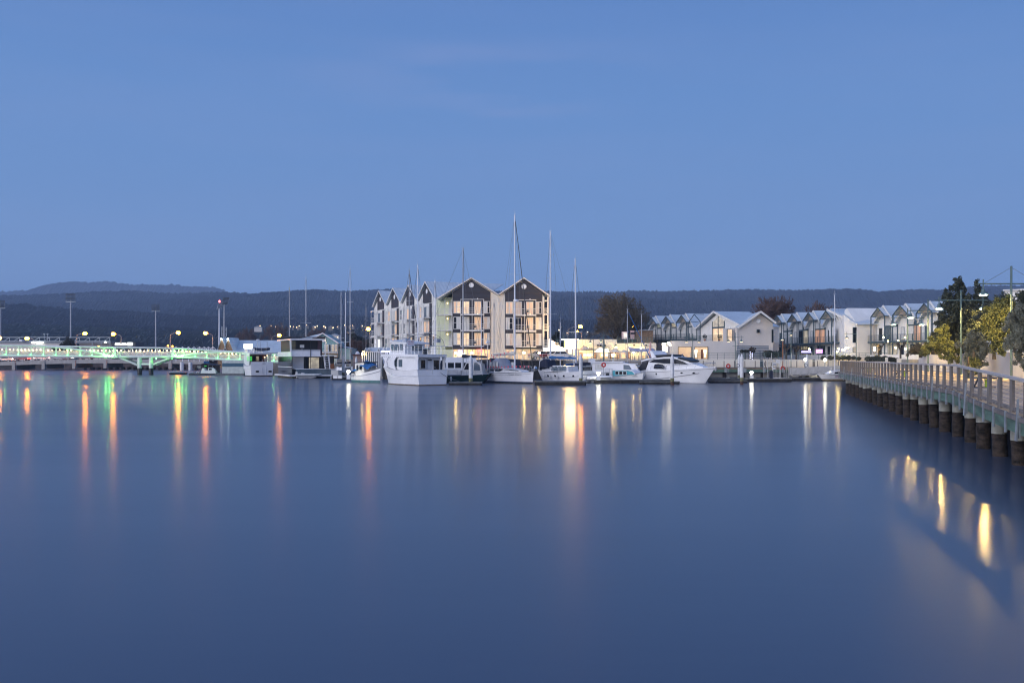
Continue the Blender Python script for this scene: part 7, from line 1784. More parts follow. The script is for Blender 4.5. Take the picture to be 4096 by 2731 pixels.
small_yacht('yacht whose glittering mast rises left behind the trawler',1637,1503,70,10,0,1080,M['hullwhite'],M['mastgrey'],7,M['navy'],((.46,1.0),(.7,.7)),furled=M['navy'])
small_yacht('yacht whose white mast rises right behind the trawler',1671,1502,70,10.5,0,1060,M['white'],M['mast'],8,M['navy'],((.5,1.0),),mr=.11)
small_yacht('yacht whose mast stands before the recess balconies',1740,1498,80,9,0,1122,M['white'],M['mast'],9,M['navy'],((.5,.8),),mr=.09)
small_yacht('yacht with a white mast ending below the second balcony of the left front gable',1925,1501,80,8,0,1220,M['hullwhite'],M['mast'],10,M['navy'],((.5,.7),),mr=.075)
small_yacht('yacht with a dark mast before the cream wall between the two front gables',1976,1503,60,8.5,0,1203,M['hullwhite'],M['mastgrey'],11,M['navy'],((.42,.9),),mr=.07)
small_yacht('yacht whose leaning mast rises right of the apartment block, above the kiosk',2304,1508,60,9.5,0,1036,M['hullwhite'],M['mast'],12,M['blue'],((.36,1.2),),lean=-.25,mr=.14)
small_yacht('yacht with a short white mast before the glowing fascia',2241,1497,80,7.5,0,1288,M['hullwhite'],M['mast'],13,None,((.5,.6),),mr=.065,wires=False)
small_yacht('yacht with a mast and blue slanting stay before the restaurant sign boards',2520,1502,-20,8.5,-.4,1238,M['hullwhite'],M['mastgrey'],14,M['blue'],((.45,.8),),mr=.085,furled=M['blue'])
small_yacht('yacht with a dark mast left of the motor yacht',2574,1500,0,8,-.3,1258,M['hullwhite'],M['mastgrey'],15,None,((.4,.7),),mr=.085,wires=False)
# A-frame gaff boat with a dark green mast
t = small_yacht('small workboat with a short dark green mast and stays before the restaurant',2413,1490,20,7,0,1342,M['stripe'],M['lampgreen'],16,None,((.8,.3),),mr=.10)

# ---- white motor boat behind the green ketch
th_ = math.radians(10); loc = Vector((PX(1838,152),152,0)); t = thing('motor_cruiser', 'white cruiser with a long cabin behind the green ketch, under the violet neon', 'boat', loc, th_); h = Hull(10,3.2,1.3,1.3,1.9,.9,1.0)
h.build(t,[M['grime'],M['stripe'],M['white']],(.06,.18)); w_ = lambda x,z: 1.25-.06*(z-1.3)
MB().slab([(-3.6,1.3),(-3.6,3.0),(-3.0,3.6),(2.2,3.75),(2.8,2.4),(3.4,1.5)], w_).build('cabin', M['white'], t)
for x0,x1 in ((-3.2,-2.2),(-1.9,-1.0),(-.8,.1),(.3,1.3),(1.5,2.1)): MB().panel([(x0,2.0),(x1,2.0),(x1,2.8),(x0,2.8)], w_).build('cabin_window', M['darkglass'], t)
MB().slab([(-4.0,2.95),(-4.0,3.05),(3.0,3.05),(3.1,2.95)], lambda x,z: 1.45).build('side_canopy', M['white'], t) if False else None
stanchions(t,h,-4.5,4.6,7,.6,M['alu'])
# navy-canopied cruiser behind the sloop
loc = Vector((PX(1985,148),148,0)); t = thing('motor_cruiser', 'cruiser under a dark navy canopy with small windows behind the bunting sloop', 'boat', loc, math.radians(175)); h = Hull(9,3.2,1.3,1.25,1.7,.92,.9)
h.build(t,[M['grime'],M['stripe'],M['white']],(.06,.18)); w_ = lambda x,z: 1.35-.05*(z-1.3)
MB().slab([(-4.0,1.3),(-3.6,3.3),(.8,3.5),(2.2,1.6)], w_).build('canopy', M['navy'], t)
for x0,x1 in ((-3.0,-2.3),(-1.8,-.9),(-.5,.4)): MB().panel([(x0,2.1),(x1,2.1),(x1-.05,2.9),(x0+.05,2.9)], w_).build('canopy_window', M['curtain'], t)
MB().slab([(1.2,1.4),(1.6,2.0),(3.4,1.8),(3.8,1.5)], lambda x,z: 1.0).build('foredeck', M['white'], t)

# ---- 9 turquoise-sided launch and its neighbours
L,B = 6.3,2.3; th_ = math.radians(-44); h = Hull(L,B,1.0,1.0,1.55,.6,.35,.35,.45,1.8,.86,.3,1.2)
loc = Vector((PX(2503,141.5),141.5,0)); t = thing('launch', 'small cream launch with turquoise cabin sides, left of the motor yacht', 'boat', loc, th_)
h.build(t,[M['hullwhite'],M['hullwhite'],M['hullwhite']],(.06,.14),bul=.22); h.rubrail(t,-.05,.04,M['deckgrey']); h.rubrail(t,-.45,.02,M['deckgrey'],0,.62)
h.text(t,'194035',2.0,.95,-1,.26,M['mastgrey']); w_ = lambda x,z: .95 if x < 1.4 else .95-.28*(x-1.4)
MB().slab([(-1.6,.9),(-1.6,1.72),(.8,1.78),(1.8,1.6),(2.2,1.2)], w_).build('cabin', M['turq'], t); MB().slab([(-1.7,1.73),(-1.7,1.80),(.8,1.90),(1.8,1.70),(2.25,1.3),(2.2,1.22),(1.8,1.62),(.8,1.79)], lambda x,z: w_(x,z)+.05).build('cabin_top', M['white'], t)
for x0,x1 in ((-1.1,-.6),(-.4,.1),(.3,.8)): f = MB().panel([(x0-.06,1.14),(x1+.06,1.14),(x1+.06,1.66),(x0-.06,1.66)], w_,off=.01).build('window_frame', M['white'], t); MB().panel([(x0,1.2),(x1,1.2),(x1,1.6),(x0,1.6)], w_,off=.03).build('window', M['darkglass'], f)
g = MB()
for x in (-2.9,-2.2,-1.7): g.tube((x,-.9,1.0),(x,-.9,2.0),.02,5); g.tube((x,.9,1.0),(x,.9,2.0),.02,5)
g.tube((-2.9,-.9,2.0),(-1.7,-.9,2.0),.02,5); g.tube((-2.9,.9,2.0),(-1.7,.9,2.0),.02,5); g.build('cockpit_rail', M['alu'], t); MB().box(-2.6,-2.3,-.3,.1,1.0,2.0).build('console', M['white'], t)
loc = Vector((PX(2472,144),144,0)); t = thing('motor_cruiser', 'white motor cruiser with a long low roof behind the turquoise launch', 'boat', loc, math.radians(-12)); h = Hull(8.6,3.0,1.5,1.4,1.8,.9,.9)
h.build(t,[M['grime'],M['white'],M['white']],(.06,.18)); w_ = lambda x,z: 1.2-.1*(z-1.5)
MB().slab([(-3.6,1.4),(-3.6,2.75),(.6,2.85),(2.4,2.6),(3.2,1.6)], w_).build('cabin', M['white'], t); MB().panel([(-3.2,1.8),(-1.9,1.8),(-1.9,2.55),(-3.2,2.55)], w_).build('cabin_window', M['curtain'], t); MB().panel([(.9,1.9),(2.1,1.85),(1.7,2.5),(.9,2.55)], w_).build('windscreen', M['glass'], t); MB().slab([(-4.1,2.80),(-4.1,2.95),(.8,3.02),(.9,2.88)], lambda x,z: 1.35).build('roof', M['white'], t)
loc = Vector((PX(2398,139),139,0)); t = thing('jet_dinghy', 'white and black inflatable tender nosing out behind the dock lamp', 'inflatable boat', loc, math.radians(205))
g = MB(); tb = [(-1.5,.6,.8),(.9,.6,.75),(1.6,.3,.72),(1.75,0,.72),(1.6,-.3,.72),(.9,-.6,.75),(-1.5,-.6,.8)]; g.path(tb,.28,10); [g.ball(p,.28,10) for p in tb]; g.build('tubes', M['white'], t, smooth=True); g = MB(); g.path([(-1.3,.89,.8),(.9,.89,.75),(1.85,.3,.72)],.04,6); g.path([(-1.3,-.89,.8),(.9,-.89,.75),(1.85,-.3,.72)],.04,6); g.build('rope', M['black'], t); MB().slab([(-1.5,.7),(1.3,.7),(1.0,.1),(-1.4,.1)], lambda x,z: .5).build('floor', M['pvc'], t); MB().lathe([(.12,0),(.3,.3),(.2,.8)],(-1.3,0,.6),8).build('outboard', M['black'], t)
Yr = 150; loc = Vector((PX(2372,Yr),Yr,0)); t = thing('workboat', 'long grey inflatable workboat above a dark hull, behind the round-sterned yacht', 'boat', loc, math.radians(2)); 
g = MB(); zr = PZ(1460,Yr); tb = [(-2.6,.9,zr),(1.6,.9,zr),(2.6,.4,zr),(2.8,0,zr),(2.6,-.4,zr),(1.6,-.9,zr),(-2.6,-.9,zr)]; g.path(tb,.34,10); [g.ball(p,.34,10) for p in tb]; g.build('tubes', M['pvc'], t, smooth=True); MB().slab([(-2.8,zr),(2.4,zr),(1.6,.2),(-2.2,.2)], lambda x,z: .85).build('hull', M['grime'], t); g = MB(); g.box(-.6,.3,-.4,.4,zr,zr+1.0); g.build('console', M['white'], t)
Yr = 154; loc = Vector((PX(2497,Yr),Yr,0)); t = thing('cabin_cruiser', 'navy cabin cruiser with a flat white roof and blue side cloth before the restaurant', 'boat', loc, math.radians(3)); h = Hull(5.2,2.4,1.1,1.1,1.3,.9,.5)
h.build(t,[M['black'],M['black'],M['navy']],(.06,.14)); MB().slab([(-1.7,1.1),(-1.7,2.55),(1.6,2.55),(1.6,1.1)], lambda x,z: 1.05).build('cabin', M['navy'], t); MB().slab([(-2.0,2.56),(-2.0,2.68),(1.9,2.68),(1.9,2.56)], lambda x,z: 1.2).build('roof', M['white'], t); MB().panel([(-1.5,1.4),(.9,1.4),(.9,2.0),(-1.5,2.0)], lambda x,z: 1.05).build('side_cloth', M['blue'], t); MB().ball((-.3,0,2.85),.24,10,.7,1.8).build('life_raft', M['white'], t)
Yr = 152; loc = Vector((PX(2430,Yr),Yr,0)); t = thing('barge', 'low dark barge with a sloping tarpaulin left of the navy cabin cruiser', 'boat', loc, 0); MB().slab([(-2.6,0),(-2.9,1.3),(2.0,1.3),(1.8,0)], lambda x,z: 1.2).build('hull', M['timber'], t); MB().slab([(-2.6,1.31),(-2.2,2.1),(1.6,2.0),(1.9,1.31)], lambda x,z: 1.1).build('tarpaulin', M['black'], t)

# ---- 10 big white motor yacht, bow to the right
L,B = 14.0,4.3; th_ = math.radians(-53); h = Hull(L,B,1.62,1.85,2.30,.92,1.9,-.2,.42,2.0,.86,.3,1.4)
bw_ = boatloc(2868,1535); fw = Vector((math.cos(th_),math.sin(th_),0)); ctr = bw_-fw*(L/2)+Vector((-.2,.0,0))
t = thing('motor_yacht', 'big white motor yacht with dark windows and a flybridge, bow pointing right', 'boat', ctr, th_)
h.build(t,[M['black'],M['white'],M['white']],(.05,.12),deckm=M['white']); h.rubrail(t,-.22,.035,M['mastgrey'],0,.99)
g = MB()
for sd in (1,-1):
    pts = []
    for i in range(20): tt = .0+.86*i/19; z = .28+1.15*(tt/.86)**1.6; pts.append((h.x(tt,z),sd*(h.hb(tt,z)+.015),z))
    g.path(pts,.06,5)
g.build('spray_rail', M['mastgrey'], t)
for x in (-2.2,2.2,4.0):
    for sd in (1,-1): p = h.pt(x,1.28 if x < 0 else 1.45,sd,-.04); MB().ball(p,.17,12,.62 if x > 0 else 1,1.5 if x > 0 else 1,.45).build('porthole', M['darkglass'], t, smooth=True)
w10 = lambda x,z: max(.12,(1.75 if x < 0 else 1.75-.20*x*(1 if x < 3 else 1+.06*(x-3)))-.22*(z-2.0))
sup = [(-4.6,1.6),(-4.35,2.55),(-4.2,3.05),(-3.2,3.45),(-1.4,3.65),(.4,3.68),(2.2,3.25),(3.6,2.75),(4.9,2.35),(5.6,2.15),(5.7,1.9)]
MB().slab(sup, w10).build('superstructure', M['white'], t, smooth=True, angle=30)
MB().panel([(-4.1,2.92),(-1.2,2.78),(1.2,2.72),(3.0,2.62),(2.1,3.02),(.8,3.40),(-1.2,3.42),(-3.2,3.30)], w10,off=.07).build('upper_windows', M['darkglass'], t)
MB().panel([(-3.0,2.0),(-1.0,2.0),(-.85,2.2),(-1.3,2.55),(-2.2,2.68),(-2.9,2.6)], w10,off=.06).build('lower_window', M['darkglass'], t)
g = MB(); g.prism([(1.15,-1.28,3.44),(1.15,1.28,3.44),(3.15,.92,2.98),(3.15,-.92,2.98)],(.16,0,.18)); g.build('windscreen', M['black'], t)
MB().slab([(-6.3,1.6),(-5.4,2.9),(-4.4,3.0),(-4.62,1.6)], lambda x,z: 1.82-.2*(z-2)).build('cockpit_cover', M['black'], t)
MB().slab([(-5.6,3.0),(-3.6,3.3),(-3.2,3.50),(-4.4,3.42),(-5.6,3.12)], lambda x,z: 1.70).build('hardtop_wing', M['white'], t)
MB().slab([(-3.0,3.55),(-3.2,3.95),(-.2,4.02),(.2,3.68)], lambda x,z: 1.25).build('flybridge', M['black'], t)
MB().slab([(-3.8,3.48),(-4.2,4.55),(-3.75,4.5),(-2.9,3.55)], lambda x,z: 1.35).build('radar_arch', M['white'], t)
g = MB(); g.path([(.6,.3,3.7),(.7,.3,4.0),(.5,.3,4.1)],.03,5); g.ball((.9,-.1,3.75),.06,8); g.build('horn', M['chrome'], t)
g = MB()
for sd in (1,-1):
    pts = [Vector((x, sd*max(.10,h.b(h.t_at(x))-.14), h.zs(h.t_at(x))+ (.12 if x < -.5 else .62))) for x in (-.9,-.2,.8,2,3.2,4.4,5.6,6.6,6.95)]
    g.path(pts,.022,5); 
    for p in pts[1:]: g.tube(p,(p.x-.28,p.y,h.zs(h.t_at(p.x-.28))),.018,5)
g.tube((6.95,.10,h.zs(.99)+.62),(6.95,-.10,h.zs(.99)+.62),.022,5); g.build('bow_rail', M['chrome'], t)
g = MB(); g.box(6.4,7.15,-.15,.15,2.02,2.18); g.ball((7.0,0,1.95),.2,8,1.3,.8,.8); g.build('anchor', M['mastgrey'], t)
g = MB(); g.path([(-3.6,-1.9,1.75),(-3.4,-1.92,2.3),(-1.2,-1.9,2.35),(-.6,-1.88,2.0)],.02,5); g.path([(-3.6,1.9,1.75),(-3.4,1.92,2.3),(-1.2,1.9,2.35),(-.6,1.88,2.0)],.02,5); g.build('side_rail', M['chrome'], t)
MB().box(-L/2-.8,-L/2+.1,-1.8,1.8,.25,.42).build('swim_platform', M['white'], t)

# ---- 11 small white cruiser behind the gangway gate, and the stained little sloop
th_ = math.radians(178); loc = boatloc(3106,1507)+Vector((0,6,0)); t = thing('launch', 'small white launch with a blue cover behind the gangway gate', 'boat', loc, th_); h = Hull(4.6,1.8,1.0,.85,1.05,.8,.6)
h.build(t,[M['grime'],M['white'],M['white']],(.05,.12)); MB().slab([(-1.4,.9),(-1.3,1.55),(.3,1.55),(.7,.95)], lambda x,z: .7).build('cabin', M['offwhite'], t); MB().panel([(-.1,1.1),(.25,1.1),(.2,1.4),(-.1,1.4)], lambda x,z: .7).build('window', M['darkglass'], t); MB().slab([(.75,1.0),(.9,1.6),(1.4,1.35),(1.8,1.0)], lambda x,z: .55).build('bow_cover', M['blue'], t)
L,B = 6.4,2.3; th_ = math.radians(190); h = Hull(L,B,1.05,.98,1.25,.6,1.1,.2,.42,1.7,.8,.3,1.3)
loc = boatloc(3345,1524.5); t = thing('sailing_yacht', 'small rust-stained white sloop with purple lettering at the end of the boardwalk', 'boat', loc, th_)
h.build(t,[M['grime'],M['rusty'],M['hullwhite']],(.10,.36)); h.rubrail(t,-.02,.03,M['black']); h.text(t,'BROUGH',-.2,.74,1,.34,M['purple'],.3,1.35)
w_ = lambda x,z: .72-.1*(z-1); MB().slab([(-1.6,.95),(-1.5,1.6),(-.9,1.75),(.9,1.5),(1.8,1.05)], w_).build('cabin', M['white'], t); MB().panel([(-.5,1.15),(.7,1.15),(.55,1.4),(-.4,1.45)], w_).build('cabin_window', M['darkglass'], t); MB().slab([(-2.6,.95),(-2.5,1.95),(-1.5,1.9),(-1.5,1.0)], lambda x,z: .75).build('cockpit_cover', M['offwhite'], t)
mast_rig(t,h,.25,1.5,PZ(1180,loc.y),.075,M['mast'],((.5,.5),),wr=.01); g = MB(); g.tube((1.2,.6,1.1),(1.15,.6,2.1),.05,6); g.build('vent_pipe', M['white'], t)

# ================================================================== PILES, PONTOONS, DOCK FURNITURE
def white_pile(label, px, ytop, ybase, w, Y=None, letter=None, dark=True, yd=None):
    Y = Y or min(YW(ybase, .45), 400 if px < 1560 else 157); r = w/2/(F/Y); t = thing('mooring_pile', label, 'pile', (PX(px,Y),Y,0), 0, 'white mooring piles')
    zt = PZ(ytop,Y); zb = PZ(ybase,Y)
    MB().lathe([(r,zb+.45),(r,zt-.75),(r*1.05,zt-.74),(r*1.05,zt-.66),(r*.98,zt-.6),(r*.55,zt-.22),(.04,zt)],(0,0,0),16).build('sleeve', M['pilewhite'], t, smooth=True, angle=35)
    MB().lathe([(r*1.01,zb-.0),(r*1.01,zb+.45)],(0,0,0),16).build('algae_band', M['algae'], t, smooth=True)
    MB().lathe([(r*.95,-1.2),(r*.95,zb+.01)],(0,0,0),16).build('pile_foot', M['rustpile'], t, smooth=True)
    if letter: text('letter', letter, .85, M['ink'], t, (-r*.86,-r*.60,zt-1.75), (R90,0,-.75), .01)
    return t
M['rustpile'] = mat('rusty_pile_foot',(.10,.045,.03),.8,var=.4,scale=4)
for a in (('first white pile from the left, right of the houseboat',1373,1420,1499,11),('second white pile from the left, behind the launch with the blue tarpaulin',1425,1425,1512,10),('middle white pile in front of the dark green ketch',1883,1420,1526,16),
          ('white pile between the blue sail cover and the lettered stern',2323,1415,1526,14.5),('white pile in front of the big motor yacht',2689,1416,1526,15),('front pile of the close pair right of the motor yacht',2967,1415,1524,14),('white pile standing in front of the gangway truss',3228,1416,1511,13)):
    white_pile(*a, letter='D' if a[1] == 3228 else None)
white_pile('rear pile of the close pair, lettered D, right of the motor yacht',2956.5,1417,1512,12,letter='D')
white_pile('small far white pile left of the lettered stern pile',2295,1427,1492,7); white_pile('far white pile carrying the bright globe lamp',2453,1432,1492,10); white_pile('far white pile with a purple cap behind the workboat',2356,1433,1492,9)
def dock_lamp(label, px, py, Y, zb=.5, w=.26):
    t = thing('dock_lamp', label, 'lamp', (PX(px,Y),Y,zb), 0, 'white dock lamps on the pontoons'); z = PZ(py,Y)-zb
    MB().box(-.24,.24,-.18,.18,0,max(.2,z*.55)).build('base', M['white'], t); MB().lathe([(.15,max(.2,z*.55)),(.13,z-.12)],(0,0,0),10).build('post', M['white'], t)
    MB().lathe([(.16,z-.12),(w,z-.07),(w,z+.06),(.16,z+.12)],(0,0,0),14).build('bulb', E['dock'], t, smooth=True); MB().lathe([(w*1.1,z+.125),(.05,z+.22)],(0,0,0),14).build('cap', M['white'], t)
for a in (('dock lamp between the houseboat and the launch with the blue tarpaulin',1394,1485,142),('dock lamp in front of the white and black inflatable tender',2394,1491.5,136),('dock lamp right of the close pair of piles',3006.5,1489,146),('dock lamp above the bow of the rust-stained sloop',3290,1488.5,156)): dock_lamp(*a, w=.30 if a[1] > 3200 else .26)
for px,py,Y,l in ((3221,1438,146,'round white lamp on the left side of the gangway pile'),(3300,1438.5,156,'round white lamp behind the gangway, near the sloop mast')):
    t = thing('round_lamp', l, 'lamp', (PX(px,Y),Y,2.0)); z = PZ(py,Y)-2.0; MB().ball((0,0,z),.21,12).build('globe', E['dock'], t, smooth=True); MB().tube((0,.1,0),(0,.1,z),.05,6).build('post', M['galv'], t)
pontoon('floating dock with white lockers right of the houseboat',1325,1420,YW(1519),9,.5,cat='dock')
for px,l in ((1342,'white dock locker nearest the houseboat'),(1360,'small white dock locker left of the first white pile')):
    t = thing('dock_locker', l, 'locker', (PX(px,147),147,.5)); MB().box(-.3,.3,-.25,.25,0,.42).build('box', M['white'], t); MB().box(-.33,.33,-.28,.28,.421,.48).build('lid', M['offwhite'], t)
pontoon('floating dock between the trawler and the green ketch',1795,1928,YW(1541),2.0,.42,cat='dock')
pontoon('floating dock in front of the white yacht with the blue cover',2138,2346,YW(1541),2.2,.55,cat='dock')
pontoon('long floating dock left of the motor yacht stern',2378,2690,YW(1534),2.2,.55,cat='dock')
pontoon('floating finger under the white motor yacht pile',2560,2720,YW(1537),1.0,.40,cat='dock')
pontoon('floating dock with a life ring right of the motor yacht',2850,3168,YW(1528),2.6,.55,cat='dock')
pontoon('low floating finger under the close pair of piles',2840,2990,YW(1532),1.6,.38,cat='dock')
pontoon('floating dock behind the rust-stained sloop',3168,3400,YW(1524),3.0,.55,cat='dock')
def life_ring(label, px, py, Y, zb=.55, horseshoe=False, post=True):
    t = thing('life_ring', label, 'life ring', (PX(px,Y),Y,zb), 0, None); z = PZ(py,Y)-zb
    if post:
        g = MB(); g.tube((0,.06,0),(0,.06,z+.1),.035,6); g.bar((-.3,.06,.02),(.3,.06,.02),.06); g.bar((0,-.25,.02),(0,.35,.02),.06); g.bar((-.25,.06,0),(0,.06,.35),.04); g.bar((.25,.06,0),(0,.06,.35),.04); g.build('stand', M['galv'], t)
    if horseshoe: MB().torus((0,0,z),.26,.085,'y',18,8,-.6,pi+.6).build('ring', M['red'], t, smooth=True)
    else: MB().torus((0,0,z),.25,.10,'y',22,8).build('ring', M['red'], t, smooth=True); MB().ball((0,.02,z),.17,10,1,.9,.3).build('pad', M['signwhite'], t)
life_ring('red life ring on a stand right of the motor yacht bow',2913,1463.5,147); life_ring('red life ring on a dark post behind the white tender',2414.5,1459,140); 
# gangway gate cage and the gangway truss
Y = 146; X0 = PX(3110,Y); t = thing('gate_cage', 'silver mesh gate cage with notices at the foot of the gangway', 'gate', (X0,Y,.55))
def sx(px): return PX(px,Y)-X0
def sz(py): return PZ(py,Y)-.55
g = MB()
for px in (3070,3090,3104,3120,3145,3153): g.bar((sx(px),0,0),(sx(px),0,sz(1438)),.08)
for px in (3070,3153): g.bar((sx(px),2.2,0),(sx(px),2.2,sz(1438)),.08)
for z in (0.05,sz(1438)): g.bar((sx(3070),0,z),(sx(3153),0,z),.08); g.bar((sx(3070),0,z),(sx(3070),2.2,z),.06); g.bar((sx(3153),0,z),(sx(3153),2.2,z),.06); g.bar((sx(3070),2.2,z),(sx(3153),2.2,z),.06)
g.build('frame', M['alu'], t)
g = MB()
for k in range(38): px = 3071+k*2.15; g.bar((sx(px),.03,.05),(sx(px),.03,sz(1439)),.008)
for k in range(20): z = .1+k*.16; g.bar((sx(3070),.03,z),(sx(3153),.03,z),.008)
g.build('mesh', M['galv'], t)
g = MB(); g.path([(sx(3091),-.06,.03),(sx(3091),-.06,sz(1452)),(sx(3120),-.06,sz(1452)),(sx(3120),-.06,.03),(sx(3091),-.06,.03)],.05,4); g.build('gate_leaf', M['signwhite'], t)
b_ = MB().box(sx(3104),sx(3120),-.12,-.09,sz(1450),sz(1438.5)).build('notice', M['signwhite'], t)
g = MB()
for k in range(5): g.box(sx(3106),sx(3118),-.13,-.121,sz(1440.8+k*1.9),sz(1440.2+k*1.9))
g.build('notice_lines', M['mastgrey'], b_)
MB().box(sx(3092),sx(3104),-.12,-.09,sz(1461),sz(1453)).build('grey_plate', M['deckgrey'], t); MB().box(sx(3091),sx(3101),-.12,-.09,sz(1477),sz(1471)).build('small_notice', M['signwhite'], t); MB().box(sx(3078),sx(3090),-.2,.2,0,sz(1482)).build('dark_cabinet', M['navy'], t)
life_ring('red horseshoe life buoy hanging on the gate cage',3131,1473,145.8,.55,True,False)
Y = 152; p0 = Vector((PX(3167,Y),Y,PZ(1503,Y))); p1 = Vector((PX(3375,Y),Y,PZ(1494,Y))); t = thing('gangway', 'sloping silver truss gangway behind the rust-stained sloop', 'gangway', (p0.x,p0.y,0))
q0 = Vector((0,0,p0.z)); q1 = Vector((p1.x-p0.x,0,p1.z)); hh = 1.15; g = MB()
for dy in (0,1.5):
    o_ = Vector((0,dy,0)); g.bar(q0+o_,q1+o_,.12); g.bar(q0+o_+Vector((0,0,hh)),q1+o_+Vector((0,0,hh)),.12)
    n = 12
    for i in range(n):
        a = q0.lerp(q1,i/n)+o_; b_ = q0.lerp(q1,(i+1)/n)+o_
        if i % 2: g.bar(a+Vector((0,0,hh)),b_,.07)
        else: g.bar(a,b_+Vector((0,0,hh)),.07)
    g.bar(q0+o_,q0+o_+Vector((0,0,hh)),.1)
g.build('truss', M['alu'], t)
MB().prism([q0+Vector((0,.1,.05)),q1+Vector((0,.1,.05)),q1+Vector((0,1.4,.05)),q0+Vector((0,1.4,.05))],(0,0,.06)).build('walkway', M['dock'], t)
MB().prism([q0+Vector((0,1.45,.1)),q1+Vector((0,1.45,.1)),q1+Vector((0,1.45,hh)),q0+Vector((0,1.45,hh))],(0,.02,0)).build('side_panel', M['fencepanel'], t)
# ================================================================== BOARDWALK ON THE RIGHT
FRONT = [(8,9.2),(18,12.0),(29.4,15.2),(33,16.15),(37.5,17.4),(42.5,18.9),(49,20.45),(56,22.15),(70,25.6),(85,29.3),(100,33.0)]   # (Y, X)
def fX(Y): return lerp_profile(FRONT, Y)
def bX(Y): return 34.6 + .25*(Y-67)
def dz(Y): return lerp_profile([(0,1.70),(29.4,1.72),(36,1.93),(42.5,2.10),(100,2.12),(200,2.12)], Y)
BW = thing('boardwalk', 'long timber boardwalk on round piles with a green edge beam, curving along the right side', 'boardwalk', (20, 50, 0))
o = Vector((20,50,0))
class LB(MB):
    def build(s, name, m, parent=None, **k):
        s.v = [tuple(Vector(p)-o) for p in s.v]; return MB.build(s, name, m, parent or BW, **k)
ys = [8,13,18,24,29.4,33,37.5,42.5,49,56,63,70,78,85,92,100]
g = LB()
for a,b_ in zip(ys[:-1],ys[1:]):
    za, zb = dz(a), dz(b_)
    g.add([(fX(a),a,za),(fX(b_),b_,zb),(bX(b_)+.3,b_,zb),(bX(a)+.3,a,za),(fX(a),a,za-.12),(fX(b_),b_,zb-.12),(bX(b_)+.3,b_,zb-.12),(bX(a)+.3,a,za-.12)],[(0,1,2,3),(7,6,5,4),(0,4,5,1),(1,5,6,2),(2,6,7,3),(3,7,4,0)])
g.add([(33,100,2.12),(51.6,156.3,2.12),(61,156.3,2.12),(43.2,100,2.12),(33,100,2.0),(51.6,156.3,2.0),(61,156.3,2.0),(43.2,100,2.0)],[(0,1,2,3),(7,6,5,4),(0,4,5,1),(1,5,6,2),(2,6,7,3),(3,7,4,0)])
g.build('deck', M['deckwood'])
g = LB(); e = LB(); kb = LB()
for a,b_ in zip(ys[:-1],ys[1:]):
    pa, pb = Vector((fX(a)-.06,a,dz(a)-.34)), Vector((fX(b_)-.06,b_,dz(b_)-.34)); g.bar(pa,pb,.10,.36)
    e.bar(pa+Vector((-.02,0,.27)),pb+Vector((-.02,0,.27)),.16,.13)
    kb.bar(pa+Vector((.16,0,.46)),pb+Vector((.16,0,.46)),.12,.09)
g.bar((33,100,1.78),(51.6,156.3,1.78),.1,.36); g.build('edge_beam', M['greenbeam']); e.build('edge_board', M['timber']); kb.build('kerb', M['timber'])
# post positions along the front edge
def along(step0, step1):
    pos = []; Y = 9.0
    while Y < 100.2:
        pos.append(Y); Y += (step1 if Y > 42 else step0)*.97
    return pos
RP = along(1.78, 1.62)
for k, Y in enumerate(RP):
    x = fX(Y); z = dz(Y)
    if 20 < Y:
        g = LB(); g.box(x-.175,x-.125,Y-.05,Y+.05,z-.62,z+.05); g.build('bracket', M['galv'])
        if k % 5 == 2: 
            g = LB(); g.prism([(x-.26,Y-.06,z-.7),(x-.26,Y+.06,z-.7),(x-.20,Y+.02,z+.55),(x-.20,Y-.02,z+.55)],(.05,0,0)); g.build('spike_plate', M['galv'])
rr7 = random.Random(77)
Y = 12.0
while Y < 100:
    x = fX(Y)+.55; z = dz(Y)
    for q,(dx) in enumerate((0, 3.2, 6.4)):
        if q == 2 and Y > 60: continue
        r = .245*rr7.uniform(.94,1.08)
        g = LB(); n = 12
        prof = [(r*rr7.uniform(.97,1.06), -1.0+ k*.22) for k in range(int((z-.95+1.0)/.22)+1)]
        prof = [p for p in prof if p[1] < z-1.02] + [(r,z-1.02)]
        lx_, ly_ = rr7.uniform(-.05,.05), rr7.uniform(-.05,.05); g.lathe(prof,(x+dx,Y,0),n); g.v = [(a_+lx_*(z-1-c_), b_+ly_*(z-1-c_), c_) for a_,b_,c_ in g.v]; p_ = g.build('pile', M['brownpile'], smooth=True, angle=60)
        g = LB(); g.lathe([(r*1.05,z-1.0-rr7.uniform(-.08,.12)),(r*1.05,z-.62)],(x+dx,Y,0),14); g.build('pile_collar', M['pilecap'], p_, smooth=True)
    g = LB(); g.box(x-.25,bX(Y)+.2,Y-.22,Y+.22,z-.66,z-.125); g.build('headstock', M['galv2'])
    Y += 2.95 if Y < 60 else 3.2
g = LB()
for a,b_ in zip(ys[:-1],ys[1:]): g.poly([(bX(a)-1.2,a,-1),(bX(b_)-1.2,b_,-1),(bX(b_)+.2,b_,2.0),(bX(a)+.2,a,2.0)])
g.build('back_slope', M['black'])
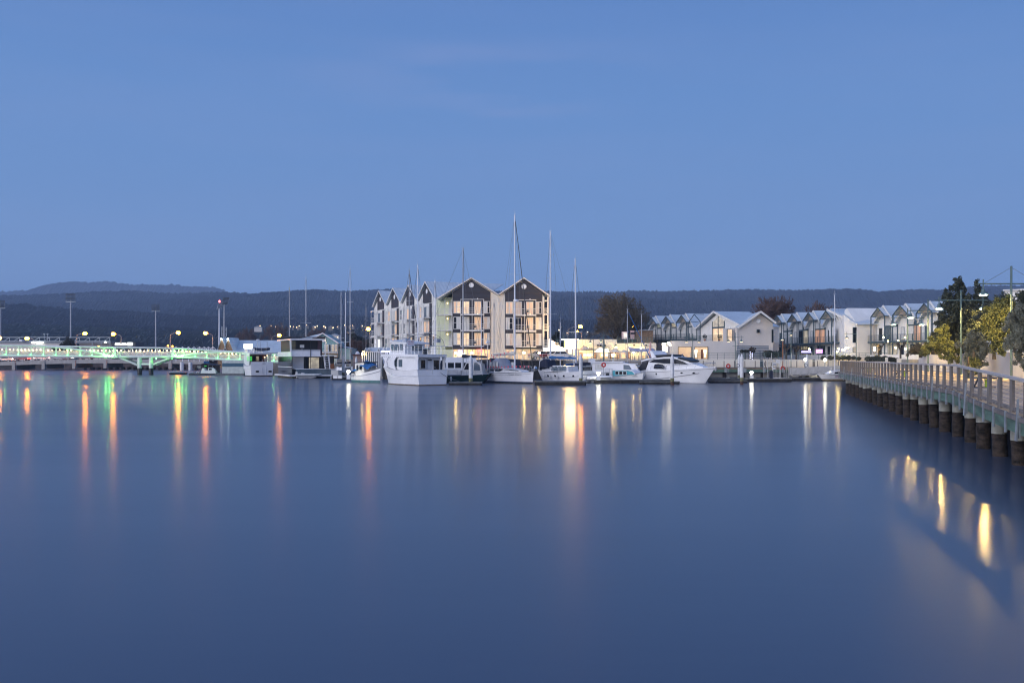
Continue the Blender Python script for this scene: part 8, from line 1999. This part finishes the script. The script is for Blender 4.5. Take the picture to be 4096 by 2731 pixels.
# railing: its own thing on the deck
RL = thing('boardwalk_railing', 'weathered timber railing with flat posts and thin steel cables along the boardwalk', 'railing', tuple(o))
for Y in RP:
    x = fX(Y)+.06; z = dz(Y); a = math.atan2(fX(Y+1)-fX(Y-1),2)
    g = MB(); g.box(-.045,.045,-.085,.085,-.02,1.05); ob = g.build('post', M['timber'], RL, loc=(x-o.x,Y-o.y,z), rotz=-a+.25)
class RLB(MB):
    def build(s, name, m, **k):
        s.v = [tuple(Vector(p)-o) for p in s.v]; return MB.build(s, name, m, RL, **k)
g = RLB(); c_ = RLB()
yy = [RP[0]]+[y for y in ys if RP[0] < y < RP[-1]]+[RP[-1]]
for a,b_ in zip(yy[:-1],yy[1:]):
    pa, pb = Vector((fX(a)+.06,a,dz(a))), Vector((fX(b_)+.06,b_,dz(b_)))
    g.bar(pa+Vector((0,0,1.09)),pb+Vector((0,0,1.09)),.20,.075)
    for q in range(7): c_.tube(pa+Vector((0,0,.16+q*.125)),pb+Vector((0,0,.16+q*.125)),.006,4)
g.build('top_rail', M['railtop']); c_.build('cables', M['chrome'])
# retaining wall and raised ground
RW = thing('retaining_wall', 'long white rendered retaining wall behind the boardwalk', 'wall', (38,80,2)); o2 = Vector((38,80,2)); g = MB()
wy = [15,30,45,60,68,76,85,94,103,113]
for a,b_ in zip(wy[:-1],wy[1:]):
    ha = 3.95 if a > 62 else 4.05
    top = lambda y: 3.92+.1*math.sin(y*.35)*(1 if y > 60 else 0)
    x0,x1 = bX(a)+.05, bX(b_)+.05
    vs = [(x0,a,dz(a)+.004),(x1,b_,dz(b_)+.004),(x1,b_,top(b_)),(x0,a,top(a)),(x0+.35,a,dz(a)),(x1+.35,b_,dz(b_)),(x1+.35,b_,top(b_)),(x0+.35,a,top(a))]
    g.add([tuple(Vector(p)-o2) for p in vs],[(0,1,2,3),(7,6,5,4),(0,4,5,1),(3,2,6,7),(0,3,7,4),(1,5,6,2)])
g.build('wall', M['wallrender'], RW)
g = MB(); g.poly([(bX(15)+.35,15,3.3),(120,15,3.3),(160,163.5,3.3),(62,163.5,3.25),(bX(113)+.35,113,3.3)]); g.add([(bX(113)+.35,113,3.3),(62,163.5,3.25),(62,163.5,1.0),(bX(113)+.35,113,1.0)],[(0,1,2,3)]); struct(g.build('raised_ground', M['ground']))
g = MB(); g.box(51.5,60.5,156.3,163.4,1.9,2.06); struct(g.build('promenade', M['deckwood']))
# stepped cream walls at the far end of the boardwalk
t = thing('planter_wall', 'cream planter wall with pillars at the far end of the boardwalk', 'wall', (58,150,2.1)); g = MB()
for a,b_,y0,y1,z1 in ((3505,3520,150,150.4,1.5),(3472,3560,148,148.3,.9),(3590,3625,140,140.3,1.35),(3545,3552,147.6,148,1.5)): g.box(PX(a,y0)-58,PX(b_,y0)-58,y0-150,y1-150,-.2,z1)
g.build('wall', M['cream'], t)
# pendant street lamps along the wall
for l,px,Yq,yt,ya,lm in (('tall pendant street lamp nearest the right picture edge, in front of the olive tree',4045,67,1064,1135,[(3933,1180),(4157,1180)]),
        ('pendant street lamp hidden behind the dark conifer, its bright left shade beside the leaves',3844,84,1160,1201,[(3756,1235),(3932,1235)]),
        ('pendant street lamp whose post rises left of the dark conifer',3712,100,1197,1242,[(3643,1271),(3781,1271)]),
        ('farthest pendant street lamp of the boardwalk, before the near terrace row',3630,124,1233,1271,[(3574,1299),(3686,1299)])):
    pendant_post(l,px,0,yt,ya,lm,Yq,e='pendant',r=.085,zbase=2.12,shade=.37,wires=Yq < 70,group='pendant street lamps on the boardwalk')
for Yq,l in ((50.5,'first'),(34.0,'second'),(17.0,'third')):
    xq = 33.6+.25*(Yq-67); py_ = lambda z: HZ-(z-H)/Yq*F; px_ = lambda x: 2048+x/Yq*F
    pendant_post('pendant street lamp of the boardwalk outside the right edge, %s beyond the nearest' % l,px_(xq),Yq and 0,py_(9.6),py_(8.5),[(px_(xq-1.8),py_(7.75)),(px_(xq+1.8),py_(7.75))],Yq,e='pendantmid',r=.085,zbase=dz(Yq),shade=.37,wires=True,group='pendant street lamps on the boardwalk')
# exercise benches with yellow-green ends
for px,Yq,l in ((3935,47,'dark bench with yellow-green end panels, nearest on the boardwalk'),(3606,73,'dark bench with yellow-green end panels, middle one on the boardwalk'),(3466,96,'dark bench with yellow-green end panels, farthest on the boardwalk')):
    t = thing('bench', l, 'bench', (PX(px,Yq),Yq,dz(Yq)), .15, 'dark benches with yellow-green ends')
    MB().box(-.55,.55,-.18,.18,.42,.48).build('seat', M['navy'], t); MB().box(.16,.30,-.17,.17,.02,.41).build('end_panel', M['yellow'], t); MB().box(-.34,-.16,-.15,.15,.485,.50).build('seat_pad', M['yellow'], t)
    g = MB(); g.box(-.6,.5,-.2,-.15,0,.04); g.box(-.6,.5,.15,.2,0,.04); g.bar((-.5,0,.03),(-.3,0,.42),.06); g.build('feet', M['black'], t)
# ---- planting on and behind the wall
def mass(name, label, cat, base, clumps, m, size, n, seed, sp=.0, trunk=None, tm='bark', group=None):
    """foliage made of many small leaf clumps with gaps; base in the world, clumps local"""
    rng = random.Random(seed); t = thing(name, label, cat, base, 0, group)
    g = MB(); h = trunk or 1.0; g.tube((0,0,-.2),(0,0,h),.14,8,.07)
    for (x,y,z,rx,rz) in clumps: g.tube((0,0,h*.5),(x*.8,y*.8,max(.1,z-.3*rz)),.05,5,.015)
    g.build('trunk' if trunk else 'stems', M[tm], t)
    g = MB(); tot = sum(c[3]*c[4] for c in clumps)
    for (x,y,z,rx,rz) in clumps:
        k = n*rx*rz/tot; sub = max(9,int(10+rx*rz*9)); leaves(g,(x,y,z),rx*.8,int(k*.14),size,rng,rz/rx,.3)
        for _ in range(sub):
            d = Vector((rng.gauss(0,1),rng.gauss(0,1),rng.gauss(0,1))).normalized()*rng.uniform(.35,1.08)
            rs = rng.uniform(.15,.33)
            leaves(g,(x+d.x*rx,y+d.y*rx,z+d.z*rz),max(.18,rx*rs),int(k*.9/sub),size,rng,min(1.6,rz/rx) if rz > rx else 1.0,.2)
    g.build('crown' if trunk else 'foliage', M[m], t)
    return t
mass('evergreen_tree','tall dark evergreen with several ragged tops at the right end of the terraces','tree',(PX(3836,90),90,3.3),
    [(0,0,1.6,1.7,1.3),(-.6,0,3.2,1.6,1.5),(.5,.3,3.6,1.7,1.5),(0,0,5.0,1.15,1.3),(.0,0,6.2,.75,1.1),(.05,0,7.1,.40,.8),(-1.05,0,4.9,.65,1.2),(-1.1,0,5.9,.36,.7),(-1.55,0,2.0,1.0,1.2),(1.2,0,4.6,.7,1.2),(-1.7,-.6,3.4,.65,.7),(.4,.2,2.2,1.6,1.6)],'evergreen',.105,26000,101,trunk=5.0)
mass('evergreen_tree','dark evergreen with loose upright shoots behind the left shade of the nearest lamp','tree',(PX(3915,86),86,3.3),
    [(0,0,1.6,1.5,1.4),(0,0,3.4,1.2,1.5),(-.25,0,5.0,.55,1.2),(-.2,0,6.1,.30,.9),(-.9,0,4.9,.40,1.0),(.8,0,4.4,.55,1.1),(1.35,0,4.0,.40,.9),(.5,0,5.3,.32,.7)],'evergreen',.10,13000,102,trunk=4.0)
mass('shrub','bushy shrub hanging over the white wall, lit gold by the lamp above it','shrub',(PX(3775,87.5)+.35,87.5,3.5),
    [(-.5,-.2,2.0,.75,.9),(-.45,-.5,1.2,.75,.8),(-.1,-.6,.4,.8,.9),(.1,-.7,-.1,.55,.5),(-1.1,0,1.1,.7,.9),(-1.7,.4,.7,.6,.7),(.5,-.3,.9,.8,.9)],'hedge',.075,11000,103)
mass('shrub','grey-green shrub spilling over the white wall in front of the dark evergreen','shrub',(PX(3862,76.5)+.3,76.5,3.5),
    [(0,-.4,.9,.95,.9),(-.1,-.8,.0,.85,.8),(.35,-.6,1.4,.7,.7),(-.25,-1.0,-.45,.55,.45),(.45,-.9,-.2,.6,.6),(.8,-.2,.6,.8,.9)],'olive',.065,12000,104)
mass('shrub','small bright green shrub at the foot of the grey-green one, below the wall top','shrub',(PX(3895,72),72,3.0),[(0,-.1,.2,.5,.45),(-.15,-.2,-.35,.35,.35)],'hedge',.055,2500,105)
mass('shrub','golden lit hedge on the wall left of the nearest lamp post','shrub',(PX(3962,71)+.25,71,3.6),
    [(-.3,-.4,2.6,.95,.9),(.2,-.2,3.3,.9,.75),(-.1,-.5,1.6,.9,.9),(.5,-.3,2.4,.9,1.0),(.1,-.3,.7,.7,.8),(.9,.3,3.6,.8,.7)],'hedge',.075,15000,106)
mass('hedge','dark green hedge top behind the golden hedge at the right picture edge','hedge',(PX(4060,80),80,3.3),[(-1.4,0,4.3,1.1,.8),(0,0,4.7,1.3,.9),(1.4,0,5.0,1.4,.9),(-2.6,0,3.7,1.0,.8),(0,-.4,3.4,1.6,1.2)],'evergreen',.09,9000,107)
mass('olive_tree','large silvery olive tree hanging over the wall at the right picture edge','tree',(PX(4062,61)+.5,61.5,3.4),
    [(-.3,-.4,2.2,1.0,1.1),(-.55,-.6,1.2,.85,.9),(.6,-.4,2.4,1.1,1.2),(.3,-.6,.9,.95,.9),(-.15,-.9,.2,.65,.6),(1.3,-.2,1.5,1.0,1.2),(1.6,0,2.8,.9,1.0),(.1,-.2,3.0,.7,.6),(-.2,-1.0,-.3,.4,.4)],'olive',.06,26000,108,trunk=1.8)
mass('hedge','low brownish clipped hedge on the left end of the white wall','hedge',(PX(3680,108),108,3.75),
    [(-1.0,0,.5,.55,.6),(-.4,0,.6,.55,.65),(.2,0,.6,.55,.65),(.8,0,.7,.55,.65),(1.4,-.4,.6,.55,.65),(1.9,-1.2,.7,.55,.65),(-.1,.3,1.0,.4,.4),(2.1,-2.5,.7,.6,.7)],'drygreen',.06,9000,109)
mass('shrub','thin trailing plant hanging down the white wall beside a post','shrub',(PX(3872,68.5),68.5,2.6),[(0,0,.1,.22,.45),(.05,0,-.3,.16,.3)],'olive',.05,900,110)
# white building above the hedge
t = thing('white_house', 'plain white flat-roofed house corner above the hedge at the right edge', 'house', (PX(4016,112),112,3.3)); g = MB()
g.prism([(0,0,-.2),(14,-22,-.2),(14,-22,PZ(1128,90)-3.3),(0,0,PZ(1163,112)-3.3)],(4,6,0)); g.build('wall', M['whitewall'], t)
g = MB(); g.bar((-.1,-.1,PZ(1163,112)-3.25),(14,-22.1,PZ(1128,90)-3.25),.3,.15); g.build('roof_edge', M['offwhite'], t)
# dark quay wall behind the moored boats
t = thing('quay_wall', 'dark timber quay wall behind the moored boats', 'wall', (-5,163.2,0)); g = MB(); g.box(-16.2,13.4,-.05,.15,-1,3.05); g.build('boards', M['dockside'], t)
g = MB(); g.box(-16.2,13.4,-.35,.25,3.06,3.21); g.build('capping', M['timber'], t)
for i in range(12): MB().tube((-15.5+i*2.6,-.25,-1),(-15.5+i*2.6,-.25,3.05),.2,8).build('fender_pile', M['bank'], t)
